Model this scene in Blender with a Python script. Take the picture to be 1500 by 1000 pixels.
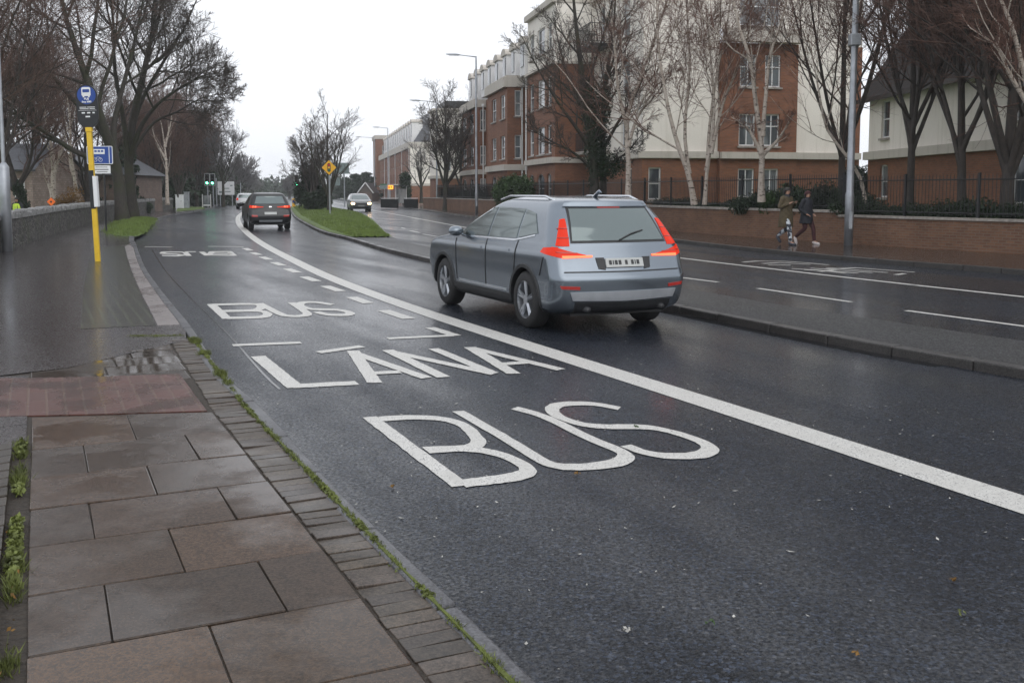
import bpy, bmesh, math, random
import numpy as np
from mathutils import Vector, Matrix, geometry
from mathutils.geometry import tessellate_polygon
R=math.radians
for o in list(bpy.data.objects): bpy.data.objects.remove(o)
SC=bpy.context.scene; COL=SC.collection
# ---------------- camera ----------------
F=1458.3; TH=R(5.3); H=1.72; PP=280+F*math.tan(TH)
cd=bpy.data.cameras.new('camera'); cam=bpy.data.objects.new('camera',cd); COL.objects.link(cam)
cd.sensor_width=36; cd.lens=35; cd.shift_y=-(500-PP)/1500; cd.clip_end=6000; cd.clip_start=.05
cam.location=(0,0,H); cam.rotation_euler=(R(90)-TH,0,0); SC.camera=cam
# ---------------- world, sun, exposure ----------------
w=bpy.data.worlds.new('World'); SC.world=w; w.use_nodes=True
nt=w.node_tree; nt.nodes.clear()
sky=nt.nodes.new('ShaderNodeTexSky'); sky.sky_type='NISHITA'; sky.sun_disc=False
SUN_EL=R(38); SUN_AZ=R(150)
sky.sun_elevation=SUN_EL; sky.sun_rotation=SUN_AZ; sky.air_density=1.5; sky.dust_density=6; sky.ozone_density=1
hs=nt.nodes.new('ShaderNodeHueSaturation'); hs.inputs['Saturation'].default_value=.10
mx=nt.nodes.new('ShaderNodeMix'); mx.data_type='RGBA'; mx.inputs[0].default_value=.90
mx.inputs[7].default_value=(8.0,8.25,8.75,1)
bg=nt.nodes.new('ShaderNodeBackground'); bg.inputs['Strength'].default_value=.10
ow=nt.nodes.new('ShaderNodeOutputWorld')
nt.links.new(sky.outputs[0],hs.inputs['Color']); nt.links.new(hs.outputs[0],mx.inputs[6])
nt.links.new(mx.outputs[2],bg.inputs['Color']); nt.links.new(bg.outputs[0],ow.inputs[0])
sd=bpy.data.lights.new('sun','SUN'); so=bpy.data.objects.new('sun',sd); COL.objects.link(so)
sd.energy=.5; sd.angle=R(60); sd.color=(1,.97,.93); so.location=(0,0,50)
sdir=Vector((math.sin(SUN_AZ)*math.cos(SUN_EL),math.cos(SUN_AZ)*math.cos(SUN_EL),math.sin(SUN_EL)))
so.rotation_euler=sdir.to_track_quat('Z','Y').to_euler()
SC.view_settings.view_transform='Standard'; SC.view_settings.look='None'
SC.view_settings.exposure=0.55; SC.view_settings.gamma=1.0; SC.view_settings.use_curve_mapping=False
SC.render.resolution_x=1024; SC.render.resolution_y=682

# ---------------- measuring helpers: photo point -> ground position / point at a distance ----------------
def G(px,py,z=0.0):
    x=(px-750)/F; y=-(py-PP)/F
    Y=math.cos(TH)+y*math.sin(TH); Z=-math.sin(TH)+y*math.cos(TH); t=(z-H)/Z
    return (x*t,Y*t)
def V(px,py,Y0):
    x=(px-750)/F; y=-(py-PP)/F
    Y=math.cos(TH)+y*math.sin(TH); Z=-math.sin(TH)+y*math.cos(TH); t=Y0/Y
    return (x*t,H+Z*t)
def WX(px,Y0): return V(px,280,Y0)[0]
AR=R(-25.4); RD=(math.sin(AR),math.cos(AR)); RT=(math.cos(AR),-math.sin(AR))
def TS(t,s): return (RT[0]*t+RD[0]*s, RT[1]*t+RD[1]*s)
def toTS(p): return (p[0]*RT[0]+p[1]*RT[1], p[0]*RD[0]+p[1]*RD[1])

# ---------------- object helpers ----------------
ORG={}
def root_of(o):
    while o.parent: o=o.parent
    return o
def tag(o,label=None,cat=None,group=None,kind=None):
    if label: o['label']=label
    if cat: o['category']=cat
    if group: o['group']=group
    if kind: o['kind']=kind
    return o
def thing(name,label,cat,loc=(0,0,0),rz=0,group=None,local=False):
    o=bpy.data.objects.new(name,None); COL.objects.link(o); o.location=loc; o.rotation_euler=(0,0,rz)
    o.empty_display_size=.2
    ORG[o.name]=(0,0,0) if local else tuple(loc)
    return tag(o,label,cat,group)
def copy_tree(o,parent=None):
    c=o.copy(); COL.objects.link(c); c.parent=parent
    for ch in [x for x in bpy.data.objects if x.parent==o]: copy_tree(ch,c)
    return c
class MB:
    def __init__(s): s.v=[]; s.f=[]; s.m=[]; s.uv=[]
    def face(s,pts,m=0,uv=None):
        b=len(s.v); s.v.extend([tuple(p) for p in pts]); s.f.append(list(range(b,b+len(pts)))); s.m.append(m)
        s.uv.append(uv)
    def box(s,c,size,rz=0,m=0,rot=None):
        hx,hy,hz=size[0]/2,size[1]/2,size[2]/2
        M=rot if rot is not None else Matrix.Rotation(rz,3,'Z')
        b=len(s.v)
        for dx,dy,dz in ((-1,-1,-1),(1,-1,-1),(1,1,-1),(-1,1,-1),(-1,-1,1),(1,-1,1),(1,1,1),(-1,1,1)):
            p=M@Vector((dx*hx,dy*hy,dz*hz)); s.v.append((p.x+c[0],p.y+c[1],p.z+c[2]))
        for f in ((0,3,2,1),(4,5,6,7),(0,1,5,4),(1,2,6,5),(2,3,7,6),(3,0,4,7)):
            s.f.append([b+i for i in f]); s.m.append(m); s.uv.append(None)
    def tube(s,pts,rad,n=8,m=0,cap=True):
        pts=[Vector(p) for p in pts]; k=len(pts)
        if not hasattr(rad,'__len__'): rad=[rad]*k
        b=len(s.v); up=None
        for i,p in enumerate(pts):
            t=(pts[min(i+1,k-1)]-pts[max(i-1,0)]).normalized()
            if up is None: up=Vector((0,0,1)) if abs(t.z)<.9 else Vector((1,0,0))
            a=t.cross(up).normalized(); c=a.cross(t).normalized(); up=c
            for j in range(n):
                q=p+(a*math.cos(2*math.pi*j/n)+c*math.sin(2*math.pi*j/n))*rad[i]; s.v.append(tuple(q))
        for i in range(k-1):
            for j in range(n):
                s.f.append([b+i*n+j,b+i*n+(j+1)%n,b+(i+1)*n+(j+1)%n,b+(i+1)*n+j][::-1]); s.m.append(m); s.uv.append(None)
        if cap:
            s.f.append([b+j for j in range(n)]); s.m.append(m); s.uv.append(None)
            s.f.append([b+(k-1)*n+j for j in range(n)][::-1]); s.m.append(m); s.uv.append(None)
    def prism(s,poly,z0,z1,m=0,side=True,bottom=False):
        n=len(poly); A=sum(poly[i][0]*poly[(i+1)%n][1]-poly[(i+1)%n][0]*poly[i][1] for i in range(n))
        if A<0: poly=poly[::-1]
        tri=tessellate_polygon([[Vector((p[0],p[1],0)) for p in poly]])
        b=len(s.v)
        for p in poly: s.v.append((p[0],p[1],z1))
        for t in tri:
            q=[poly[i] for i in t]; ar=(q[1][0]-q[0][0])*(q[2][1]-q[0][1])-(q[2][0]-q[0][0])*(q[1][1]-q[0][1])
            s.f.append([b+i for i in (t if ar>0 else t[::-1])]); s.m.append(m); s.uv.append(None)
        if side:
            c=len(s.v)
            for p in poly: s.v.append((p[0],p[1],z0))
            for i in range(n):
                j=(i+1)%n; s.f.append([c+i,c+j,b+j,b+i]); s.m.append(m)
                L=math.dist(poly[i],poly[j]); s.uv.append([(0,z0),(L,z0),(L,z1),(0,z1)])
            if bottom:
                for t in tri:
                    s.f.append([c+i for i in t]); s.m.append(m); s.uv.append(None)
    def grid(s,P,m=0,flip=False):
        b=len(s.v); a=len(P); c=len(P[0])
        for row in P:
            for p in row: s.v.append(tuple(p))
        for i in range(a-1):
            for j in range(c-1):
                f=[b+i*c+j,b+i*c+j+1,b+(i+1)*c+j+1,b+(i+1)*c+j]
                s.f.append(f[::-1] if flip else f); s.m.append(m); s.uv.append(None)
    def disc(s,c,r,ax,n=24,m=0,thick=.01):
        ax=Vector(ax).normalized(); s.tube([Vector(c)-ax*thick/2,Vector(c)+ax*thick/2],r,n,m)
    def build(s,name,mats,parent=None,smooth=False,bevel=0,merge=False,auto=None):
        if not isinstance(mats,(list,tuple)): mats=[mats]
        me=bpy.data.meshes.new(name); off=ORG[root_of(parent).name] if parent else (0,0,0)
        if any(off): vs=[(v[0]-off[0],v[1]-off[1],v[2]-off[2]) for v in s.v]
        else: vs=s.v
        me.from_pydata(vs,[],s.f)
        for m in mats: me.materials.append(m)
        if len(mats)>1: me.polygons.foreach_set('material_index',s.m)
        if any(u is not None for u in s.uv):
            ul=me.uv_layers.new(name='UVMap'); k=0; flat=[]
            for f,u in zip(s.f,s.uv):
                if u is None: flat.extend([0.0]*(2*len(f)))
                else:
                    for q in u: flat.extend(q)
            ul.data.foreach_set('uv',flat)
        if smooth: me.polygons.foreach_set('use_smooth',[True]*len(me.polygons))
        o=bpy.data.objects.new(name,me); COL.objects.link(o)
        if merge or auto:
            bm=bmesh.new(); bm.from_mesh(me); bmesh.ops.remove_doubles(bm,verts=bm.verts,dist=.0004)
            bmesh.ops.recalc_face_normals(bm,faces=bm.faces)
            bm.to_mesh(me); bm.free()
        if bevel:
            b=o.modifiers.new('bevel','BEVEL'); b.width=bevel; b.segments=2; b.limit_method='ANGLE'; b.angle_limit=R(40)
        if auto:
            me.polygons.foreach_set('use_smooth',[True]*len(me.polygons)); me.set_sharp_from_angle(angle=R(auto))
        if parent: o.parent=parent
        me.update(); return o
def struct(name,mb,m,**k): return tag(mb.build(name,m,**k),kind='structure')
def smooth_line(pts,n=6):
    out=[]; P=[pts[0]]+list(pts)+[pts[-1]]
    for i in range(1,len(P)-2):
        a,b,c,d=P[i-1],P[i],P[i+1],P[i+2]
        for k in range(n):
            t=k/n
            out.append(tuple(.5*((2*b[j])+(-a[j]+c[j])*t+(2*a[j]-5*b[j]+4*c[j]-d[j])*t*t+(-a[j]+3*b[j]-3*c[j]+d[j])*t**3) for j in range(len(b))))
    out.append(tuple(pts[-1])); return out
def offset_line(pts,d):   # positive: to the right of travel
    out=[]
    for i,p in enumerate(pts):
        a=pts[max(i-1,0)]; b=pts[min(i+1,len(pts)-1)]; dx,dy=b[0]-a[0],b[1]-a[1]; L=math.hypot(dx,dy) or 1
        out.append((p[0]+dy/L*d,p[1]-dx/L*d))
    return out

# ---------------- materials ----------------
def nm(name):
    m=bpy.data.materials.new(name); m.use_nodes=True; t=m.node_tree; b=t.nodes['Principled BSDF']; return m,t,b
def N(t,ty,**k):
    n=t.nodes.new(ty)
    for a,v in k.items():
        if a in n.inputs.keys() if isinstance(a,str) else False: n.inputs[a].default_value=v
        else: setattr(n,a,v)
    return n
def coords(t,rz=0,scale=(1,1,1),kind='Object'):
    tc=t.nodes.new('ShaderNodeTexCoord'); mp=t.nodes.new('ShaderNodeMapping'); mp.inputs['Rotation'].default_value=(0,0,rz); t.links.new(tc.outputs[kind],mp.inputs[0])
    if tuple(scale)!=(1,1,1):
        m2=t.nodes.new('ShaderNodeMapping'); m2.inputs['Scale'].default_value=scale; t.links.new(mp.outputs[0],m2.inputs[0]); return m2.outputs[0]
    return mp.outputs[0]
def noise(t,vec,scale,detail=4,rough=.55):
    n=t.nodes.new('ShaderNodeTexNoise'); n.inputs['Scale'].default_value=scale; n.inputs['Detail'].default_value=detail
    n.inputs['Roughness'].default_value=rough; t.links.new(vec,n.inputs['Vector']); return n.outputs['Fac']
def ramp(t,fac,stops,interp='LINEAR'):
    r=t.nodes.new('ShaderNodeValToRGB'); e=r.color_ramp; e.interpolation=interp
    while len(e.elements)<len(stops): e.elements.new(.5)
    for q,(p,c) in zip(e.elements,stops):
        q.position=p; q.color=(c,c,c,1) if not hasattr(c,'__len__') else (*c[:3],1)
    t.links.new(fac,r.inputs[0]); return r.outputs[0]
def mixc(t,fac,a,b,blend='MIX'):
    n=t.nodes.new('ShaderNodeMix'); n.data_type='RGBA'; n.blend_type=blend
    for s,v in ((0,fac),(6,a),(7,b)):
        if hasattr(v,'links') or hasattr(v,'is_linked'): t.links.new(v,n.inputs[s])
        elif s==0: n.inputs[0].default_value=v
        else: n.inputs[s].default_value=(*v[:3],1) if hasattr(v,'__len__') else (v,v,v,1)
    return n.outputs[2]
def mth(t,op,a,b=0):
    n=t.nodes.new('ShaderNodeMath'); n.operation=op
    for s,v in ((0,a),(1,b)):
        if hasattr(v,'is_linked'): t.links.new(v,n.inputs[s])
        else: n.inputs[s].default_value=v
    return n.outputs[0]
def bump(t,b,h,strength=.5,dist=.01,prev=None):
    n=t.nodes.new('ShaderNodeBump')
    if hasattr(strength,'is_linked'): t.links.new(strength,n.inputs['Strength'])
    else: n.inputs['Strength'].default_value=strength
    n.inputs['Distance'].default_value=dist
    t.links.new(h,n.inputs['Height'])
    if prev is not None: t.links.new(prev,n.inputs['Normal'])
    t.links.new(n.outputs[0],b.inputs['Normal']); return n.outputs[0]
def simple(name,col,rough=.5,metal=0,var=.25,scale=8,bs=0,bscale=60,bd=.003,emis=None,coat=0,spec=.5):
    m,t,b=nm(name); b.inputs['Roughness'].default_value=rough; b.inputs['Metallic'].default_value=metal
    b.inputs['Specular IOR Level'].default_value=spec
    v=coords(t)
    if var:
        n=noise(t,v,scale,5); c=mixc(t,ramp(t,n,[(.3,0),(.7,1)]),[x*(1-var) for x in col],[min(1,x*(1+var)) for x in col])
        t.links.new(c,b.inputs['Base Color'])
    else: b.inputs['Base Color'].default_value=(*col,1)
    if coat: b.inputs['Coat Weight'].default_value=coat; b.inputs['Coat Roughness'].default_value=.04
    if bs: bump(t,b,noise(t,v,bscale,4),bs,bd)
    if emis: b.inputs['Emission Color'].default_value=(*emis[0],1); b.inputs['Emission Strength'].default_value=emis[1]
    return m
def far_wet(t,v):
    # water film made stronger with distance, adding sheen to the far road
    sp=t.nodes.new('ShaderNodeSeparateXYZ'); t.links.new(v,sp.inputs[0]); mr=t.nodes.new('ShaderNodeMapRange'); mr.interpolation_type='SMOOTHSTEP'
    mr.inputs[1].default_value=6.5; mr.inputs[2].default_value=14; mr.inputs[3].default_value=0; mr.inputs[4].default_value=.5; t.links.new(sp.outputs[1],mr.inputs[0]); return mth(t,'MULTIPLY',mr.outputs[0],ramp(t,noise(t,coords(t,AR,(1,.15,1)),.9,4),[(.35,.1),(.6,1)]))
def asphalt(name,col,wet_lo,wet_hi,dry_r,wet_r,tint=(0,0,0),agg=1.0,bumpd=.004,patch=.5,spec=.25,coat=.35,streak=.22):
    m,t,b=nm(name); v=coords(t); vr=coords(t,AR,(1,streak,1)); b.inputs['Specular IOR Level'].default_value=spec
    ag=t.nodes.new('ShaderNodeTexVoronoi'); ag.inputs['Scale'].default_value=78; t.links.new(v,ag.inputs['Vector'])
    fine=noise(t,v,170,3,.7); mid=noise(t,v,2.2,5,.6); big=noise(t,vr,.55,5,.6); lane=noise(t,coords(t,AR,(1,.03,1)),1.15,3,.5)
    sep=t.nodes.new('ShaderNodeSeparateColor'); t.links.new(ag.outputs['Color'],sep.inputs[0])
    c=mixc(t,ramp(t,sep.outputs[0],[(.25,0),(.8,.35),(1,1)]),[x*.35 for x in col],[x*5.2*agg for x in col])
    c=mixc(t,ramp(t,mid,[(.3,0),(.7,1)]),c,mixc(t,.5,c,[x*.7+y for x,y in zip(col,tint)]))
    c=mixc(t,ramp(t,lane,[(.40,.0),(.62,.35)]),c,[x*.5 for x in col])
    spk=ramp(t,sep.outputs[1],[(.975,0),(.99,1)]); c=mixc(t,mth(t,'MULTIPLY',spk,.4),c,(.16,.16,.17))
    t.links.new(c,b.inputs['Base Color'])
    wet=ramp(t,mth(t,'ADD',mth(t,'ADD',mth(t,'MULTIPLY',big,.42),mth(t,'MULTIPLY',mid,.13)),mth(t,'MULTIPLY',lane,.45)),[(wet_lo,0),(wet_hi,1)])
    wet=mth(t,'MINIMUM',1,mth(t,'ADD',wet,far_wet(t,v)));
    r=mixc(t,wet,dry_r,wet_r); r=mixc(t,mth(t,'MULTIPLY',fine,.25),r,.7); r=mth(t,'ADD',r,mth(t,'MULTIPLY',mth(t,'SUBTRACT',sep.outputs[2],.5),.34))
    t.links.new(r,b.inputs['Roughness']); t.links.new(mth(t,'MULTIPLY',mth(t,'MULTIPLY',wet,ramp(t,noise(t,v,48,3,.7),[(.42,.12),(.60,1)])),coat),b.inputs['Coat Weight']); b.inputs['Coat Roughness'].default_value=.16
    h=mth(t,'ADD',mth(t,'MULTIPLY',ag.outputs['Distance'],1.0),mth(t,'MULTIPLY',fine,.5))
    bump(t,b,h,mixc(t,wet,.9,patch),bumpd)
    n=t.nodes.new('ShaderNodeBump'); n.inputs['Strength'].default_value=.12; n.inputs['Distance'].default_value=.004; t.links.new(noise(t,v,30,3),n.inputs['Height']); t.links.new(n.outputs[0],b.inputs['Coat Normal'])
    return m
def brickm(name,c1,c2,mort,sx=.225,sy=.075,mw=.010,stain=(.5,.42,.36),rough=.75,uv=True,bumpd=.006,wetlow=True):
    m,t,b=nm(name); v=coords(t,0,(1,1,1),'UV' if uv else 'Object')
    br=t.nodes.new('ShaderNodeTexBrick'); br.inputs['Scale'].default_value=1; br.inputs['Brick Width'].default_value=sx
    br.inputs['Row Height'].default_value=sy; br.inputs['Mortar Size'].default_value=mw; br.inputs['Mortar Smooth'].default_value=.3
    br.inputs['Color1'].default_value=(*c1,1); br.inputs['Color2'].default_value=(*c2,1); br.inputs['Mortar'].default_value=(*mort,1)
    t.links.new(v,br.inputs['Vector'])
    n=noise(t,v,.9,6,.65); n2=noise(t,v,14,4)
    c=mixc(t,ramp(t,n,[(.3,.0),(.75,.75)]),br.outputs[0],mixc(t,1,br.outputs[0],stain,'MULTIPLY'))
    c=mixc(t,ramp(t,n2,[(.62,0),(.75,.5)]),c,mort)
    t.links.new(c,b.inputs['Base Color']); b.inputs['Roughness'].default_value=rough
    inv=mth(t,'SUBTRACT',1,br.outputs['Fac']); bump(t,b,mth(t,'ADD',inv,mth(t,'MULTIPLY',n2,.3)),.6,bumpd); return m
M={}
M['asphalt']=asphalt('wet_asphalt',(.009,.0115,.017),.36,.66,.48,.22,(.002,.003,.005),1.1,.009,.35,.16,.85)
M['asphalt2']=asphalt('wet_asphalt_far_road',(.014,.0155,.020),.42,.62,.50,.30,(.004,.005,.007),1.0,.003,.4)
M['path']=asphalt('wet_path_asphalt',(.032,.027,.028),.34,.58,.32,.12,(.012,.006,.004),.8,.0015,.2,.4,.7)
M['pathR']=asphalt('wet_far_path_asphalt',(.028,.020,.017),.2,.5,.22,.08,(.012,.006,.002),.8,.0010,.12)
M['median']=asphalt('median_asphalt',(.024,.024,.025),.5,.8,.55,.35,(.006,.007,.003),1.0,.004,.6)
def stone(name,a,b_,rough=(.5,.18),bs=.3,sc=1.6,lo=.4,hi=.62,spots=True):
    m,t,b=nm(name); b.inputs['Specular IOR Level'].default_value=.30; v=coords(t); n=noise(t,v,sc,6,.6); f=noise(t,v,70,4,.8); g=noise(t,v,9,5,.6)
    c=mixc(t,ramp(t,n,[(.3,0),(.7,1)]),a,b_); c=mixc(t,ramp(t,g,[(.40,0),(.62,.65)]),c,[x*.40 for x in a]); c=mixc(t,ramp(t,noise(t,v,38,2),[(.66,0),(.70,.5)]),c,[x*.4 for x in a])
    c=mixc(t,ramp(t,f,[(.42,0),(.62,.8)]),c,[min(1,x*2.0) for x in b_])
    at=t.nodes.new('ShaderNodeAttribute'); at.attribute_name='tint'
    c=mixc(t,.85,c,at.outputs['Color'],'MULTIPLY') if spots else c
    t.links.new(c,b.inputs['Base Color'])
    wet=ramp(t,noise(t,v,1.1,5,.6),[(lo,0),(hi,1)]); r=mixc(t,wet,rough[0],rough[1]); t.links.new(r,b.inputs['Roughness'])
    bump(t,b,mth(t,'ADD',f,mth(t,'MULTIPLY',g,1.2)),mixc(t,wet,bs,bs*.25),.004); return m
M['slab']=stone('wet_paving_slab',(.027,.017,.011),(.050,.034,.025),(.52,.15),.5,1.0,.42,.56)
M['flag']=stone('puddled_flagstone',(.032,.026,.022),(.055,.047,.042),(.22,.02),.05,1.1,.36,.48)
M['kerb']=stone('wet_kerb_stone',(.036,.036,.038),(.066,.066,.072),(.45,.26),.4,2,spots=False)
M['kerbflag']=stone('pale_kerb_flag',(.11,.095,.092),(.18,.16,.155),(.4,.2),.3,2,spots=False)
M['kerbdark']=stone('dark_kerb_stone',(.022,.021,.021),(.045,.042,.040),(.5,.3),.5,2,spots=False)
M['sett']=stone('brick_sett',(.026,.021,.017),(.046,.037,.030),(.5,.28),.5,3)
M['soil']=simple('wet_soil',(.03,.022,.015),.8,var=.5,scale=30,bs=1,bscale=40,bd=.02)
M['grass']=simple('mown_grass',(.10,.150,.030),.7,var=.35,scale=1.3,bs=1,bscale=25,bd=.05)
M['blade']=simple('grass_blade',(.125,.175,.040),.6,var=.35,scale=2,spec=.3)
M['weed']=simple('weed_leaf',(.11,.13,.035),.6,var=.7,scale=9,spec=.3)
M['moss']=simple('moss',(.09,.11,.02),.9,var=.5,scale=12,bs=1,bscale=80,bd=.01)
def paintm():
    m,t,b=nm('worn_road_paint'); v=coords(t); n=noise(t,v,85,3,.8); g=noise(t,v,5,4,.6)
    ridge=noise(t,coords(t,AR,(1,14,1)),3,3,.6)
    c=mixc(t,ramp(t,g,[(.3,0),(.7,1)]),(.46,.45,.42),(.60,.59,.56)); c=mixc(t,ramp(t,ridge,[(.55,0),(.75,.35)]),c,(.28,.27,.25))
    k=ramp(t,mth(t,'ADD',n,mth(t,'MULTIPLY',g,.25)),[(.69,0),(.735,.85)]); c=mixc(t,k,c,(.06,.06,.062))
    t.links.new(c,b.inputs['Base Color']); b.inputs['Roughness'].default_value=.45
    bump(t,b,mth(t,'ADD',n,ridge),.5,.003); return m
M['paint']=paintm()
def tactile():
    m,t,b=nm('tactile_paver'); v=coords(t,AR-R(90))
    br=t.nodes.new('ShaderNodeTexBrick'); t.links.new(v,br.inputs['Vector']); br.inputs['Scale'].default_value=1
    br.inputs['Brick Width'].default_value=.40; br.inputs['Row Height'].default_value=.13; br.offset=0
    br.inputs['Mortar Size'].default_value=.009; br.inputs['Mortar Smooth'].default_value=.2
    br.inputs['Color1'].default_value=(.085,.026,.018,1); br.inputs['Color2'].default_value=(.062,.022,.016,1); br.inputs['Mortar'].default_value=(.10,.05,.032,1)
    wv=t.nodes.new('ShaderNodeTexWave'); wv.wave_type='BANDS'; wv.bands_direction='X'; wv.inputs['Scale'].default_value=9; t.links.new(v,wv.inputs['Vector'])
    n=noise(t,v,2.5,5); c=mixc(t,ramp(t,n,[(.45,0),(.7,.6)]),br.outputs[0],(.024,.016,.013)); t.links.new(c,b.inputs['Base Color'])
    t.links.new(mixc(t,ramp(t,n,[(.42,0),(.6,1)]),.4,.12),b.inputs['Roughness'])
    h=mth(t,'ADD',mth(t,'MULTIPLY',wv.outputs['Fac'],.5),mth(t,'SUBTRACT',1,br.outputs['Fac'])); bump(t,b,h,.8,.010); return m
M['tactile']=tactile()
M['brick']=brickm('red_brick',(.27,.100,.044),(.19,.070,.034),(.18,.115,.08),stain=(.62,.55,.52))
M['brickdark']=brickm('garden_wall_brick',(.22,.105,.055),(.15,.07,.04),(.18,.135,.10),stain=(.5,.46,.42))
M['ashstone']=brickm('pale_stone_masonry',(.46,.36,.32),(.31,.23,.20),(.28,.24,.21),.28,.14,.02)
M['redstone']=brickm('brown_stone_masonry',(.22,.15,.125),(.15,.105,.09),(.14,.12,.10),.26,.13,.02)
def render_m(name,a,stain):
    m,t,b=nm(name); v=coords(t); n=noise(t,v,.6,6,.65); n2=noise(t,coords(t,0,(2.2,2.2,.25)),1.6,5,.6)
    c=mixc(t,ramp(t,n2,[(.5,0),(.8,.6)]),a,stain); c=mixc(t,ramp(t,n,[(.35,0),(.8,.35)]),c,[x*.85 for x in a])
    t.links.new(c,b.inputs['Base Color']); b.inputs['Roughness'].default_value=.8; bump(t,b,noise(t,v,50,4),.2,.004); return m
M['cream']=render_m('cream_render',(.80,.755,.69),(.52,.47,.40)); M['band']=render_m('stone_band',(.52,.48,.43),(.28,.26,.21))
M['white']=render_m('white_render',(.74,.73,.73),(.5,.5,.5))
M['slate']=brickm('roof_slate',(.085,.09,.105),(.06,.064,.075),(.03,.03,.035),.3,.22,.008,(.8,.8,.8),.45)
M['tiles']=brickm('brown_roof_tile',(.034,.025,.023),(.022,.017,.017),(.018,.015,.015),.28,.22,.01,(.7,.7,.7),.92)
M['frame']=simple('white_window_frame',(.72,.72,.72),.4,var=.06); M['sill']=simple('stone_sill',(.30,.27,.24),.7,var=.3)
M['door']=simple('dark_door',(.05,.05,.06),.4)
def glassm(name,a,b_):
    m,t,b=nm(name); v=coords(t,0,(.8,.8,.35)); n=noise(t,v,1.4,2); c=mixc(t,ramp(t,n,[(.45,0),(.55,1)]),a,b_); t.links.new(c,b.inputs['Base Color'])
    b.inputs['Roughness'].default_value=.05; b.inputs['Specular IOR Level'].default_value=.8; return m
M['pane']=glassm('window_pane',(.045,.055,.065),(.16,.18,.19)); M['pane2']=glassm('curtained_pane',(.15,.17,.18),(.34,.35,.35))
M['galv']=simple('galvanised_steel',(.36,.38,.41),.42,.6,var=.2,scale=3); M['blackm']=simple('black_paint',(.012,.013,.015),.4,var=.2)
M['yellow']=simple('yellow_pole_paint',(.72,.47,.03),.35,var=.08); M['blue']=simple('sign_blue',(.012,.055,.28),.35,var=.05)
M['signwhite']=simple('sign_white',(.75,.76,.78),.4,var=.03); M['signblack']=simple('sign_black',(.012,.013,.017),.35,var=.1)
M['signyellow']=simple('sign_yellow',(.80,.42,.015),.4,var=.05); M['orange']=simple('sign_orange',(.85,.16,.015),.45,var=.05)
M['red']=simple('sign_red',(.55,.02,.015),.4,var=.05); M['signgreen']=simple('sign_green',(.03,.16,.09),.4,var=.05); M['signback']=simple('sign_back_grey',(.20,.25,.25),.5,var=.1)
M['amber']=simple('amber_lamp',(.8,.25,.02),.4,emis=((1,.32,.03),1.6),var=0); M['greenlamp']=simple('green_signal_lamp',(.1,.8,.5),.3,emis=((.12,1,.5),9),var=0)
M['lampoff']=simple('unlit_signal_lens',(.03,.02,.02),.2,var=0)
def barkm(name,a,b_,sc=14,spot=None,zs=1,moss=None):
    m,t,b=nm(name); v=coords(t,0,(1,1,zs)); n=noise(t,v,sc,5,.65); c=mixc(t,ramp(t,n,[(.35,0),(.65,1)]),a,b_)
    if moss: c=mixc(t,ramp(t,noise(t,coords(t),1.3,3),[(.45,0),(.6,.8)]),c,moss)
    if spot: c=mixc(t,ramp(t,noise(t,coords(t,0,(1,1,2.5)),5,4,.7),[(.55,0),(.62,1)]),c,spot)
    t.links.new(c,b.inputs['Base Color']); b.inputs['Roughness'].default_value=.8; bump(t,b,n,.8,.02); return m
M['bark']=barkm('grey_bark',(.022,.019,.016),(.046,.038,.030),14,None,.3,(.032,.035,.015)); M['twig']=barkm('brown_twig',(.045,.035,.029),(.072,.056,.045),3)
M['barkd']=barkm('dark_bark',(.030,.025,.022),(.060,.048,.040),14,None,.3); M['twigr']=barkm('red_brown_twig',(.085,.046,.036),(.130,.076,.058),3)
M['birch']=barkm('birch_bark',(.36,.30,.25),(.52,.46,.40),10,(.07,.05,.04),.4); M['twigb']=barkm('birch_twig',(.11,.055,.04),(.17,.09,.065),3)
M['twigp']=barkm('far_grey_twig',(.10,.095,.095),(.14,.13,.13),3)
M['leafd']=simple('dark_evergreen_leaf',(.018,.035,.014),.5,var=.6,scale=1.5,spec=.3); M['leafm']=simple('mid_green_leaf',(.04,.075,.022),.5,var=.6,scale=1.5,spec=.3)
M['leafy']=simple('yellow_green_leaf',(.14,.16,.05),.5,var=.6,scale=2,spec=.3); M['leafo']=simple('rusty_leaf',(.20,.11,.03),.6,var=.6,scale=2,spec=.2)
# ================= GROUND, ROADS, PATHS =================
rnd=random.Random(7)
PZ=.11
def back(p,q,L):  # extend a line from q back through p by L metres
    dx,dy=p[0]-q[0],p[1]-q[1]; d=math.hypot(dx,dy); return (p[0]+dx/d*L,p[1]+dy/d*L)
KLn=[TS(1.43,-6),TS(1.43,1),TS(1.42,3.5)]+[G(*p,PZ) for p in [(496,718),(386,600),(327,547),(288,490),(270,466),(240,430),(216,397),(207,379),(199.5,358),(196,350),(203,339),(232,320),(266,312)]]
KLn=KLn+[(-29.9,100),(-36,122),(-43,155),(-56,220),(-80,360),(-110,550)]
KL=smooth_line(KLn,5)
FKn=[back(G(1500,403),G(1367,393),14),G(1500,403),G(1367,393),G(1233,382),G(1133,372),G(1000,357),G(697,320),(-9.97,97),(-17,128),(-24,160),(-36,215),(-62,345),(-100,530)]
FKn[1]=(10.7,20.0); FKn[0]=(17.2,7.5)
FK=smooth_line(FKn,5)
mb=MB(); mb.prism([(-3000,-400),(3000,-400),(3000,3000),(-3000,3000)],-1,-.03,side=False)
struct('ground',mb,M['grass'])
mb=MB(); mb.prism(KL+FK[::-1],-.1,0,side=False); struct('road',mb,M['asphalt'])
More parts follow.
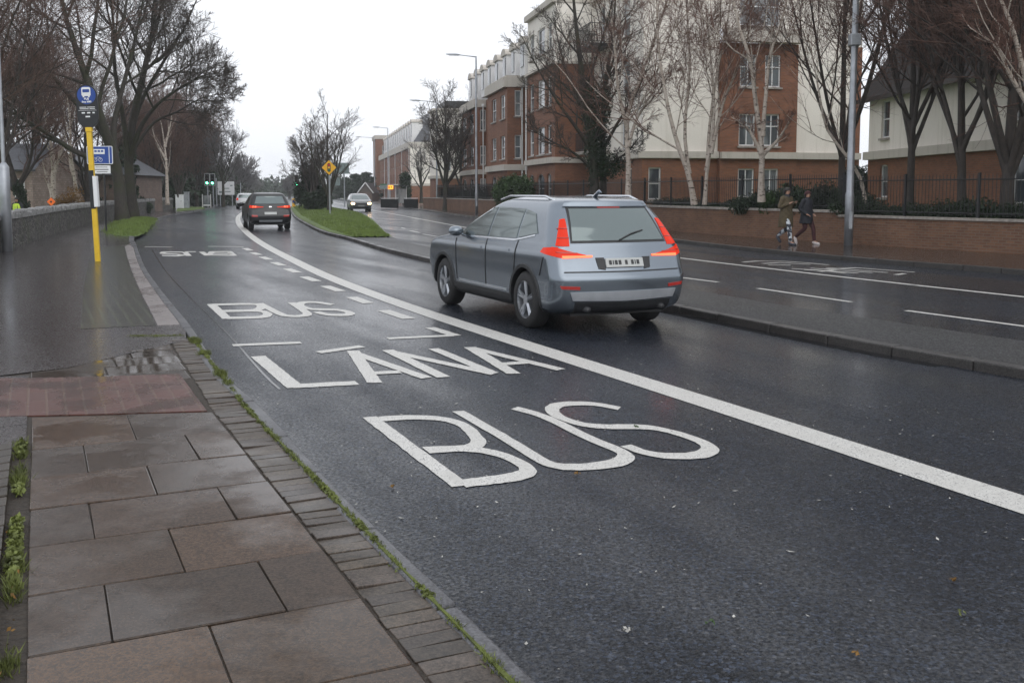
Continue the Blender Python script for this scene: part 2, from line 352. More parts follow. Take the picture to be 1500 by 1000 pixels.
# left footpath
LWn=[(-4,2),(-8,10),(-11.6,19),(-14.3,28.7),(-17.4,38.0),(-21.4,51.3),(-25.6,68),(-30.9,91)]
LW=smooth_line(LWn,5)
KLin=offset_line(KL,-.09)
iend=min(range(len(KLin)),key=lambda i:abs(KLin[i][1]-215))
KLn_start=next(i for i,p in enumerate(KLin) if p[1]>11.3)
left_far=[(-36,110),(-42,125),(-64,215)]
near_cut=[TS(1.36,11.55),TS(-7.5,9.35)]
mb=MB(); mb.prism(KLin[KLn_start:iend+1]+left_far[::-1]+[(p[0]-.2,p[1]) for p in LW[::-1] if p[1]>11]+[TS(-6.5,9.35),TS(-.9,9.55),TS(.2,9.9),TS(1.40,11.2)],0,PZ,side=False)
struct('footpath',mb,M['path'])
mb=MB(); mb.prism([TS(-14,-8),TS(1.36,-8),TS(1.36,8),TS(1.40,11.3),TS(.2,10.0),TS(-.9,9.6),TS(-14,9.4)],0,PZ-.010,side=False)
struct('footpath_bed',mb,M['soil'])
# asphalt left of the flags
mb=MB(); mb.prism([TS(-9,7.0),TS(-.13,7.6),TS(-.13,9.62),TS(-.9,9.85),TS(-9,9.8)],0,PZ-.003,side=False); struct('footpath_patch',mb,M['path'])
# kerbs on the left: separate stones
def kerb_run(line,w,z1,mats,name,seg=.9,gap=.008,z0=-.05,inner=-1,jit=.004,start=0,end=1e9,bev=.012):
    mb=MB(); acc=0; cur=[line[0]]; dist=0
    def flush(c):
        if len(c)<2: return
        a=offset_line(c,inner*w); pl=c+a[::-1]; mb.prism(pl,z0,z1+rnd.uniform(-jit,jit))
    # resample
    P=[line[0]]
    for p in line[1:]:
        q=P[-1]; L=math.dist(p,q)
        st=max(1,int(L/.3))
        for k in range(1,st+1): P.append((q[0]+(p[0]-q[0])*k/st,q[1]+(p[1]-q[1])*k/st))
    cur=[P[0]]; acc=0
    for a,b in zip(P,P[1:]):
        L=math.dist(a,b); acc+=L; cur.append(b)
        if acc>=seg:
            u=gap/L; e=(b[0]+(a[0]-b[0])*u,b[1]+(a[1]-b[1])*u); cur[-1]=e; flush(cur); cur=[b]; acc=0
    flush(cur)
    return struct(name,mb,mats,bevel=bev)
near=[p for p in KL if p[1]<11.9]; far=[p for p in KL if 11.9<=p[1]<230]
kerb_run(near,.095,PZ+.004,M['kerb'],'kerb',.9,gap=.014)
kerb_run([near[-1]]+far[:22],.10,PZ+.006,M['kerb'],'kerb',.9)
kerb_run(far[21:],.15,PZ+.02,M['kerb'],'kerb',3,bev=0)
# wide pale flags beside the kerb
fi=[G(*p,PZ) for p in [(231,476.5),(222,458),(210,436),(200,414),(192,394),(186,375),(183,361)]]
fo=offset_line([p for p in smooth_line(KLn,12) if 12<p[1]<33],-.105)
mb=MB()
def lerp_line(L,u):
    Ls=[0]
    for a,b in zip(L,L[1:]): Ls.append(Ls[-1]+math.dist(a,b))
    d=u*Ls[-1]
    for i in range(len(L)-1):
        if Ls[i+1]>=d: k=(d-Ls[i])/(Ls[i+1]-Ls[i]+1e-9); return (L[i][0]+(L[i+1][0]-L[i][0])*k,L[i][1]+(L[i+1][1]-L[i][1])*k)
    return L[-1]
fo=[p for p in fo if p[1]<31.2]; K=22
for k in range(K):
    a,b,c,d=lerp_line(fo,k/K+.0006),lerp_line(fo,(k+1)/K-.0006),lerp_line(fi,(k+1)/K-.0006),lerp_line(fi,k/K+.0006)
    mb.prism([a,b,c,d],.02,PZ+.006+rnd.uniform(-.002,.002))
struct('kerb_flags',mb,M['kerbflag'],bevel=.006)
# mossy dark cobbled strip inside the pale flags
so_=[lerp_line(fi,u/10) for u in range(11)]; si_=offset_line(so_,-.85)
mb=MB(); mb.prism([(p[0]-.02,p[1]) for p in so_]+si_[::-1],0,PZ+.003,side=False)
def cob():
    m=brickm('mossy_cobble',(.022,.021,.016),(.036,.033,.026),(.045,.055,.02),.42,.14,.012,(.6,.6,.5),.25,uv=False)
    return m
M['cob']=cob(); M['cob'].node_tree.nodes['Mapping'].inputs['Rotation'].default_value=(0,0,AR-R(90)); struct('cobbled_strip',mb,M['cob'])
# paving slabs
def tinted(name,boxes,mat,bev=.005,tilt=.008,jt=.003):
    """boxes: (polygon, z top, tint) each a stone of its own"""
    mb=MB(); cols=[]
    for poly,z,tn in boxes:
        f0=len(mb.f); v0=len(mb.v); mb.prism(poly,PZ-.06,z); cols+= [tn]*(len(mb.f)-f0)
        ta,tb=rnd.uniform(-tilt,tilt),rnd.uniform(-tilt,tilt); cx=sum(p[0] for p in poly)/len(poly); cy=sum(p[1] for p in poly)/len(poly)
        for i in range(v0,len(mb.v)):
            q=mb.v[i]
            if q[2]>PZ-.05: mb.v[i]=(q[0]+rnd.uniform(-jt,jt),q[1]+rnd.uniform(-jt,jt),q[2]+(q[0]-cx)*ta+(q[1]-cy)*tb)
    o=struct(name,mb,mat); me=o.data; ca=me.color_attributes.new('tint','FLOAT_COLOR','CORNER')
    i=0
    for p,c in zip(me.polygons,cols):
        for _ in p.loop_indices: ca.data[i].color=(*c,1); i+=1
    bv=o.modifiers.new('bevel','BEVEL'); bv.width=bev; bv.segments=2; bv.limit_method='ANGLE'; bv.angle_limit=R(40)
    return o
rows=[1.25,1.87,2.49,3.11,3.72,4.30,4.90,5.50,6.12,6.80,7.43]
tj={9:[(192,623)],8:[(124,665),(282,655)],7:[(222,700)],6:[(134,760),(336,742)],5:[(263,815)],4:[(159,900),(400,860)],3:[(320,950)]}
boxes=[]
for i in range(len(rows)-1):
    js=[toTS(G(*p,PZ))[0] for p in tj.get(i-0,[])] or ([.25,.82] if i%2 else [.55])
    tt=[-.10]+js+[1.10]; g=.0035
    for a,b in zip(tt,tt[1:]):
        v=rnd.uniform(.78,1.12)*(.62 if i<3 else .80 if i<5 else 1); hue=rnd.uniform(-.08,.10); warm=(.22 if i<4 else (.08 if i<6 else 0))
        s0,s1=rows[i]+g,rows[i+1]-g; k=rnd.uniform(-.004,.004)
        top=(.03,-.09) if i==len(rows)-2 else (0,0)
        s1a=s1+ (top[0] if i==len(rows)-2 else 0)+(.35*(1-(a+.1)/1.2) if i==len(rows)-2 else 0); s1b=s1+(.35*(1-(b+.1)/1.2) if i==len(rows)-2 else 0)
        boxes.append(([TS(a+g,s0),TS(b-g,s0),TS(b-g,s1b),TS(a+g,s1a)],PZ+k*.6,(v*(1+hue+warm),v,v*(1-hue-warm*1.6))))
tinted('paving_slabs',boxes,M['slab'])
# setts strip
def shear(s): return max(0,s-7.5)*.035
boxes=[]; s=1.0
while s<11.25:
    L=.098+rnd.uniform(-.006,.006); v=rnd.uniform(.75,1.5)*min(1,.66+.08*s); j=rnd.uniform(-.006,.006); k=shear(s)
    boxes.append(([TS(1.112+k+j*.5,s+.002),TS(1.337+k+j*.5,s+.002),TS(1.337+k,s+L-.002),TS(1.112+k+j*.5,s+L-.002)],PZ-.001+rnd.uniform(-.005,.004),(v*1.05,v,v*rnd.uniform(.85,1))))
    s+=L+.004
tinted('setts_strip',boxes,M['sett'],.004,.03,.004)
# puddled flags between the tactile paving and the asphalt
boxes=[]
def lerp(a,b,u): return a+(b-a)*u
R0=[8.90,9.35,9.78,10.2,10.62,11.05]
for i in range(5):
    a=-.12+max(0,(i-2))*.36; cuts=[a]; t=a+rnd.uniform(.35,.8)
    while t<1.0: cuts.append(t); t+=rnd.uniform(.5,.75)
    cuts.append(1.10+shear(R0[i])); 
    for x,y in zip(cuts,cuts[1:]):
        v=rnd.uniform(.7,1.1); boxes.append(([TS(x+.006,R0[i]+.006),TS(y-.006,R0[i]+.006),TS(y-.006,R0[i+1]-.006),TS(x+.006,R0[i+1]-.006)],PZ-.002+rnd.uniform(-.002,.002),(v*1.04,v,v*.95)))
tinted('flagstones',boxes,M['flag'])
mb=MB(); tp=[G(*p,PZ) for p in [(-260,556),(50,553),(150,551),(263,547),(303,601),(180,605),(52,608),(-300,616)]]
mb.prism(tp,.05,PZ-.001,side=True); struct('tactile_paving',mb,M['tactile'])
mb=MB(); mb.prism([TS(-.13,7.80),TS(-.13,6.95),TS(-4,6.2),TS(-4,7.2)],.05,PZ-.004); struct('footpath_patch',mb,M['path'])
# brick edging and planting bed at the lower left
boxes=[]; s=.6
while s<6.85:
    v=rnd.uniform(.6,1.0); boxes.append(([TS(-.30,s+.005),TS(-.205,s+.04),TS(-.205,s+.20),TS(-.30,s+.165)],PZ+.035+rnd.uniform(-.004,.004),(v,v,v*.95))); s+=.175
tinted('edging_bricks',boxes,M['sett'],.008)
mb=MB(); mb.prism([TS(-6,-2),TS(-.305,-2),TS(-.305,6.88),TS(-6,6.2)],0,PZ+.015,side=True); struct('planting_bed',mb,M['soil'])

# median
MKn=[TS(8.5,-8),TS(8.4,1),(4.66,9.10)]+[(3.98,10.35),(3.15,12.1),(2.36,13.95),(.3,18.6),(-1.78,23.48),(-3.5,28.0),(-5.75,34.98),(-8.15,42.0),(-13.2,61.0),(-16.9,76.5),(-21.4,96),(-23.4,105)]
MK=smooth_line(MKn,6)
MFn=[TS(10.1,-8),TS(10.0,2),(5.62,10.9),(4.75,12.6),(3.95,14.3),(3.3,15.9),(2.70,17.3),(.5,22.2),(-2.0,28.2),(-4.1,35.2),(-6.0,46),(-8.3,59.5),(-11.3,74.7),(-14.4,86),(-18.2,99),(-21.5,106.5)]
MF=smooth_line(MFn,6)
mb=MB(); mk2=offset_line(MK,.14); mf2=offset_line(MF,-.12)
sp=[i for i,p in enumerate(mk2) if p[1]<35.6][-1]; sq=[i for i,p in enumerate(mf2) if p[1]<35.2][-1]
mb.prism(mk2[:sp+1]+mf2[:sq+1][::-1],0,.098,side=False); struct('median_paving',mb,M['median'])
kerb_run(MK,.15,.105,M['kerbdark'],'kerb',.9,inner=1,bev=.02)
kerb_run(MF,.13,.05,M['kerbdark'],'kerb',2.7,inner=-1,bev=.01,gap=.004)
# grassed mound of the median
ga=mk2[sp:]; gb=mf2[sq:]
mb=MB(); P=[]
tip=[(ga[0][0]+gb[0][0])/2,(ga[0][1]+gb[0][1])/2]
for i in range(60):
    a=lerp_line(ga,i/59); b=lerp_line(gb,i/59); row=[]
    for j in range(17):
        u=j/16; h=.125+.16*math.sin(math.pi*u)**.6*min(1,i/6)*min(1,(59-i)/3+.2)+.02*math.sin(i*1.7+j*2.3)
        if j in(0,16): h=.118
        row.append((lerp(a[0],b[0],u),lerp(a[1],b[1],u),h))
    P.append(row)
mb.grid(P,flip=True); mb.build('grass_mound',M['grass'],smooth=True)['kind']='structure'
GM=P
# right footpath
WRn=[(17.5,15.8),(15.3,20.5),(13.04,25.31),(11.55,28.0),(10.16,31.0),(8.75,34.4),(6.74,39.32),(2.6,54),(-2.76,76.2),(-8.4,94.6)]
WR=smooth_line(WRn,6)
FKin=offset_line(FK,.14)
mb=MB(); i2=[i for i,p in enumerate(FKin) if p[1]<220][-1]
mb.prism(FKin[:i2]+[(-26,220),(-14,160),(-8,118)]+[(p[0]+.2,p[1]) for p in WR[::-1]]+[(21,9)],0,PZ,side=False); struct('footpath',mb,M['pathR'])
kerb_run(FK[:i2],.14,PZ+.006,M['kerbdark'],'kerb',.9,inner=1,bev=.012)
# raised garden ground behind the right wall
mb=MB(); mb.prism([(p[0]+.25,p[1]) for p in WR]+[(-5,125),(60,125),(70,10)],0,.88,side=True); struct('raised_garden_ground',mb,M['grass'])
mb=MB(); mb.prism([(p[0]-.3,p[1]) for p in LW if p[1]>8]+[(-36,110),(-90,140),(-120,20),(-20,3)],-.6,-.25,side=True); struct('yard_ground',mb,M['grass'])

# darker wet seam of the gutter patching
M['seam']=simple('tar_seam',(.006,.007,.009),.18,var=.3)
mb=MB(); sl=[p for p in offset_line(KL,.42) if 8.5<p[1]<30]; a_=offset_line(sl,-.012); b_=offset_line(sl,.012); mb.prism(a_+b_[::-1],-.01,.003,side=False); struct('road_seam',mb,M['seam'])
mb=MB(); sl=[p for p in offset_line(MK,-.02) if 9.5<p[1]<23]; b_=offset_line(sl,-.16); mb.prism(b_+sl[::-1],-.01,.0032,side=False); struct('gutter_strip',mb,M['seam'])

# ================= ROAD MARKINGS =================
MZ=[.0040]
def ribbon(mb,pts,w,ts_=1.0,flat=False,z=None):
    """painted stroke of width w; across-road strokes are stretched by ts_ along the road"""
    q=[toTS(p) for p in pts]; q=[(a,b/ts_) for a,b in q]
    if w<.25:   # hand-laid thermoplastic: edges are never ruler straight
        q2=[q[0]]
        for p in q[1:]:
            o=q2[-1]; L=math.dist(o,p); k=max(1,min(60,int(L/.05)))
            for i in range(1,k+1): q2.append((o[0]+(p[0]-o[0])*i/k,o[1]+(p[1]-o[1])*i/k))
        q=q2
    L=offset_line(q,-w/2); Rr=offset_line(q,w/2); j=lambda p:(p[0]+rnd.uniform(-.0035,.0035),p[1]+rnd.uniform(-.0035,.0035))
    if w<.25: L=[j(p) for p in L]; Rr=[j(p) for p in Rr]
    if z is None: MZ[0]+=.00025; z=MZ[0]
    g=lambda a:(*TS(a[0],a[1]*ts_),z)
    for i in range(len(q)-1): mb.face([g(Rr[i]),g(Rr[i+1]),g(L[i+1]),g(L[i])])
def px(l,sm=0):
    p=[G(*q) for q in l]; return smooth_line(p,sm) if sm else p
mb=MB()
# BUS (near)
W1=.094; ST=1.7
ribbon(mb,px([(541,611),(675,712)]),.11,ST)
ribbon(mb,px([(546,615),(600,611.5),(648,614),(678,623),(695,637.5),(701,648),(692,655),(674,657),(624,659)],4),W1,ST)
ribbon(mb,px([(624,660),(676,657.5),(716,662),(744,670),(765,680.5),(773,689),(765,696),(740,701),(708,705),(676,709)],4),W1,ST)
ribbon(mb,px([(671,602.5),(731,637),(787,671),(808,681),(832,684.5),(868,683.5),(900,679),(917,670),(906,660),(856,639),(801,612),(754,598)],3),W1,ST)
ribbon(mb,px([(908,599),(872,592.5),(840,591.5),(815,594.5),(809,603),(825,613.5),(856,622.5),(892,625.5),(932,625.5),(964,628.5),(998,637),(1028,648),(1040,659),(1022,667),(980,668.5),(944,663),(917,653)],4),W1,ST)
struct('road_marking_BUS'.lower(),mb,M['paint']); MZ[0]=.004
mb=MB()
ribbon(mb,px([(378,522),(433,568)]),.15,1.5); ribbon(mb,px([(428,566),(523,561)]),.11,ST)
ribbon(mb,px([(466,516.5),(530,507.5)]),.12,1.3)
ribbon(mb,px([(517,514),(549,561)]),.13,1.5); ribbon(mb,px([(515,516),(625,554)]),.12,1.5); ribbon(mb,px([(542,547),(586,545)]),.10,1.5)
ribbon(mb,px([(568,513),(650,553)]),.13,1.5); ribbon(mb,px([(575,516),(724,548)]),.12,1.5); ribbon(mb,px([(635,511),(722,547)]),.12,1.5)
ribbon(mb,px([(688,509),(753,548)]),.13,1.5); ribbon(mb,px([(690,510),(822,542)]),.12,1.5); ribbon(mb,px([(734,534),(776,531)]),.10,1.5)
struct('road_marking_lana',mb,M['paint']); MZ[0]=.004
mb=MB()
ribbon(mb,px([(568,496),(663,491.5)]),.11,1.3); ribbon(mb,px([(630,480),(668,492)]),.14,1)
ribbon(mb,px([(341,506),(441,502)]),.11,1.4)
for a,b in [((535,131),(560,141)),((568,150),(600,160)),((610,169),(645,181)),((662,193),(703,207)),((720,221),(768,238)),((795,256),(852,276)),((888,297),(958,320)),((1005,346),(1080,373)),((1145,404),(1258,441))]:
    ribbon(mb,px([(180+a[0]/3,320+a[1]/3),(180+b[0]/3,320+b[1]/3)]),.19,1,z=.0045)
ribbon(mb,px([(212,361.5),(252,362)]),.12,1.6,z=.0045); ribbon(mb,px([(305,361),(357,361.5)]),.12,1.6,z=.0045)
struct('road_marking_dashes',mb,M['paint']); MZ[0]=.004
mb=MB()
ribbon(mb,px([(309,445.5),(333,467)]),.13,ST); ribbon(mb,px([(312,446.5),(367,445.5),(382,448),(380,452.5),(367,455),(323,456)],3),.12,2.2)
ribbon(mb,px([(323,456),(378,455.5),(392,460),(386,464),(362,465.5),(331,466)],3),.12,2.2)
ribbon(mb,px([(380,444.5),(410,460),(424,463),(441,463),(450,459),(427,443.5)],3),.12,2)
ribbon(mb,px([(487,446.5),(463,443),(443,443.5),(440,448),(457,453),(493,454),(513,458.5),(505,461.5),(480,461),(463,457)],3),.12,2.2)
struct('road_marking_bus',mb,M['paint']); MZ[0]=.004
mb=MB(); g5=lambda l:[(180+x/3,320+y/3) for x,y in l]
ribbon(mb,px(g5([(265,148),(180,148),(172,154),(240,158),(265,161),(240,165),(172,163)])),.15,3)
ribbon(mb,px(g5([(290,165),(272,148)])),.15,1.5); ribbon(mb,px(g5([(275,147),(320,146.5)])),.12,3); ribbon(mb,px(g5([(372,164),(345,147)])),.15,1.5)
ribbon(mb,px(g5([(488,164),(468,146),(392,147),(385,154),(478,155)])),.15,3); ribbon(mb,px(g5([(385,154),(378,161),(488,163)])),.15,3)
struct('road_marking_bus',mb,M['paint']); MZ[0]=.004
# long solid line
SL=smooth_line([TS(7.16+.0,-7),TS(5.0+.03,1)]+[] if False else [TS(4.84,-6),TS(4.84,2),(2.82,5.34),(1.83,7.51),(.37,10.61),(-1.52,14.72),(-3.55,19.6),(-5.6,25.2),(-8.35,33.1),(-11.6,43.3),(-15.4,56.1),(-19.9,73),(-26.0,99),(-31,121),(-38.3,153),(-51,215)],6)
mb=MB(); 
n0=len(SL)
ribbon(mb,SL,.29,1,z=.0042); struct('road_marking_bus_lane_line',mb,M['paint'])
# far carriageway lines
mb=MB()
L2=smooth_line([back((8.36,16.16),(7.35,18.31),20),(8.36,16.16),(7.3,18.45),(6.0,21.46),(4.35,25.66),(1.2,34.8),(-2.05,46.69),(-8.97,75.36),(-14,96),(-21,126),(-28,156)],6)
ribbon(mb,L2,.15,1,z=.0042)
for a,b in [((1327,455),(1530,482)),((1110,422.5),(1247,442.5)),((985,405),(1052,413.5)),((600,338),(615,341)),((619,343),(640,346.5)),((645,348.5),(672,353)),((588,333.5),(594,335))]:
    ribbon(mb,px([a,b]),.11,1,z=.0046)
struct('road_marking_far_lines',mb,M['paint'])
mb=MB()
for l in [[(1088,384),(1110,382.5),(1151,383),(1180,385),(1214,388.3)],[(1117,386.2),(1140,385),(1160,386),(1187,387.6)],[(1125,388),(1158,388.6)],[(1160,393.6),(1200,396),(1239,400.5)],[(1178,395.3),(1215,397),(1257,400.6)],[(1187,393),(1278,399.8)],[(1210,392.2),(1300,399.6)],[(1210,394.5),(1255,392.6),(1340,398.9)],[(1312,402.8),(1325,401)],[(1200,398),(1222,396)]]:
    ribbon(mb,px(l),.10,1.4)
struct('road_marking_far_bus_lane',mb,M['paint']); MZ[0]=.004
# ================= BUILDINGS =================
HA=R(-11.6); BF=(math.sin(HA),math.cos(HA)); BR=(math.cos(HA),-math.sin(HA))   # away along the street, and to the right
def adv(p,f=0,r=0): return (p[0]+BF[0]*f+BR[0]*r, p[1]+BF[1]*f+BR[1]*r)
def hit(px_,p,d):  # distance along line p+d*s where photo column px_ falls
    k=(px_-750)/F/ (math.cos(TH)+ math.tan(TH)*math.sin(TH)); k=V(px_,280,1.0)[0]
    return (k*p[1]-p[0])/(d[0]-k*d[1])
def window(parent,A,d,nrm,u0,u1,z0,z1,style='sash',dep=.12,sillm=True,dark=None):
    """window in the wall line A + d*u; nrm points out of the wall"""
    w=u1-u0; h=z1-z0
    def P(u,off,z): return (A[0]+d[0]*u+nrm[0]*off, A[1]+d[1]*u+nrm[1]*off, z)
    rz=math.atan2(d[1],d[0]); f=MB(); t=.065
    for (u,ww) in ((u0+t/2,t),(u1-t/2,t)): f.box(P(u,-dep,(z0+z1)/2),(ww,.07,h),rz)
    for z in (z0+t/2,z1-t/2): f.box(P((u0+u1)/2,-dep,z),(w-2*t-.002,.07,t),rz)
    if style in('sash','two'): f.box(P((u0+u1)/2,-dep+.004,z0+h*.5),(w-2*t-.002,.06,.06),rz)
    if style in('cross',):
        f.box(P((u0+u1)/2,-dep+.004,z0+h*.62),(w-2*t-.002,.06,.06),rz); f.box(P((u0+u1)/2,-dep+.006,(z0+z1)/2),(.05,.055,h-2*t),rz)
    if style=='triple':
        for k in (1,2): f.box(P(u0+w*k/3,-dep+.004,(z0+z1)/2),(.06,.06,h-2*t),rz)
        f.box(P((u0+u1)/2,-dep+.006,z0+h*.6),(w-2*t-.002,.05,.05),rz)
    wo=f.build('window',M['frame'],parent)
    g=MB(); g.box(P((u0+u1)/2,-dep-.02,(z0+z1)/2),(w-.04,.02,h-.04),rz); g.build('pane',M[dark or rnd.choice(['pane','pane','pane2'])],wo)
    if sillm: s=MB(); s.box(P((u0+u1)/2,.03,z0-.055),(w+.16,.14 ,.09),rz); s.build('sill',M['sill'],wo)
    return wo
def wall(parent,A,B,zones,wins,name='wall',out=1,rev=.14,arch=()):
    """wall A->B; zones [(z0,z1,matkey)], wins [(u0,u1,z0,z1,style)]; seen side is to the left of travel when out=1"""
    L=math.dist(A,B); d=((B[0]-A[0])/L,(B[1]-A[1])/L); n=(-d[1]*out,d[0]*out)
    for (za,zb,mk) in zones:
        mb=MB(); ws=[w for w in wins if w[2]<zb and w[3]>za]
        us=sorted({0,L}|{w[0] for w in ws}|{w[1] for w in ws}); zs=sorted({za,zb}|{max(za,w[2]) for w in ws}|{min(zb,w[3]) for w in ws})
        P=lambda u,z,o=0:(A[0]+d[0]*u+n[0]*o,A[1]+d[1]*u+n[1]*o,z)
        def q(pts,uv):
            if out==-1: pts=pts; 
            mb.face(pts[::-1] if out==1 else pts,0,uv[::-1] if out==1 else uv)
        for a,b in zip(us,us[1:]):
            for c,e in zip(zs,zs[1:]):
                um,zm=(a+b)/2,(c+e)/2
                if any(w[0]<um<w[1] and w[2]<zm<w[3] for w in ws): continue
                q([P(a,c),P(b,c),P(b,e),P(a,e)],[(a,c),(b,c),(b,e),(a,e)])
        for w in ws:
            a,b,c,e=w[0],w[1],max(za,w[2]),min(zb,w[3])
            mb.face([P(a,c),P(a,e),P(a,e,-rev),P(a,c,-rev)],0,[(0,c),(0,e),(rev,e),(rev,c)]); mb.face([P(b,c),P(b,e),P(b,e,-rev),P(b,c,-rev)],0,[(0,c),(0,e),(rev,e),(rev,c)])
            if e==w[3]: mb.face([P(a,e),P(b,e),P(b,e,-rev),P(a,e,-rev)],0,[(a,0),(b,0),(b,rev),(a,rev)])
            if c==w[2]: mb.face([P(a,c),P(b,c),P(b,c,-rev),P(a,c,-rev)],0,[(a,0),(b,0),(b,rev),(a,rev)])
            if len(w)>5 and w[5]=='arch':
                for s in (-1,1):
                    cx=a if s<0 else b; K=6; wd=(b-a)/2; pts=[]
                    for k in range(K+1):
                        th=math.pi/2*k/K; pts.append(P((a+b)/2+s*wd*math.cos(th)*1.0, e-wd*.55+wd*.55*math.sin(th),-.02))
                    for k in range(K):
                        mb.face([P(cx,e,-.02),pts[k],pts[k+1]],0,[(cx,e),(a,e),(b,e)])
        mb.build(name,M[mk],parent)
    for w in wins: window(parent,A,d,n,w[0],w[1],w[2],w[3],w[4])
    return d,n,L
def bandline(parent,pts,z0,z1,proud,mk='band',name='string_course',closed=False,depth=.25):
    mb=MB(); 
    o=offset_line(pts,-proud) ; i=offset_line(pts,depth)
    mb.prism(o+i[::-1],z0,z1,bottom=True); mb.build(name,M[mk],parent)
def downpipe(parent,p,z0,z1,mk='frame'):
    mb=MB(); mb.tube([(p[0],p[1],z0),(p[0],p[1],z1)],.05,8); mb.box((p[0],p[1],z1+.1),(.22,.18,.22),HA); mb.build('downpipe',M[mk],parent)

# ---- nearest apartment block (cream over brick) ----
A0=(WX(813,58),58.0); Afar=adv(A0,7.4); C0=(WX(940,50),50.0)
sB=((C0[0]-A0[0])-(BF[0]/BF[1])*(C0[1]-A0[1]))/(BR[0]-BF[0]/BF[1]*BR[1]); D0=adv(A0,0,sB)
Cend=adv(C0,0,11.86)
S1,S2,E1,E2,TOP=3.35,3.68,9.0,9.75,12.8
apt=thing('apartment_building','cream and red brick four storey apartment block with railed balconies behind birch trees','apartment building',(*C0,0))
def wins_from_px(p,d,pxs,rowz,style='sash'):
    out=[]
    for a,b in pxs:
        u0,u1=sorted((hit(a,p,d),hit(b,p,d)))
        for (za,zb,*k) in rowz: out.append((u0,u1,za,zb,k[0] if k else style)+tuple(k[1:]))
    return out
zonesA=[(0,S1,'brick'),(S1+.0,E1,'brick'),(E1,TOP-.35,'cream')]
wA=wins_from_px(Afar,(-BF[0],-BF[1]),[(775.5,782),(787,797.5),(801.5,807.5)],[(1.0,2.75,'sash','arch'),(3.95,5.6),(6.75,8.45),(9.95,11.5)])
# walls: seen side lies to the left of the street-ward direction
wall(apt,Afar,A0,zonesA,wA,out=-1)
wall(apt,A0,D0,zonesA,[],out=-1)
LD=math.dist(D0,C0)
wD=[(1.2,2.1,4.0,6.2,'sash'),(1.2,2.1,6.9,9.0-.02,'sash'),(1.2,2.1,9.9,12.0,'sash'),(LD-3.4,LD-2.1,3.9,5.6,'sash'),(LD-3.4,LD-2.1,6.8,8.5,'sash'),(LD-3.4,LD-2.1,9.7,11.6,'sash'),(LD-2.2,LD-1.6,1.2,2.9,'sash')]
wall(apt,D0,C0,[(0,S1,'brick'),(S1,E1,'cream'),(E1,TOP-.35,'cream')],wD,out=-1)
c1,c2,c3=4.0,8.16,11.3
pC=lambda s,pr=0: adv(C0,-pr,s)
wall(apt,C0,pC(c1),[(0,S1,'brick'),(S1,TOP-.35,'cream')],[(.35,1.0,1.3,2.9,'sash')],out=-1)
wb=[(1.0,1.88,1.4,2.85,'cross'),(2.35,3.2,1.4,2.85,'cross'),(1.0,1.88,4.0,5.6,'cross'),(2.35,3.2,4.0,5.6,'cross'),(1.0,1.88,6.95,8.55,'cross'),(2.35,3.2,6.95,8.55,'cross')]
wall(apt,pC(c1,.3),pC(c2,.3),[(0,S1,'brick'),(S1,9.1,'brick')],wb,out=-1)
wall(apt,pC(c1,.12),pC(c2,.12),[(9.75,TOP-.35,'cream')],[(1.0,3.2,10.0,11.6,'triple')],out=-1)
for s_ in (c1,c2):
    mb=MB(); mb.face([(*pC(s_,.3),0),(*pC(s_,0),0),(*pC(s_,0),9.1),(*pC(s_,.3),9.1)],0,[(0,0),(.3,0),(.3,9.1),(0,9.1)]); mb.build('wall',M['brick'],apt)
wall(apt,pC(c2),pC(c3),[(0,S1,'brick'),(S1,TOP-.35,'cream')],[],out=-1)
wall(apt,pC(c3,.06),pC(11.86,.06),[(0,S1,'brick'),(S1,9.1,'brick')],[],out=-1)
wall(apt,pC(c3),pC(11.86),[(9.1,TOP-.35,'cream')],[],out=-1)
wall(apt,Cend,adv(Cend,12),[(0,9.1,'brick'),(9.1,TOP-.35,'cream')],[],out=-1)
bandline(apt,[pC(c1-.0,.42),pC(c2,.42)],9.1,9.75,.0,'band','coping',depth=.5)
bandline(apt,[Afar,A0,D0],S1,S2,.05); bandline(apt,[adv(D0,-.3),C0,pC(c1-.02)],S1+.02,S2+.02,.05); bandline(apt,[pC(c1,.3),pC(c2,.3)],S1,S2,.05); bandline(apt,[pC(c2+.02),Cend],S1,S2,.05)
bandline(apt,[Afar,A0,D0],E1-.0,E1+.14,.04,'band'); bandline(apt,[Afar,A0,D0,C0,Cend],TOP-.35,TOP,.10,'band','parapet')
mb=MB(); mb.prism([Afar,A0,D0,C0,Cend,adv(Cend,12),adv(Afar,2,12)],TOP-.4,TOP-.3,side=False); mb.build('roof',M['slate'],apt)
downpipe(apt,adv(Afar,.06,-.08),.8,9.0)
# balconies on the street-ward return
for i,zf in enumerate((3.95,6.85,9.75)):
    a=adv(D0,-.5); b=adv(D0,-3.3); o=-1.25
    mb=MB(); mb.prism([a,b,adv(b,0,o),adv(a,0,o)],zf-.18,zf,bottom=True); bal=mb.build('balcony',M['blackm' if i else 'sill'],apt)
    rl=MB(); pts=[adv(a,0,-.02),adv(a,0,o+.04),adv(b,0,o+.04),adv(b,0,-.02)]
    for p,q in zip(pts,pts[1:]):
        for z in (zf+.08,zf+1.05): rl.tube([(*p,z),(*q,z)],.022,5)
        L=math.dist(p,q); n=int(L/.12)
        for k in range(n+1): 
            x=p[0]+(q[0]-p[0])*k/n; y=p[1]+(q[1]-p[1])*k/n; rl.tube([(x,y,zf+.08),(x,y,zf+1.05)],.011,4)
    rl.build('balcony_railing',M['blackm'],bal)
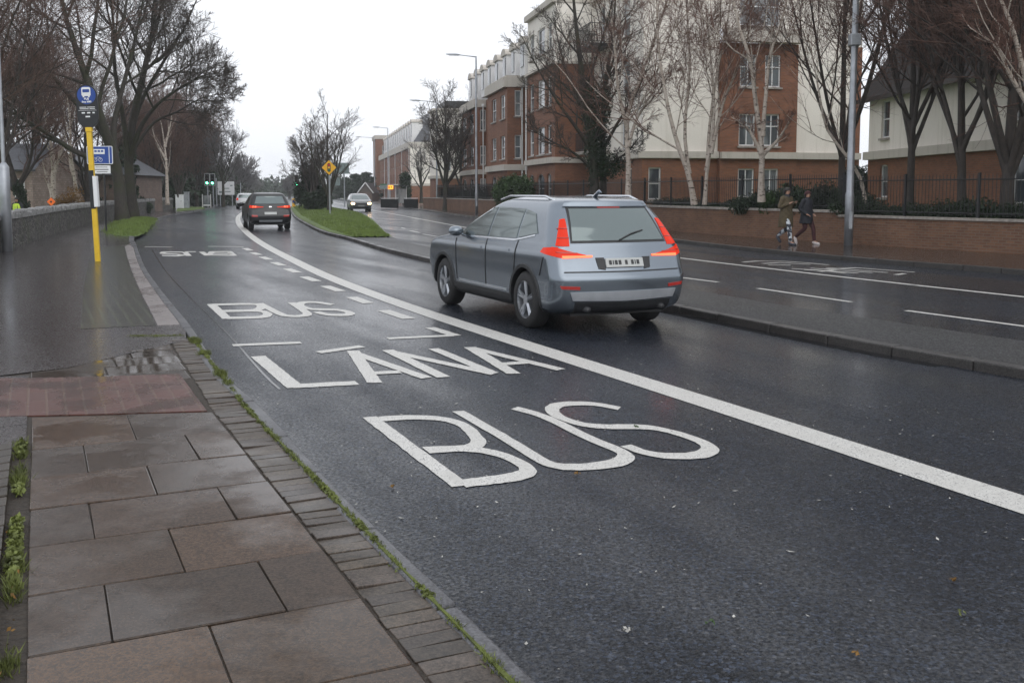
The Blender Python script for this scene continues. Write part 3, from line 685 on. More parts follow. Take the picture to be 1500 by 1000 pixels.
# small round table on the upper balcony
tb=adv(D0,-1.5,-.6); t=thing('balcony_table','small round dark table on the top balcony','table',(*tb,9.75))
mb=MB(); mb.tube([(*tb,10.42),(*tb,10.46)],.34,16); mb.build('table_top',M['blackm'],t); mb=MB(); mb.tube([(*tb,9.75),(*tb,10.42)],.03,6); mb.tube([(*tb,9.752),(*tb,9.77)],.2,12); mb.build('leg',M['blackm'],t)

# ---- brick terraces with bays, mansard and dormers ----
def bay(th,near,length,ret,frontpx,rows,retpx,retrows,E,cor=.62):
    far_=adv(near,length); inn=adv(near,0,ret)
    wf=wins_from_px(far_,(-BF[0],-BF[1]),frontpx,rows); wr=wins_from_px(near,BR,retpx,retrows)
    wall(th,far_,near,[(0,3.1,'brick'),(3.1,E,'brick')],wf,out=-1); wall(th,near,inn,[(0,3.1,'brick'),(3.1,E,'brick')],wr,out=-1)
    bandline(th,[far_,near,inn],3.1,3.5,.05); bandline(th,[far_,near,inn],E,E+cor,.06,'band','cornice')
    bandline(th,[far_,near,inn],E+cor,E+cor+.14,.28,'band','cornice',depth=.1)
    mb=MB(); mb.prism([far_,near,inn,adv(inn,length)],E+cor-.1,E+cor+.02,side=False); mb.build('roof',M['slate'],th)
def dormer(th,p,z0,z1,wd=1.5,dp=1.6):
    # white dormer with a curved pediment, facing the street
    mb=MB(); a=adv(p,-wd/2); b=adv(p,wd/2)
    mb.prism([a,b,adv(b,0,dp),adv(a,0,dp)],z0,z1-.3); d=mb.build('dormer',M['white'],th)
    mb=MB(); K=8
    prof=[(-wd/2-.12,z1-.3),(wd/2+.12,z1-.3)]+[((wd/2+.12)*math.cos(math.pi*k/K),z1-.22+.42*math.sin(math.pi*k/K)) for k in range(K+1)]
    fr=[(*adv(p,u,-.12),z) for u,z in prof]; bk=[(*adv(p,u,dp),z) for u,z in prof]; n=len(prof)
    mb.face(fr); mb.face(bk[::-1])
    for k in range(n): mb.face([fr[k],bk[k],bk[(k+1)%n],fr[(k+1)%n]])
    mb.build('pediment',M['band'],d)
    mb=MB(); mb.box((*adv(p,0,-.03),(z0+z1)/2+.05),(wd*.55,.05,(z1-z0)*.55),math.atan2(BF[1],BF[0])); mb.build('pane',M['pane'],d)
def mansard(th,near,length,depth,z0,z1,inset,mk='slate'):
    a,b=adv(near,length),near; c,d=adv(near,0,depth),adv(near,length,depth)
    a2,b2,c2,d2=adv(a,-inset*.5,inset),adv(b,inset*.5,inset),adv(c,inset*.5,-inset*.3),adv(d,-inset*.5,-inset*.3)
    mb=MB()
    for (p,q,p2,q2) in ((a,b,a2,b2),(b,c,b2,c2),(c,d,c2,d2),(d,a,d2,a2)):
        L=math.dist(p,q); s=math.hypot(z1-z0,inset); mb.face([(*p,z0),(*q,z0),(*q2,z1),(*p2,z1)],0,[(0,0),(L,0),(L-.3,s),(.3,s)])
    mb.face([(*a2,z1),(*b2,z1),(*c2,z1),(*d2,z1)],0,[(0,0),(length,0),(length,depth),(0,depth)])
    mb.build('roof',M[mk],th)
t2near=(WX(743,67),67.0); t3near=(WX(699,83),83.0)
ter=thing('terrace_building','red brick bay fronted terrace with white dormers behind the tall street lamp','apartment building',(*t2near,0))
rw=[(1.0,2.75,'sash','arch'),(3.9,5.45),(6.6,8.2)]
bay(ter,t2near,7.25,1.5,[(720.7,727),(733.2,739.8)],rw,[(754,763.5)],[(1.0,2.75,'sash'),(3.9,5.45),(6.7,8.4)],8.6)
bay(ter,t3near,8.2,1.9,[(678.3,683.5),(688.6,694)],rw,[(703.5,712)],[(1.0,2.75,'sash'),(3.9,5.45),(6.7,8.4)],8.6)
mansard(ter,adv(t2near,-1.5,1.5),33,9,8.9,12.0,2.2)
lnk=adv(t2near,7.25,1.45); wall(ter,adv(lnk,9.5),lnk,[(0,9.2,'brick')],[],out=-1)
dl=(WX(765,66),66.0); 
for k in range(8): dormer(ter,adv(dl,k*3.0+.3*0),9.2,11.55)
ch=adv(dl,.5,3.2); mb=MB(); mb.box((*ch,12.3),(.9,.6,1.8),HA); cm=mb.build('chimney',M['brick'],ter); mb=MB()
for q in(-.2,.2): mb.tube([(ch[0]+q,ch[1],13.2),(ch[0]+q,ch[1],13.7)],.13,8)
mb.build('chimney_pot',M['sill'],cm)
downpipe(ter,adv(t2near,-.09,1.0),.9,8.65); downpipe(ter,adv(t3near,-.09,.5),.9,8.65); downpipe(ter,adv(t2near,-.06,1.45),.9,8.5)
# ---- pale wing behind the terrace ----
w0=(WX(637,103),103.0); w1=adv(w0,0,(WX(700,103)-w0[0]))
wg=thing('apartment_wing','cream rendered wing with flat dark roof between the two brick terraces','apartment building',(*w0,0))
wall(wg,w0,w1,[(0,3.0,'brick'),(3.0,9.9,'cream')],[(1.0,1.7,3.8,5.4,'sash'),(1.0,1.7,6.6,8.2,'sash'),(2.6,3.3,6.6,8.2,'sash')],out=-1)
wall(wg,adv(w0,4),w0,[(0,3.0,'brick'),(3.0,9.9,'cream')],[],out=-1)
bandline(wg,[adv(w0,4),w0,w1],3.0,3.3,.05); bandline(wg,[adv(w0,4),w0,w1],9.9,10.15,.12,'band','cornice')
mb=MB(); mb.prism([adv(w0,2,1.4),adv(w1,2,0),adv(w1,10,0),adv(w0,10,1.4)],10.15,11.1); mb.build('roof',M['blackm'],wg)
# ---- farther terrace ----
e0=(WX(601,148),148.0)
fb=thing('far_terrace_building','far brick terrace with grey mansard roof and cream end wall','apartment building',(*e0,0))
FL=62
wf=[]; k=2.0
while k<FL-3:
    for za,zb in ((.6,2.1),(3.0,4.6),(5.7,7.3)): wf.append((k,k+1.1,za,zb,'sash'))
    k+=3.9
farp=adv(e0,FL)
wall(fb,farp,e0,[(-1.5,2.5,'brick'),(2.5,8.0,'brick')],wf,out=-1); sw=WX(641,149)-e0[0]
wall(fb,e0,adv(e0,0,sw+4),[(-1.5,2.5,'brick'),(2.5,8.4,'cream')],[],out=-1)
bandline(fb,[farp,e0,adv(e0,0,sw+4)],8.0,8.95,.1,'band','cornice'); bandline(fb,[farp,e0,adv(e0,0,sw+4)],2.5,2.85,.06)
for q in (0.3,12,24,36,48): downpipe(fb,adv(e0,q,-.12),0,7.9)
mansard(fb,adv(e0,.5,.6),FL-2,9.5,8.95,12.6,2.4)
for q in range(15): dormer(fb,adv(e0,2+q*3.9,.45),9.0,12.2,1.4,1.6)
mansard(fb,adv(e0,2.5,.9),FL-8,12,9.0,14.0,3.2)
tw0=adv(e0,64.5,-.6); tw=thing('brick_tower_block','far square brick block with flat parapet at the end of the street','apartment building',(*tw0,0))
wall(tw,tw0,adv(tw0,0,4),[(-1,12.6,'brick')],[(1.3,2.4,9.2,11.2,'sash')],out=-1); wall(tw,adv(tw0,9),tw0,[(-1,12.6,'brick')],[(2,3,9,11,'sash'),(5.5,6.5,9,11,'sash'),(2,3,5,7,'sash'),(5.5,6.5,5,7,'sash')],out=-1)
bandline(tw,[adv(tw0,9),tw0,adv(tw0,0,4)],12.6,13.4,.12,'band','cornice')
mb=MB(); mb.prism([adv(tw0,9),tw0,adv(tw0,0,4),adv(tw0,9,4)],12.5,13.3,side=False); mb.build('roof',M['slate'],tw)
# ---- right hand house with steep brown roof ----
r0=(WX(1270,45),45.0); HB=R(-2.0); rd=(-math.sin(HB)*1.0,-math.cos(HB)); rl_=32
rh=thing('gabled_house','cream and brick building with a steep brown tiled roof at the right','house',(*r0,0))
r1=(r0[0]+rd[0]*rl_,r0[1]+rd[1]*rl_); wn=[]
hr=[(1288,1299.5),(1330,1338)]
for a,b in hr:
    u0,u1=sorted((hit(a,r0,rd),hit(b,r0,rd))); wn+= [(u0,u1,1.45,2.85,'sash','arch'),(u0,u1,4.0,5.6,'sash')]
for u in (12.1,17.5,23): wn+=[(u,u+1.0,1.3,2.9,'sash'),(u,u+1.0,4.0,5.6,'sash')]
wall(rh,r0,r1,[(0,3.1,'brick'),(3.45,5.8,'cream')],wn,out=-1)
bandline(rh,[r0,r1],3.1,3.45,.06)
g0=(r0[0]+9,r0[1]+.3); wall(rh,g0,r0,[(0,3.1,'brick'),(3.1,5.8,'cream')],[],out=-1)
mb=MB(); ev=.35
def rp(u,o,z): return (r0[0]+rd[0]*u+o, r0[1]+rd[1]*u, z)
a,b,c,d=rp(-.4,-ev,5.75),rp(rl_,-ev,5.75),rp(rl_,9,5.75),rp(-.4,9,5.75); a2,b2=rp(1.6,2.5,11.2),rp(rl_,2.5,11.2); c2,d2=rp(rl_,6.5,11.2),rp(1.6,6.5,11.2)
mb.face([a,b,b2,a2],0,[(0,0),(rl_,0),(rl_,5.8),(2,5.8)]); mb.face([d,a,a2,d2],0,[(0,0),(9,0),(7,5.5),(2,5.5)]); mb.face([a2,b2,c2,d2],0,[(0,0),(rl_,0),(rl_,4),(0,4)]); mb.face([c,d,d2,c2],0,[(0,0),(rl_,0),(rl_,5.8),(0,5.8)])
mb.build('roof',M['tiles'],rh); bandline(rh,[(a[0]+.02,a[1]),(b[0]+.02,b[1])],5.6,5.78,0,'blackm','gutter',depth=.14)
# ---- small gabled house at the end of the road ----
hx=(WX(526,160),160.0); hs_=thing('small_gabled_house','small distant house with white bargeboards on its gable','house',(hx[0]+1,160,0))
mb=MB(); x0,x1=hx[0],WX(545,160); xm=(x0+x1)/2
mb.prism([(x0,160),(x1,160),(x1,168),(x0,168)],-1,1.6); mb.face([(x0,160,1.6),(x1,160,1.6),(xm,160,2.9)]); mb.build('wall',M['redstone'],hs_)
mb=MB()
for s,xx in ((-1,x0-.2),(1,x1+.2)): mb.face([(xx,159.8,1.45),(xm,159.8,3.05),(xm,168,3.05),(xx,168,1.45)])
mb.build('roof',M['slate'],hs_); mb=MB()
for xx in (x0-.25,x1+.25): mb.tube([(xx,159.7,1.4),(xm,159.7,3.08)],.09,4)
mb.build('bargeboard',M['frame'],hs_)

# ---- left: stone cottage and long stone outbuilding ----
def gable_house(name,label,p0,w,dp,ze,zr,mk,roofm,hip=0,rz=0,wins=True):
    t=thing(name,label,'house',(*p0,0),rz,local=True); mb=MB()
    pr=[(0,0),(w,0),(w,dp),(0,dp)]
    mb.prism(pr,-.4,ze); 
    if not hip:
        for x in (0,w): mb.face([(x,0,ze),(x,dp,ze),(x,dp/2,zr)],0,[(0,ze),(dp,ze),(dp/2,zr)])
    mb.build('wall',M[mk],t); mb=MB(); e=.35
    s=math.hypot(dp/2,zr-ze)
    for yy in (-e,dp+e):
        mb.face([(-e,yy,ze-.1),(w+e,yy,ze-.1),(w-hip,dp/2,zr),(hip,dp/2,zr)],0,[(0,0),(w,0),(w-hip,s),(hip,s)])
    if hip:
        for xx,hh in ((-e,hip),(w+e,w-hip)): mb.face([(xx,-e,ze-.1),(xx,dp+e,ze-.1),(hh,dp/2,zr)],0,[(0,0),(dp,0),(dp/2,s)])
    mb.build('roof',M[roofm],t)
    mb=MB(); mb.box((w/2,-e,ze-.16),(w+2*e,.12,.12)); mb.build('gutter',M['blackm'],t); return t
q=(WX(13,62),62.0); ct=gable_house('stone_cottage','pale stone cottage end with slate roof at the left edge','x',0,0,0,0,'ashstone','slate') if False else None
t=gable_house('stone_cottage','pale pink stone cottage with a blue grey slate roof at the left edge',(WX(-60,60),60),WX(48,60)-WX(-60,60),7,3.1,4.7,'ashstone','slate')
mb=MB(); ww=WX(48,60)-WX(-60,60)
mb.box((ww-.75,-.03,1.9),(.6,.06,1.1)); wo=mb.build('window',M['frame'],t); mb=MB(); mb.box((ww-.75,-.06,1.9),(.48,.03,.98)); mb.build('pane',M['pane'],wo)
mb=MB(); mb.tube([(ww-1.05,-.02,2.25),(ww-1.05,-.3,2.3)],.03,6); mb.tube([(ww-1.05,-.34,1.85),(ww-1.05,-.34,1.95),(ww-1.05,-.34,2.35),(ww-1.05,-.34,2.5)],[.08,.19,.19,.05],10); mb.build('wall_lantern',M['blackm'],t)
t=gable_house('stone_outbuilding','long brown stone building with a dark hipped slate roof behind the wall','x' and (WX(50,72),72),WX(160,72)-WX(50,72)+1,8,3.0,5.0,'redstone','slate',hip=2)

# ================= WALLS AND RAILINGS =================
def rubble():
    m,t,b=nm('rubble_stone_wall'); v=coords(t); vo=t.nodes.new('ShaderNodeTexVoronoi'); vo.inputs['Scale'].default_value=5.5; t.links.new(coords(t,0,(1,1,1.7)),vo.inputs['Vector'])
    vo2=t.nodes.new('ShaderNodeTexVoronoi'); vo2.feature='DISTANCE_TO_EDGE'; vo2.inputs['Scale'].default_value=5.5; t.links.new(coords(t,0,(1,1,1.7)),vo2.inputs['Vector'])
    sp=t.nodes.new('ShaderNodeSeparateColor'); t.links.new(vo.outputs['Color'],sp.inputs[0]); c=mixc(t,sp.outputs[0],(.035,.034,.034),(.15,.14,.13)); c=mixc(t,ramp(t,vo2.outputs[0],[(.02,1),(.07,0)]),c,(.03,.028,.025))
    c=mixc(t,ramp(t,noise(t,v,1.2,5),[(.5,0),(.7,.6)]),c,(.05,.06,.025)); t.links.new(c,b.inputs['Base Color']); b.inputs['Roughness'].default_value=.7
    bump(t,b,ramp(t,vo2.outputs[0],[(0,0),(.15,1)]),.9,.05); return m
M['rubble']=rubble(); M['capstone']=simple('wall_capstone',(.20,.20,.20),.55,var=.5,scale=6,bs=.8,bscale=20,bd=.02)
lw=thing('stone_boundary_wall','grey rubble stone wall with upright coping stones along the left footpath','stone wall',(*LWn[3],0))
def wallmesh(line,th,z0,z1,side=-1):
    mb=MB(); a=line; b=offset_line(line,side*th); u=0
    for i in range(len(a)-1):
        L=math.dist(a[i],a[i+1])
        for p,q,fl in ((a[i],a[i+1],0),(b[i],b[i+1],1)):
            mb.face([(*p,z0),(*q,z0),(*q,z1),(*p,z1)],0,[(u,z0),(u+L,z0),(u+L,z1),(u,z1)])
        mb.face([(*a[i],z1),(*a[i+1],z1),(*b[i+1],z1),(*b[i],z1)],0,[(u,0),(u+L,0),(u+L,th),(u,th)]); u+=L
    for k in (0,-1): mb.face([(*a[k],z0),(*b[k],z0),(*b[k],z1),(*a[k],z1)],0,[(0,z0),(th,z0),(th,z1),(0,z1)])
    return mb
LWv=[p for p in LW if p[1]>17]
wallmesh(LWv,.45,0,.93).build('wall',M['rubble'],lw)
mb=MB(); P=[]; 
for a,b in zip(LWv,LWv[1:]):
    L=math.dist(a,b); n=max(1,int(L/.24)); dx,dy=(b[0]-a[0])/L,(b[1]-a[1])/L; rz=math.atan2(dy,dx)
    for k in range(n):
        s=(k+.5)*L/n; h=rnd.uniform(.12,.24); mb.box((a[0]+dx*s-dy*.22,a[1]+dy*s+dx*.22,.93+h/2),(L/n*.9,.52+rnd.uniform(-.05,.03),h),rz+rnd.uniform(-.12,.12))
mb.build('coping',M['capstone'],lw,bevel=.02)
def split_line(line,y): 
    a=[p for p in line if p[1]<=y]; b=[p for p in line if p[1]>y]
    p,q=a[-1],b[0]; k=(y-p[1])/(q[1]-p[1]); m=(p[0]+(q[0]-p[0])*k,y); return a+[m],[m]+b
wa,wb_=split_line(WR,31.0)
def garden_wall(line,h,label,cap=.07):
    t=thing('garden_wall',label,'brick wall',(*line[0],0)); wallmesh(line,.30,0,h,1).build('wall',M['brickdark'],t)
    mb=MB(); o=offset_line(line,-.05); i=offset_line(line,.35); mb.prism(o+i[::-1],h,h+cap,bottom=True); mb.build('coping',M['sill'],t,bevel=.01); return t
garden_wall(wa,.93,'lower brick garden wall with grey coping at the right, under the black railings')
garden_wall(wb_,1.06,'higher stretch of brick garden wall running behind the two walkers and away up the street')
def railing(line,z0,h,label,step=.115,post=2.4):
    t=thing('railing',label,'railing',(*line[0],0)); ln=offset_line(line,.16); P=[]
    mbp=MB(); mbb=MB(); acc=0; nextb=0; nextp=0
    for a,b in zip(ln,ln[1:]):
        L=math.dist(a,b); dx,dy=(b[0]-a[0])/L,(b[1]-a[1])/L
        for z in (z0+.12,z0+h-.12): mbb.tube([(*a,z),(*b,z)],.018,4)
        while nextb<acc+L:
            s=nextb-acc; x,y=a[0]+dx*s,a[1]+dy*s; mbb.tube([(x,y,z0+.05),(x,y,z0+h-.02),(x,y,z0+h+.05)],[.010,.010,.001],4,cap=False); nextb+=step
        while nextp<acc+L:
            s=nextp-acc; x,y=a[0]+dx*s,a[1]+dy*s; pm=MB(); pm.box((x,y,z0+h/2+.03),(.06,.06,h+.06),math.atan2(dy,dx)); pm.build('post',M['blackm'],t); nextp+=post
        acc+=L
    mbb.build('bars',M['blackm'],t)
railing(wa,1.0,1.15,'black iron railing above the lower garden wall at the right'); railing([p for p in wb_ if p[1]<92],1.13,1.1,'black iron railing above the higher garden wall beyond the walkers',post=2.6)
for (a,b,lab) in ((558,583,'longer dark slatted barrier with white top rail at the far junction'),(592,612,'shorter dark slatted barrier with white top rail beside the roadside tree')):
    p=G(a,306.3,PZ); q=G(b,307.2,PZ); p=(WX(a,97),97.0); q=(WX(b,95),95.0)
    t=thing('barrier',lab,'barrier',(*p,PZ)); L=math.dist(p,q); rz=math.atan2(q[1]-p[1],q[0]-p[0]); mb=MB(); n=int(L/.13)
    for k in range(n+1): mb.box((p[0]+(q[0]-p[0])*k/n,p[1]+(q[1]-p[1])*k/n,PZ+.42),(.10,.03,.84),rz)
    mb.box(((p[0]+q[0])/2,(p[1]+q[1])/2+.04,PZ+.4),(L,.03,.75),rz); mb.build('panel',M['blackm'],t)
    mb=MB(); mb.tube([(*p,PZ+.9),(*q,PZ+.93)],.035,6); mb.build('rail',M['frame'],t)
    for e in (p,q): mb=MB(); mb.tube([(*e,PZ),(*e,PZ+.9)],.04,6); mb.build('post',M['blackm'],t)
# ================= CARS =================
def carpaint(name,col,rough=.28,metal=.3,coat=.7):
    m,t,b=nm(name); v=coords(t); b.inputs['Metallic'].default_value=metal
    c=mixc(t,ramp(t,noise(t,v,2.5,5),[(.35,0),(.7,.25)]),col,[x*.85+.004 for x in col]); t.links.new(c,b.inputs['Base Color'])
    b.inputs['Roughness'].default_value=rough
    b.inputs['Coat Weight'].default_value=coat; b.inputs['Coat Roughness'].default_value=.08; return m
M['p_grey']=carpaint('grey_blue_car_paint',(.18,.21,.245),.24,.8); M['p_black']=carpaint('black_car_paint',(.008,.009,.011),.35,0,.25)
M['p_white']=carpaint('white_car_paint',(.60,.62,.64),.3,0); M['p_silver']=carpaint('dark_silver_car_paint',(.17,.175,.18),.3,.3)
M['carglass']=simple('car_glass',(.16,.19,.19),.05,.75,var=0,spec=.9); M['cartrim']=simple('black_car_trim',(.016,.017,.019),.5,var=.2)
M['tyre']=simple('tyre_rubber',(.018,.018,.019),.75,var=.2,bs=.3); M['rim']=simple('alloy_rim',(.42,.44,.47),.3,.8,var=.1); M['chrome']=simple('chrome_trim',(.6,.62,.65),.15,1,var=.05)
M['silvertrim']=simple('silver_bumper_trim',(.40,.42,.45),.35,.5,var=.1)
M['tail']=simple('lit_tail_lamp',(.36,.022,.010),.25,emis=((1,.045,.012),.28),var=0,coat=0,spec=.15); M['taildim']=simple('tail_lamp_red',(.22,.012,.01),.25,var=0,coat=1,emis=((1,.05,.02),.08))
M['brake']=simple('bright_brake_lamp',(.8,.1,.05),.3,emis=((1,.10,.03),2.0),var=0); M['head']=simple('lit_headlamp',(.9,.7,.4),.2,emis=((1,.62,.28),9),var=0)
M['plate']=simple('number_plate',(.42,.43,.42),.4,var=.05)
def pchip(xs,ys,x):
    xs=np.array(xs,float); ys=np.array(ys,float); h=np.diff(xs); d=np.diff(ys)/h; m=np.zeros(len(xs)); m[0]=d[0]; m[-1]=d[-1]
    for i in range(1,len(xs)-1):
        if d[i-1]*d[i]>0:
            w1=2*h[i]+h[i-1]; w2=h[i]+2*h[i-1]; m[i]=(w1+w2)/(w1/d[i-1]+w2/d[i])
    x=np.asarray(x,float); k=np.clip(np.searchsorted(xs,x)-1,0,len(xs)-2); t=(x-xs[k])/h[k]
    return (2*t**3-3*t**2+1)*ys[k]+(t**3-2*t**2+t)*h[k]*m[k]+(-2*t**3+3*t**2)*ys[k+1]+(t**3-t**2)*h[k]*m[k+1]
class CarShape:
    """stack of rounded-rectangle rings; table rows: z, x rear, x front, half width, corner radius, end bulge"""
    def __init__(s,table):
        s.T=np.array(table,float); q=np.arange(len(table),dtype=float); s.n=40; s.D=np.linspace(0,len(table)-1,s.n*(len(table)-1)+1)
        s.L=np.stack([pchip(q,s.T[:,i],s.D) for i in range(6)],1).tolist(); s.zs=[r[0] for r in s.L]
    def ring(s,q):
        x=min(max(q*s.n,0),len(s.L)-1.0001); i=int(x); k=x-i; return [a+(b-a)*k for a,b in zip(s.L[i],s.L[i+1])]
    def q_of(s,z):
        import bisect
        i=min(max(bisect.bisect_left(s.zs,z)-1,0),len(s.zs)-2); a,b=s.zs[i],s.zs[i+1]
        return (i+min(1,max(0,(z-a)/(b-a+1e-12))))/s.n
    def pt(s,t,q=None,z=None):
        if q is None: q=s.q_of(z)
        z,xr,xf,w,r,bl=s.ring(q); r=min(r,w*.95,(xf-xr)*.45)
        if t<=1: y=t*(w-r); return (xr-0+bl*((t*(w-r))/w)**2*1.0,y,z) if True else None
        e=bl*((w-r)/w)**2
        if t<=2:
            a=(t-1)*math.pi/2; return (xr+e+(r)*(1-math.cos(a)), w-r+r*math.sin(a),z)
        if t<=3:
            x0,x1=xr+e+r,xf-e-r; u=t-2; return (x0+(x1-x0)*u, w,z)
        if t<=4:
            a=(t-3)*math.pi/2; return (xf-e-r+r*math.sin(a), w-r+r*math.cos(a),z)
        y=(5-t)*(w-r); return (xf-bl*(y/w)**2,y,z)
    def tside(s,x,z):
        lo,hi=1.0,4.0; q=s.q_of(z)
        for _ in range(20):
            m=(lo+hi)/2
            if s.pt(m,q=q)[0]<x: lo=m
            else: hi=m
        return lo
    def trear(s,y,z):
        lo,hi=0.0,2.0; q=s.q_of(z)
        for _ in range(20):
            m=(lo+hi)/2
            if s.pt(m,q=q)[1]<y: lo=m
            else: hi=m
        return lo
    def tfront(s,y,z): 
        lo,hi=3.0,5.0; q=s.q_of(z)
        for _ in range(20):
            m=(lo+hi)/2
            if s.pt(m,q=q)[1]>y: lo=m
            else: hi=m
        return lo
    def body(s,nq=70,ts=None):
        ts=np.concatenate([np.linspace(0,1,7)[:-1],np.linspace(1,2,9)[:-1],np.linspace(2,3,40)[:-1],np.linspace(3,4,9)[:-1],np.linspace(4,5,7)])
        mb=MB(); rows=[]
        for q in np.linspace(0,len(s.T)-1,nq):
            L=[s.pt(t,q=q) for t in ts]; rows.append(L+[(p[0],-p[1],p[2]) for p in L[::-1][1:-1]])
        n=len(rows[0]); 
        for r in rows: mb.v.extend(r)
        for i in range(len(rows)-1):
            for j in range(n):
                mb.f.append([i*n+j,i*n+(j+1)%n,(i+1)*n+(j+1)%n,(i+1)*n+j][::-1]); mb.m.append(0); mb.uv.append(None)
        mb.f.append(list(range(n))); mb.m.append(0); mb.uv.append(None); b=(len(rows)-1)*n; mb.f.append([b+j for j in range(n)][::-1]); mb.m.append(0); mb.uv.append(None)
        return mb
    def patch(s,P,off=.006,thick=.02,sides=(1,)):
        """P grid of (t,z); surface patch lifted by off, with its rim turned in"""
        mb=MB()
        for sd in sides:
            G_=[]
            for row in P:
                o=[]
                for t,z in row:
                    q=s.q_of(z); p=Vector(s.pt(t,q=q)); e=.02
                    a=Vector(s.pt(min(5,t+e),q=q))-Vector(s.pt(max(0,t-e),q=q)); c=Vector(s.pt(t,q=min(q+.05,len(s.T)-1)))-Vector(s.pt(t,q=max(q-.05,0)))
                    n=c.cross(a); 
                    if n.length<1e-9: n=Vector((0,1,0))
                    n.normalize()
                    if n.y*max(p.y,.01)+n.x*(p.x-2.3)*.2<0: n=-n
                    o.append((p,n))
                G_.append(o)
            f=lambda pn,k:(lambda v:(v.x,v.y*sd,v.z))(pn[0]+pn[1]*k)
            mb.grid([[f(x,off) for x in r] for r in G_],flip=(sd<0))
            edge=G_[0]+[r[-1] for r in G_[1:]]+G_[-1][::-1][1:]+[r[0] for r in G_[::-1][1:-1]]
            for i in range(len(edge)):
                a,b=edge[i],edge[(i+1)%len(edge)]; mb.face([f(a,off),f(b,off),f(b,off-thick),f(a,off-thick)])
        return mb
    def quad(s,kind,lo,hi,nu=10,nv=6):
        """lo/hi: lists of (a,z) along the lower and upper edge; a is x for 'side', y for 'rear'/'front'"""
        fn={'side':s.tside,'rear':s.trear,'front':s.tfront,'t':lambda a,z:a}[kind]
        def samp(L,u):
            d=[0]
            for a,b in zip(L,L[1:]): d.append(d[-1]+math.dist(a,b)+1e-9)
            x=u*d[-1]
            for i in range(len(L)-1):
                if d[i+1]>=x-1e-9: k=(x-d[i])/(d[i+1]-d[i]); return (L[i][0]+(L[i+1][0]-L[i][0])*k,L[i][1]+(L[i+1][1]-L[i][1])*k)
            return L[-1]
        P=[]
        for j in range(nv+1):
            row=[]
            for i in range(nu+1):
                a=samp(lo,i/nu); b=samp(hi,i/nu); v=j/nv; A_,z=a[0]+(b[0]-a[0])*v,a[1]+(b[1]-a[1])*v
                row.append((fn(A_,z),z))
            P.append(row)
        return P
def wheel(parent,c,side,r=.36,wd=.235,spokes=5):
    mb=MB(); K=40
    prof=[(r*.66,-wd/2),(r*.90,-wd/2),(r*.985,-wd/2+.03),(r,-wd/4),(r,wd/4),(r*.985,wd/2-.03),(r*.90,wd/2),(r*.66,wd/2)]
    rows=[[ (c[0]+a*math.cos(2*math.pi*k/K),c[1]+o*side,c[2]+a*math.sin(2*math.pi*k/K)) for a,o in prof] for k in range(K+1)]
    mb.grid(rows,flip=(side<0)); w=thing_part(mb.build('wheel',M['tyre'],parent,smooth=True),None)
    mb=MB(); f=wd/2-.02
    prof=[(r*.69,f+.012),(r*.64,f+.010),(r*.60,f-.07),(r*.60,-wd/2)]
    rows=[[ (c[0]+a*math.cos(2*math.pi*k/K),c[1]+o*side,c[2]+a*math.sin(2*math.pi*k/K)) for a,o in prof] for k in range(K+1)]; mb.grid(rows)
    for k in range(spokes):
        for dlt in (-.11,.11):
            a=2*math.pi*k/spokes+.3; p0=(c[0]+.05*math.cos(a),c[1]+(f-.02)*side,c[2]+.05*math.sin(a)); p1=(c[0]+r*.65*math.cos(a+dlt),c[1]+(f-.005)*side,c[2]+r*.65*math.sin(a+dlt)); mb.tube([p0,p1],[.026,.017],5)
    mb.disc((c[0],c[1]+(f-.01)*side,c[2]),.06,(0,1,0),12,0,.03)
    mb.build('rim',M['rim'],w,smooth=False)
    mb=MB(); mb.disc((c[0],c[1]+(f-.10)*side,c[2]),r*.62,(0,1,0),24,0,.02); mb.build('brake_disc',M['cartrim'],w)
def thing_part(o,x): return o
def carve(body,cuts):
    """cut the wheel arches out of the closed body shell"""
    for (c,r,d) in cuts:
        mb=MB(); K=32; A=[(c[0]+r*math.cos(2*math.pi*k/K),c[2]+r*math.sin(2*math.pi*k/K)) for k in range(K)]
        n=len(A); y0,y1=c[1]-d,c[1]+d
        for y in (y0,y1):
            for a in A: mb.v.append((a[0],y,a[1]))
        mb.f=[list(range(n)),[n+i for i in range(n)][::-1]]+[[i,(i+1)%n,n+(i+1)%n,n+i][::-1] for i in range(n)]; mb.m=[0]*len(mb.f); mb.uv=[None]*len(mb.f)
        cu=mb.build('cutter',M['cartrim'],body.parent); bm=bmesh.new(); bm.from_mesh(cu.data); bmesh.ops.recalc_face_normals(bm,faces=bm.faces); bm.to_mesh(cu.data); bm.free()
        md=body.modifiers.new('b','BOOLEAN'); md.object=cu; md.operation='DIFFERENCE'; md.solver='EXACT'
        try: md.material_mode='TRANSFER'
        except Exception: pass
        dg=bpy.context.evaluated_depsgraph_get(); dg.update(); me=bpy.data.meshes.new_from_object(body.evaluated_get(dg)); body.modifiers.clear()
        old=body.data; body.data=me; bpy.data.meshes.remove(old); bpy.data.objects.remove(cu,do_unlink=True)
    body.data.polygons.foreach_set('use_smooth',[True]*len(body.data.polygons)); body.data.set_sharp_from_angle(angle=R(32)); body.data.update()
def strip(s,t,pts,kind,w,off,thick,name,mat,parent,sides=(1,-1),wz=None):
    """trim strip along pts [(a,z)]"""
    lo=[(a,z-w/2) for a,z in pts]; hi=[(a,z+w/2) for a,z in pts]
    return s.patch(s.quad(kind,lo,hi,max(8,len(pts)*3),2),off,thick,sides).build(name,mat,parent,smooth=False)
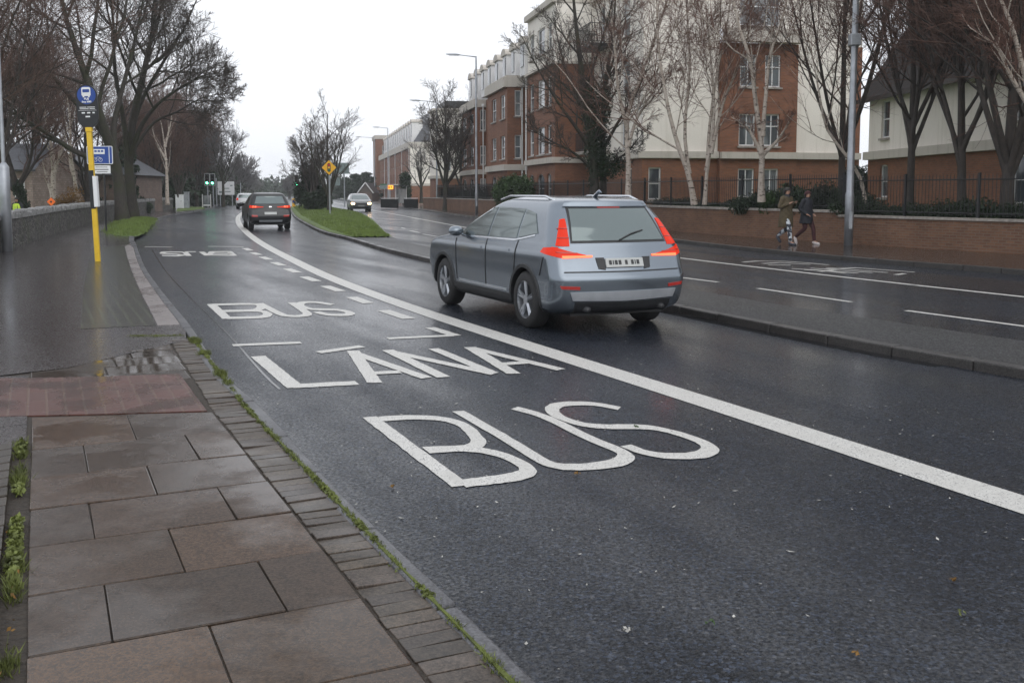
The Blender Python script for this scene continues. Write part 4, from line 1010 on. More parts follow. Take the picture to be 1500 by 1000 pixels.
def make_car(label,table,loc,heading,paint,wx,wr,spec,name='parked_car',group=None,wy=None):
    s=CarShape(table); t=thing(name,label,'car',loc,0,group,local=True)
    t.rotation_euler=(0,0,heading)
    bm_=s.body(); body=bm_.build('body',M[paint],t,smooth=True,merge=True); W_=spec['w']
    wy=wy or W_-.125
    carve(body,[((x,sd*(W_-.02),wr*1.0),wr*1.17,.30) for x in wx for sd in (1,-1)]); print('body faces',len(body.data.polygons))
    for x in wx:
        for sd in (1,-1): wheel(t,(x,sd*wy,wr),sd,wr)
    # cladding round the arches and along the sill
    if spec.get('clad'):
        for sd in (1,-1):
            for x in wx:
                mb=MB(); K=20; rows=[]
                for k in range(K+1):
                    a=math.pi*k/K*1.16-.25; row=[]
                    for rr,o in ((wr*1.13,-.05),(wr*1.13,.012),(wr*1.25,.014),(wr*1.28,-.01)):
                        xx,zz=x+rr*math.cos(a),max(.24,wr+rr*math.sin(a)); p=s.pt(s.tside(xx,zz),z=zz); row.append((xx,(p[1]+o)*sd,zz))
                    rows.append(row)
                mb.grid(rows,flip=(sd>0)); mb.build('arch_cladding',M[spec['clad']],t,smooth=False)
        s.patch(s.quad('side',[(wx[0]+wr*1.2,.25),(wx[1]-wr*1.2,.25)],[(wx[0]+wr*1.2,.40),(wx[1]-wr*1.2,.40)],20,3),.012,.03,(1,-1)).build('sill_cladding',M[spec['clad']],t)
    for nm_,kind,lo,hi,mk,sides in spec['patches']:
        off=.008; th=.02
        if nm_ in('rear_bumper_trim','diffuser','rear_spoiler'): off=.016; th=.03
        if nm_=='number_plate': off=.022; th=.02
        if nm_ in ('lamp_strip','lamp_divider'): off=.016
        if nm_=='glass_border': off=.004
        for sd in sides: s.patch(s.quad(kind,lo,hi,14,8),off,th,(sd,)).build(nm_,M[mk],t,smooth=True,auto=40)
    return t,s
# --- grey SUV: x runs from the rear bumper forward, z up
TV=[(.24,.20,4.38,.85,.26,.10),(.30,.09,4.52,.905,.24,.12),(.42,.03,4.62,.935,.21,.13),(.55,.01,4.66,.940,.20,.13),(.66,.00,4.68,.945,.18,.13),(.76,.05,4.67,.945,.17,.12),(.88,.10,4.62,.945,.17,.11),
(.97,.13,4.52,.938,.18,.10),(1.02,.145,4.30,.925,.19,.10),(1.07,.16,3.95,.91,.20,.10),(1.12,.185,3.52,.885,.20,.10),(1.20,.24,3.30,.858,.20,.10),(1.32,.32,3.02,.81,.20,.10),(1.44,.42,2.74,.755,.20,.10),(1.53,.50,2.52,.70,.20,.10),
(1.585,.52,2.36,.655,.22,.10),(1.62,.62,2.20,.60,.25,.10),(1.645,.85,1.98,.50,.25,.08),(1.658,1.15,1.70,.30,.2,.02)]
volvo_spec=dict(w=.945,clad='cartrim',patches=[
 ('side_window','side',[(2.24,1.10),(3.10,1.10),(3.28,1.10)],[(2.24,1.50),(2.50,1.49),(2.72,1.40),(3.16,1.145)],'carglass',(1,-1)),
 ('side_window','side',[(1.30,1.12),(2.18,1.10)],[(1.34,1.49),(2.18,1.505)],'carglass',(1,-1)),
 ('side_window','side',[(.72,1.20),(1.24,1.13)],[(.98,1.44),(1.28,1.485)],'carglass',(1,-1)),
 ('window_trim','side',[(.78,1.165),(1.3,1.085),(3.32,1.070)],[(.78,1.185),(1.3,1.105),(3.32,1.090)],'chrome',(1,-1)),
 ('windscreen','front',[(-.0,1.15),(.74,1.15)],[(0,1.52),(.60,1.52)],'carglass',(1,-1)),
 ('glass_border','rear',[(0,1.095),(.668,1.095)],[(0,1.518),(.572,1.518)],'cartrim',(1,-1)),
 ('rear_window','rear',[(0,1.12),(.64,1.12)],[(0,1.50),(.545,1.50)],'carglass',(1,-1)),
 ('rear_spoiler','rear',[(0,1.525),(.60,1.525)],[(0,1.585),(.56,1.585)],'p_grey',(1,-1)),
 ('brake_light','rear',[(0,1.508),(.16,1.508)],[(0,1.522),(.16,1.522)],'taildim',(1,-1)),
 ('tail_light','rear',[(.69,1.06),(.78,1.06),(.845,1.07)],[(.64,1.38),(.67,1.38),(.705,1.37)],'tail',(1,-1)),
 ('tail_light','rear',[(.50,.935),(.82,.925),(.91,.95)],[(.50,.955),(.70,1.00),(.88,1.055)],'tail',(1,-1)),
 ('tail_light','side',[(.245,.95),(.50,.985)],[(.245,1.05),(.44,1.04)],'tail',(1,-1)),
 ('lamp_strip','rear',[(.42,.928),(.80,.918)],[(.42,.946),(.80,.948)],'brake',(1,-1)),
 ('lamp_divider','rear',[(.60,.975),(.86,.985)],[(.60,.983),(.86,.993)],'taildim',(1,-1)),
 ('lamp_divider','rear',[(.67,1.15),(.80,1.15)],[(.67,1.158),(.80,1.158)],'taildim',(1,-1)),
 ('lamp_divider','rear',[(.655,1.26),(.77,1.26)],[(.655,1.268),(.77,1.268)],'taildim',(1,-1)),
 ('number_plate','rear',[(0,.80),(.26,.80)],[(0,.905),(.26,.905)],'plate',(1,-1)),
 ('tailgate_recess','rear',[(.27,.775),(.36,.79)],[(.27,.92),(.38,.92)],'cartrim',(1,-1)),
 ('reflector','rear',[(.62,.545),(.84,.56)],[(.62,.585),(.86,.60)],'taildim',(1,-1)),
 ('rear_bumper_trim','rear',[(0,.40),(.70,.42)],[(0,.52),(.74,.52)],'silvertrim',(1,-1)),
 ('diffuser','rear',[(0,.25),(.66,.27)],[(0,.385),(.66,.40)],'cartrim',(1,-1)),
 ('tailgate_seam','rear',[(0,.745),(.80,.75)],[(0,.757),(.80,.762)],'cartrim',(1,-1)),
 ('bumper_seam','side',[(.50,.70),(.512,.70)],[(.40,.93),(.412,.93)],'cartrim',(1,-1)),
 ('door_seam','side',[(2.195,.44),(2.207,.44)],[(2.195,1.09),(2.207,1.09)],'cartrim',(1,-1)),
 ('door_seam','side',[(1.27,.62),(1.282,.62)],[(1.20,1.09),(1.212,1.09)],'cartrim',(1,-1)),
 ('door_seam','side',[(3.28,.44),(3.292,.44)],[(3.33,1.04),(3.342,1.04)],'cartrim',(1,-1)),
 ('sill_trim','side',[(1.5,.425),(3.2,.425)],[(1.5,.455),(3.2,.455)],'silvertrim',(1,-1)),
 ('door_handle','side',[(1.42,.945),(1.62,.94)],[(1.42,.975),(1.62,.97)],'p_grey',(1,-1)),
 ('door_handle','side',[(2.36,.935),(2.56,.93)],[(2.36,.965),(2.56,.96)],'p_grey',(1,-1)),
 ('headlight','front',[(.52,.80),(.82,.80)],[(.52,.90),(.84,.92)],'chrome',(1,-1)),
 ('grille','front',[(0,.60),(.45,.60)],[(0,.88),(.47,.88)],'cartrim',(1,-1)),
])
hd_=R(24.4); dv=(-math.sin(hd_),math.cos(hd_)); rv=(math.cos(hd_),math.sin(hd_))
RL=(0.28,12.55); ax=.955; cxy=(RL[0]+rv[0]*.80-dv[0]*ax, RL[1]+rv[1]*.80-dv[1]*ax)
volvo,vs=make_car('grey blue car with tall red tail lights, nearest car, beside the bus lane line',TV,(*cxy,.0),hd_+R(90),'p_grey',(ax,ax+2.865),.36,volvo_spec,'suv_car')
def mirror(t,s,x,z,paint,sc=1):
    for sd in (1,-1):
        y=s.pt(s.tside(x,z),z=z)[1]; mb=MB(); c=Vector((x+.02,(y+.13*sc),z+.05)); K=10
        rows=[]
        for i in range(9):
            th=math.pi*i/8; row=[]
            for k in range(K+1):
                ph=2*math.pi*k/K; row.append((c.x+.09*sc*math.sin(th)*math.cos(ph)*1.0,(c.y+.115*sc*math.cos(th))*sd,c.z+.075*sc*math.sin(th)*math.sin(ph)))
            rows.append(row)
        mb.grid(rows); mb.tube([(x,(y-.01)*sd,z-.02),(x+.01,(y+.08)*sd,z+.02)],.022,6); mb.build('wing_mirror',M[paint],t,smooth=True)
mirror(volvo,vs,3.08,1.10,'p_grey')
for sd in (1,-1):
    mb=MB(); mb.tube([(.78,.60*sd,1.60),(1.0,.615*sd,1.655),(2.1,.60*sd,1.655),(2.42,.60*sd,1.60)],.016,6); mb.build('roof_rail',M['chrome'],volvo,smooth=True)
mb=MB(); p=vs.pt(0,z=1.14); mb.tube([(p[0]-.03,.02,1.13),(vs.pt(0,z=1.2)[0]-.03,-.16,1.2),(vs.pt(0,z=1.28)[0]-.025,-.36,1.24)],.010,5); mb.build('rear_wiper',M['cartrim'],volvo)
for sd in (1,-1): mb=MB(); mb.tube([(.04,.52*sd,.30),(.25,.52*sd,.30)],.04,10); mb.build('exhaust_tip',M['cartrim'],volvo,smooth=True)
mb=MB(); mb.box((2.2,0,.26),(3.9,1.3,.10)); mb.build('underbody',M['cartrim'],volvo)
mb=MB(); mb.tube([(.85,0,1.64),(.72,0,1.72),(.66,0,1.70)],[.03,.02,.006],6); mb.build('roof_antenna',M['p_grey'],volvo,smooth=True)
def plate_marks(s,t,z0,z1,kind='rear'):
    y=-.20
    for k,wd in enumerate((.035,.012,.035,.02,.035,.02,.035,.035,.012,.035)):
        if k not in(3,5):
            a,b=sorted((abs(y),abs(y+wd))); P=s.quad(kind,[(a,z0),(b,z0)],[(a,z1),(b,z1)],1,1); s.patch(P,.026,.01,(1 if y+wd/2>0 else -1,)).build('plate_character',M['cartrim'],t)
        y+=wd+.016
plate_marks(vs,volvo,.828,.880)
# --- black SUV ahead
TB=[(.26,.25,4.2,.78,.28,.10),(.34,.10,4.36,.87,.25,.12),(.48,.02,4.44,.915,.22,.12),(.62,.00,4.47,.925,.2,.12),(.75,.06,4.46,.925,.18,.12),(.90,.12,4.40,.92,.18,.12),(.98,.14,4.25,.915,.2,.10),(1.06,.16,3.8,.90,.2,.10),(1.12,.19,3.4,.87,.2,.1),(1.25,.28,3.1,.82,.2,.1),(1.40,.40,2.78,.76,.2,.1),(1.52,.48,2.5,.70,.2,.1),(1.58,.52,2.3,.66,.22,.1),(1.62,.65,2.15,.60,.25,.1),(1.65,.95,1.9,.45,.25,.05),(1.66,1.2,1.6,.25,.2,.02)]
bl_spec=dict(w=.925,clad='cartrim',patches=[
 ('side_window','side',[(1.2,1.13),(3.0,1.12)],[(1.22,1.47),(2.4,1.48),(2.9,1.18)],'carglass',(1,-1)),
 ('rear_window','rear',[(0,1.16),(.66,1.16)],[(0,1.49),(.56,1.49)],'carglass',(1,-1)),
 ('windscreen','front',[(0,1.16),(.74,1.16)],[(0,1.5),(.60,1.5)],'carglass',(1,-1)),
 ('tail_light','rear',[(.30,1.00),(.80,.97),(.90,.99)],[(.30,1.03),(.80,1.08),(.87,1.10)],'tail',(1,-1)),
 ('brake_light','rear',[(.60,1.01),(.76,1.00)],[(.60,1.05),(.76,1.06)],'brake',(1,-1)),
 ('reflector','rear',[(.56,.58),(.80,.59)],[(.56,.66),(.82,.67)],'taildim',(1,-1)),
 ('number_plate','rear',[(0,.68),(.26,.68)],[(0,.79),(.26,.79)],'plate',(1,-1)),
 ('rear_bumper_trim','rear',[(0,.36),(.5,.36)],[(0,.44),(.5,.44)],'silvertrim',(1,-1)),
 ('badge','rear',[(0,1.00),(.06,1.00)],[(0,1.05),(.05,1.05)],'chrome',(1,-1)),
 ('headlight','front',[(.5,.8),(.82,.8)],[(.5,.92),(.83,.92)],'chrome',(1,-1))])
def place(px_,Y,hd):  # centre of the rear at this photo column
    return (WX(px_,Y),Y),R(hd)
def put_car(label,table,pxc,Y,hdg,paint,wx,wr,spec,name,**k):
    (X,Y),h=place(pxc,Y,hdg); return make_car(label,table,(X,Y,0),h+R(90),paint,wx,wr,spec,name,**k)
t,s=put_car('black car with lit tail lights driving away beside the grass median',TB,396,44.2,19.5,'p_black',(.85,3.52),.35,bl_spec,'suv_car'); mirror(t,s,3.0,1.08,'p_black')
mb=MB(); mb.box((2.1,0,.27),(3.7,1.3,.10)); mb.build('underbody',M['cartrim'],t)
TW=[(.24,.2,3.9,.75,.25,.1),(.4,.05,4.05,.85,.22,.12),(.6,.0,4.12,.875,.2,.12),(.8,.05,4.08,.875,.2,.12),(.92,.08,3.9,.87,.2,.1),(1.0,.12,3.5,.85,.2,.1),(1.15,.2,3.1,.80,.2,.1),(1.32,.3,2.7,.73,.2,.1),(1.44,.38,2.3,.66,.2,.1),(1.49,.5,2.1,.55,.2,.08),(1.52,.8,1.8,.3,.2,.02)]
wh_spec=dict(w=.875,patches=[('side_window','side',[(.9,1.04),(2.95,1.02)],[(1.0,1.36),(2.3,1.37),(2.8,1.12)],'carglass',(1,-1)),('rear_window','rear',[(0,1.06),(.62,1.06)],[(0,1.36),(.54,1.36)],'carglass',(1,-1)),
 ('windscreen','front',[(0,1.06),(.7,1.06)],[(0,1.4),(.6,1.4)],'carglass',(1,-1)),('tail_light','rear',[(.62,.85),(.84,.86)],[(.62,1.04),(.76,1.08)],'tail',(1,-1)),('rear_bumper_trim','rear',[(0,.26),(.7,.28)],[(0,.55),(.78,.55)],'cartrim',(1,-1)),('number_plate','rear',[(0,.62),(.26,.62)],[(0,.72),(.26,.72)],'plate',(1,-1))])
put_car('white hatchback driving away in the distance just left of the black car',TW,358.5,97,13,'p_white',(.8,3.3),.31,wh_spec,'hatchback_car')
(Xc,Yc)=(WX(529,82.5),82.5)
sv_spec=dict(w=.875,patches=[('side_window','side',[(.9,1.04),(2.95,1.02)],[(1.0,1.36),(2.3,1.37),(2.8,1.12)],'carglass',(1,-1)),('rear_window','rear',[(0,1.06),(.62,1.06)],[(0,1.36),(.54,1.36)],'carglass',(1,-1)),
 ('windscreen','front',[(0,1.03),(.72,1.03)],[(0,1.42),(.60,1.42)],'carglass',(1,-1)),('headlight','front',[(.54,.62),(.80,.63)],[(.54,.76),(.82,.78)],'head',(1,-1)),('grille','front',[(0,.60),(.45,.60)],[(0,.76),(.48,.76)],'cartrim',(1,-1)),('air_intake','front',[(0,.32),(.6,.32)],[(0,.42),(.62,.42)],'cartrim',(1,-1)),('number_plate','front',[(0,.46),(.26,.46)],[(0,.56),(.26,.56)],'plate',(1,-1)),('tail_light','rear',[(.62,.85),(.84,.86)],[(.62,1.04),(.76,1.08)],'taildim',(1,-1))])
hh=R(14)+math.pi; fw=(-math.sin(hh),math.cos(hh))
make_car('oncoming dark silver hatchback with glowing headlights beyond the grass median',TW,(Xc-fw[0]*4.1,Yc-fw[1]*4.1,0),hh+R(90),'p_silver',(.8,3.3),.31,sv_spec,'hatchback_car')
# ================= TREES =================
def np_mesh(name,V_,F_,mat,parent=None,smooth=True,uv=None):
    me=bpy.data.meshes.new(name); nv=len(V_); k=F_.shape[1]; nf=len(F_)
    me.vertices.add(nv); me.vertices.foreach_set('co',np.ascontiguousarray(V_,np.float32).ravel()); me.loops.add(nf*k); me.polygons.add(nf)
    me.loops.foreach_set('vertex_index',F_.astype(np.int32).ravel()); me.polygons.foreach_set('loop_start',np.arange(0,nf*k,k,dtype=np.int32))
    if smooth: me.polygons.foreach_set('use_smooth',np.ones(nf,bool))
    me.materials.append(mat); me.update(calc_edges=True); o=bpy.data.objects.new(name,me); COL.objects.link(o)
    if parent: o.parent=parent
    return o
def tubes(P,Rr,k):
    """P (B,n,3) centre lines, Rr (B,n) radii -> verts, quads"""
    B,n,_=P.shape; T=np.empty_like(P); T[:,1:-1]=P[:,2:]-P[:,:-2]; T[:,0]=P[:,1]-P[:,0]; T[:,-1]=P[:,-1]-P[:,-2]; T/=np.linalg.norm(T,axis=2,keepdims=True)+1e-9
    ref=np.where(np.abs(T[:,:1,2:3])<.8,np.array([0,0,1.]),np.array([1.,0,0])); ref=np.broadcast_to(ref,T.shape)
    A=np.cross(T,ref); A/=np.linalg.norm(A,axis=2,keepdims=True)+1e-9; C=np.cross(T,A); th=2*np.pi*np.arange(k)/k
    V_=P[:,:,None,:]+(A[:,:,None,:]*np.cos(th)[None,None,:,None]+C[:,:,None,:]*np.sin(th)[None,None,:,None])*Rr[:,:,None,None]
    idx=np.arange(B*n*k).reshape(B,n,k); a=idx[:,:-1,:]; b=np.roll(a,-1,2); c=idx[:,1:,:]; d=np.roll(c,-1,2)
    return V_.reshape(-1,3),np.stack([a,c,d,b],-1).reshape(-1,4)
def join(parts):
    vs=[];fs=[];o=0
    for v,f in parts: vs.append(v); fs.append(f+o); o+=len(v)
    return np.concatenate(vs),np.concatenate(fs)
def grow(rng,P,Rr,m,lr,ang,n,rr,up=.15,wob=.12,u0=.25,u1=1.0,rmin=.004,lmin=.0,tip=.35,env=None,droop=0):
    """children for every parent branch"""
    B,k,_=P.shape; u=u0+(u1-u0)*(np.arange(m)[None,:]+rng.random((B,m)))/m; L=np.linalg.norm(P[:,1:]-P[:,:-1],axis=2).sum(1)
    x=np.clip(u*(k-1),0,k-1.001); i=x.astype(int); fr=x-i; bi=np.arange(B)[:,None]
    p0=P[bi,i]*(1-fr[...,None])+P[bi,i+1]*fr[...,None]; t=P[bi,i+1]-P[bi,i]; t/=np.linalg.norm(t,axis=2,keepdims=True)+1e-9
    r0=Rr[bi,i]*(1-fr)+Rr[bi,i+1]*fr
    ph=rng.random((B,1))*6.28+np.arange(m)[None,:]*2.4+rng.normal(0,.4,(B,m)); ref=np.where(np.abs(t[...,2:3])<.85,np.array([0,0,1.]),np.array([1.,0,0]))
    a=np.cross(t,ref); a/=np.linalg.norm(a,axis=2,keepdims=True)+1e-9; c=np.cross(t,a); an=ang*(.75+.5*rng.random((B,m)))
    d=t*np.cos(an)[...,None]+(a*np.cos(ph)[...,None]+c*np.sin(ph)[...,None])*np.sin(an)[...,None]
    ln=np.maximum(L[:,None]*lr*(1.12-.62*(u-u0)/(1-u0+1e-6))*(.65+.7*rng.random((B,m))),lmin); rad=np.maximum(r0*rr*(.8+.4*rng.random((B,m))),rmin)
    p0=p0.reshape(-1,3); d=d.reshape(-1,3); ln=ln.ravel(); rad=rad.ravel(); N_=len(ln); Q=np.empty((N_,n,3)); Q[:,0]=p0; st=ln/(n-1)
    for s in range(1,n):
        d=d+rng.normal(0,wob,(N_,3)); d[:,2]+=up-droop*s/n; d/=np.linalg.norm(d,axis=1,keepdims=True)+1e-9; Q[:,s]=Q[:,s-1]+d*st[:,None]
    RR=rad[:,None]*np.linspace(1,tip,n)[None,:]; RR=np.maximum(RR,rmin*.5)
    if env is not None:
        for f_ in (.6,.55,.5):
            bad=~env(Q[:,-1]); Q[bad]=Q[bad,:1]+(Q[bad]-Q[bad,:1])*f_
    return Q,RR
def stem(pts,rads,n):
    p=smooth_line(pts,6); r=[rads[0]+(rads[-1]-rads[0])*i/(len(p)-1) if len(rads)==2 else None for i in range(len(p))]
    d=np.array(p); s=np.r_[0,np.cumsum(np.linalg.norm(d[1:]-d[:-1],axis=1))]; q=np.linspace(0,s[-1],n)
    P=np.stack([np.interp(q,s,d[:,i]) for i in range(3)],1); return P,np.interp(q/s[-1],[0,.04,1],[rads[0]*1.35,rads[0],rads[1]])
NT=[0]
def tree(name,label,base,stems,levels,barkk='bark',twigk='twig',group=None,z0=0,cat='tree',env=None,extra=None,seed=None):
    """stems: list of (points relative to the base, (r0,r1)); levels: list of dicts for grow; the first level forms the limbs"""
    NT[0]+=1; rng=np.random.default_rng(seed if seed is not None else NT[0]*13+5); t=thing(name,label,cat,(base[0],base[1],z0),0,group)
    SP=[];SR=[]
    for pts,rr in stems: a,b=stem(pts,rr,14); SP.append(a); SR.append(b)
    P=np.stack(SP); Rr=np.stack(SR); trunk=[tubes(P,Rr,10)]; crown=[]
    for li,lv in enumerate(levels):
        lv=dict(lv); k=lv.pop('k',4); P,Rr=grow(rng,P,Rr,env=(lambda e,mm=(0,-14,-24,-32)[min(li,3)]: env(e,mm)) if env else None,**lv)
        (trunk if li==0 else crown).append(tubes(P,Rr,k))
    np_mesh('trunk',*join(trunk),M[barkk],t); np_mesh('crown',*join(crown),M[twigk],t)
    if extra: extra(t,rng)
    return t
def leaves(rng,centers,radii,count,size,flat=1.0):
    """leaf-sized diamonds scattered through ellipsoids"""
    centers=np.array(centers,float); radii=np.array(radii,float); w=np.prod(radii,1)**(2/3); w/=w.sum(); ci=rng.choice(len(centers),count,p=w)
    d=rng.normal(size=(count,3)); d/=np.linalg.norm(d,axis=1,keepdims=True); rr=rng.random(count)**.45; p=centers[ci]+d*radii[ci]*rr[:,None]*(1+.18*np.sin(9*d[:,:1]+5*d[:,1:2]+ci[:,None]))
    a=rng.normal(size=(count,3)); a/=np.linalg.norm(a,axis=1,keepdims=True); b=np.cross(a,rng.normal(size=(count,3))); b/=np.linalg.norm(b,axis=1,keepdims=True)+1e-9
    s=size*(.6+.8*rng.random(count))[:,None]; V_=np.stack([p-a*s,p+b*s*.5*flat,p+a*s,p-b*s*.5*flat],1).reshape(-1,3); return V_,np.arange(count*4).reshape(-1,4)
LV=lambda m,lr,ang,n,rr,**k: dict(m=m,lr=lr,ang=ang,n=n,rr=rr,**k)
# --- the two big spreading roadside trees at the left
def px_tree_pts(base,Y,pts): # photo points at distance Y, relative to the base
    out=[]
    for p in pts:
        X,Z=V(p[0],p[1],Y+(p[2] if len(p)>2 else 0)); out.append((X-base[0],(p[2] if len(p)>2 else 0),Z-base[2]))
    return out
b1=(*G(178,328,PZ),PZ); b1=(b1[0],b1[1],PZ+.1)
S=lambda pts:px_tree_pts(b1,b1[1],pts)
big=[LV(9,.60,.75,9,.55,up=.05,wob=.10,u0=.42,k=8,rmin=.02),LV(9,.55,.70,8,.50,up=.06,wob=.13,u0=.2,k=6,rmin=.014),LV(7,.50,.65,6,.52,up=.05,wob=.15,u0=.2,k=4,rmin=.012),LV(8,.60,.60,5,.6,up=.04,wob=.16,u0=.15,k=3,rmin=.009)]
def crown_edge(b):
    rg=np.random.default_rng(9)
    def f(e,m=0):
        x=e[:,0]+b[0]; y=e[:,1]+b[1]; z=e[:,2]+b[2]; px_=750+1458*x/y; lim=np.where(z>7.3,374-(z-7.3)*17,374-(7.3-z)*16)-np.abs(rg.normal(0,12,len(z)))-m; return px_<lim
    return f
tree('spreading_tree','big bare tree behind the bus stop, a low limb reaching left over the wall',b1,[
 (S([(180,328),(176,290),(172,250),(158,205,-.5),(140,150,-1),(118,90,-1),(95,20,-1),(80,-60,-1)]),(.30,.05)),
 (S([(174,256),(150,238,-.3),(110,222,-.6),(70,196,-1),(30,172,-1),(-10,150,-1)]),(.17,.04)),
 (S([(172,246),(148,190,.3),(110,150,.6),(62,92,1),(22,40,1),(-20,-10,1)]),(.16,.03)),
 (S([(172,250),(166,190,1),(182,120,2),(200,50,3),(215,-30,3)]),(.17,.03))],[dict(big[0],m=9)]+big[1:],z0=b1[2],env=crown_edge(b1),group='spreading trees beside the bus stop')
b2=(*G(196,322,PZ),PZ+.1); S=lambda pts:px_tree_pts(b2,b2[1],pts)
tree('spreading_tree','big bare tree whose thick crown reaches right over the bus lane',b2,[
 (S([(196,322),(192,280),(188,235),(196,170),(212,100),(226,30),(232,-50)]),(.29,.05)),
 (S([(190,240),(204,190,-.5),(232,152,-1),(272,124,-1.5),(300,110,-2),(322,106,-2)]),(.15,.02)),
 (S([(188,232),(202,160,1),(240,90,1),(268,45,1),(288,0,1)]),(.16,.03)),
 (S([(188,236),(180,170,-.8),(168,100,-1.5),(165,20,-2),(150,-60,-2)]),(.15,.03)),
 (S([(192,225),(225,180,1.5),(258,165,2),(290,146,2),(318,138,2)]),(.11,.015))],[dict(big[0],m=9)]+big[1:],z0=b2[2],env=crown_edge(b2),group='spreading trees beside the bus stop')
# grass and ivy round their feet
# --- generic builders
def bare(label,px_,Y,h,z0=.1,lean=(0,0),seed=None,spread=1.0,dens=1.0,bark='barkd',twig='twig',r=.16,group=None,fork=.25,detail=4,name='bare_tree',rmin=.008,nst=3,base=None,up=.06):
    X=base[0] if base else WX(px_,Y); rng=random.Random((seed or int(px_*7+Y))); st=[]
    zf=h*fork; st.append(([(0,0,0),(lean[0]*.2,lean[1]*.2,zf),(lean[0]*.6+rng.uniform(-.1,.1),lean[1]*.6,h*.6),(lean[0],lean[1],h*.97)],(r,.02)))
    for k in range(nst):
        a=2*math.pi*k/nst+rng.uniform(-.5,.5); e=h*.20*spread*rng.uniform(.7,1.2); hh=h*rng.uniform(.72,.9)
        st.append(([(lean[0]*.2,lean[1]*.2,zf*rng.uniform(.75,1.1)),(e*.45*math.cos(a),e*.45*math.sin(a),zf+(hh-zf)*.35),(e*math.cos(a)+lean[0],e*math.sin(a)+lean[1],hh)],(r*.55,.015)))
    m=lambda x:max(2,int(round(x*dens)))
    lv=[LV(m(9),.42*spread,.7,7,.5,up=up,wob=.09,u0=.22,k=5,rmin=rmin*1.8),LV(m(8),.5,.62,6,.55,up=up,wob=.12,u0=.15,k=4,rmin=rmin*1.3),LV(m(6),.5,.6,5,.6,up=up,wob=.14,u0=.15,k=3,rmin=rmin)]
    if detail>=4: lv.append(LV(m(4),.55,.55,4,.7,up=up,wob=.15,u0=.2,k=3,rmin=rmin*.8))
    return tree(name,label,(X,Y),st,lv,bark,twig,z0=z0,group=group,seed=seed)
def birch(label,px_,Y,h,tops,z0=.9,r=.10,seed=None,dens=1.0,name='birch_tree',group='birch trees behind the railings',drp=.10,low=.18,basept=None):
    X=basept[0] if basept else WX(px_,Y); st=[]
    for pts in tops:
        q=[]
        for (a,b) in pts:
            x,z=V(a,b,Y); q.append((x-X,0.15*math.sin(a*.3+b*.02),z-z0))
        q[0]=(q[0][0],q[0][1],max(q[0][2],0)) ; st.append((q,(r*(1 if pts is tops[0] else .7),.012)))
    m=lambda x:max(2,int(round(x*dens)))
    lv=[LV(m(10),.34,.62,7,.42,up=.10,wob=.08,u0=low,k=5,rmin=.012),LV(m(7),.55,.55,6,.55,up=.05,wob=.10,u0=.15,k=4,rmin=.009),LV(m(6),.6,.5,6,.6,up=-.02,wob=.11,u0=.15,k=3,rmin=.006,droop=drp),LV(m(4),.6,.45,5,.7,up=-.05,wob=.12,u0=.15,k=3,rmin=.0048,droop=drp)]
    return tree(name,label,(X,Y),st,lv,'birch','twigb',z0=z0,group=group,seed=seed)
GR='birch trees behind the railings'
birch('pale birch leaning right beside the ivy covered tree, balconies behind it',918,40,12,[[(919,300),(920,230),(918,175),(940,110),(962,50),(985,-30),(1000,-120)],[(919,190),(905,130),(900,60),(890,-20)],[(920,215),(935,170),(960,140),(985,105)]],r=.11)
birch('multi stemmed birch clump with a V of pale trunks left of the red window bay',1025,37,13,[[(1017,300),(1008,255),(990,205),(975,140),(965,60),(960,-60)],[(1033,300),(1037,245),(1040,190),(1050,110),(1068,20),(1080,-90)],[(1036,250),(1046,170),(1040,80),(1030,-30)],[(1010,255),(1003,190),(1010,100),(1005,0),(1000,-90)],[(1042,225),(1060,150),(1090,80),(1105,0)]],r=.10,dens=1.08)
birch('pale birch forking in front of the red window bay above the walkers',1115,34,12,[[(1117,296),(1116,250),(1115,215),(1108,150),(1098,90),(1085,50),(1070,-20),(1060,-120)],[(1116,200),(1122,140),(1130,80),(1150,10),(1165,-90)],[(1116,228),(1140,205),(1160,170)],[(1114,225),(1095,190),(1070,172)]],r=.105,dens=.85,low=.3)
birch('pale birch leaning in from the far right edge of the view',1540,24,12,[[(1560,310),(1530,200),(1500,110),(1478,40),(1455,-40),(1430,-130)],[(1520,170),(1480,110),(1455,70),(1425,40)]],r=.10,dens=.9,z0=.9)
birch('thin pale birch leaning left behind the grey lamp post',1262,33,6,[[(1268,305),(1262,262),(1235,225),(1212,190),(1200,150),(1195,100),(1180,40)]],r=.065,dens=.7,z0=.9)
GD='dark bare trees in front of the right hand buildings'
bare('dark bare tree with upright limbs between the red window bay and the lamp post',1232,36,12,.9,seed=3,spread=1.0,nst=5,dens=1.0,bark='barkd',twig='twigr',r=.13,group=GD,fork=.17,up=.10,rmin=.0075)
bare('dark bare tree nearest the white window of the steep roofed house',1333,31,10,.9,seed=4,spread=.95,nst=6,dens=1.0,bark='barkd',twig='twigr',r=.125,group=GD,fork=.26,up=.10,rmin=.007)
bare('dark bare tree with splayed trunk at the middle of the steep roofed house',1411,28.5,10,.9,seed=5,spread=.95,nst=6,dens=1.0,bark='barkd',twig='twigr',r=.13,group=GD,fork=.2,up=.10,rmin=.007,lean=(-.5,0))
bare('thick dark multi limbed tree at the right edge beside the tall ground floor window',1476,27,10.5,.9,seed=6,spread=1.0,nst=7,dens=1.0,bark='barkd',twig='twigr',r=.17,group=GD,fork=.14,rmin=.007)
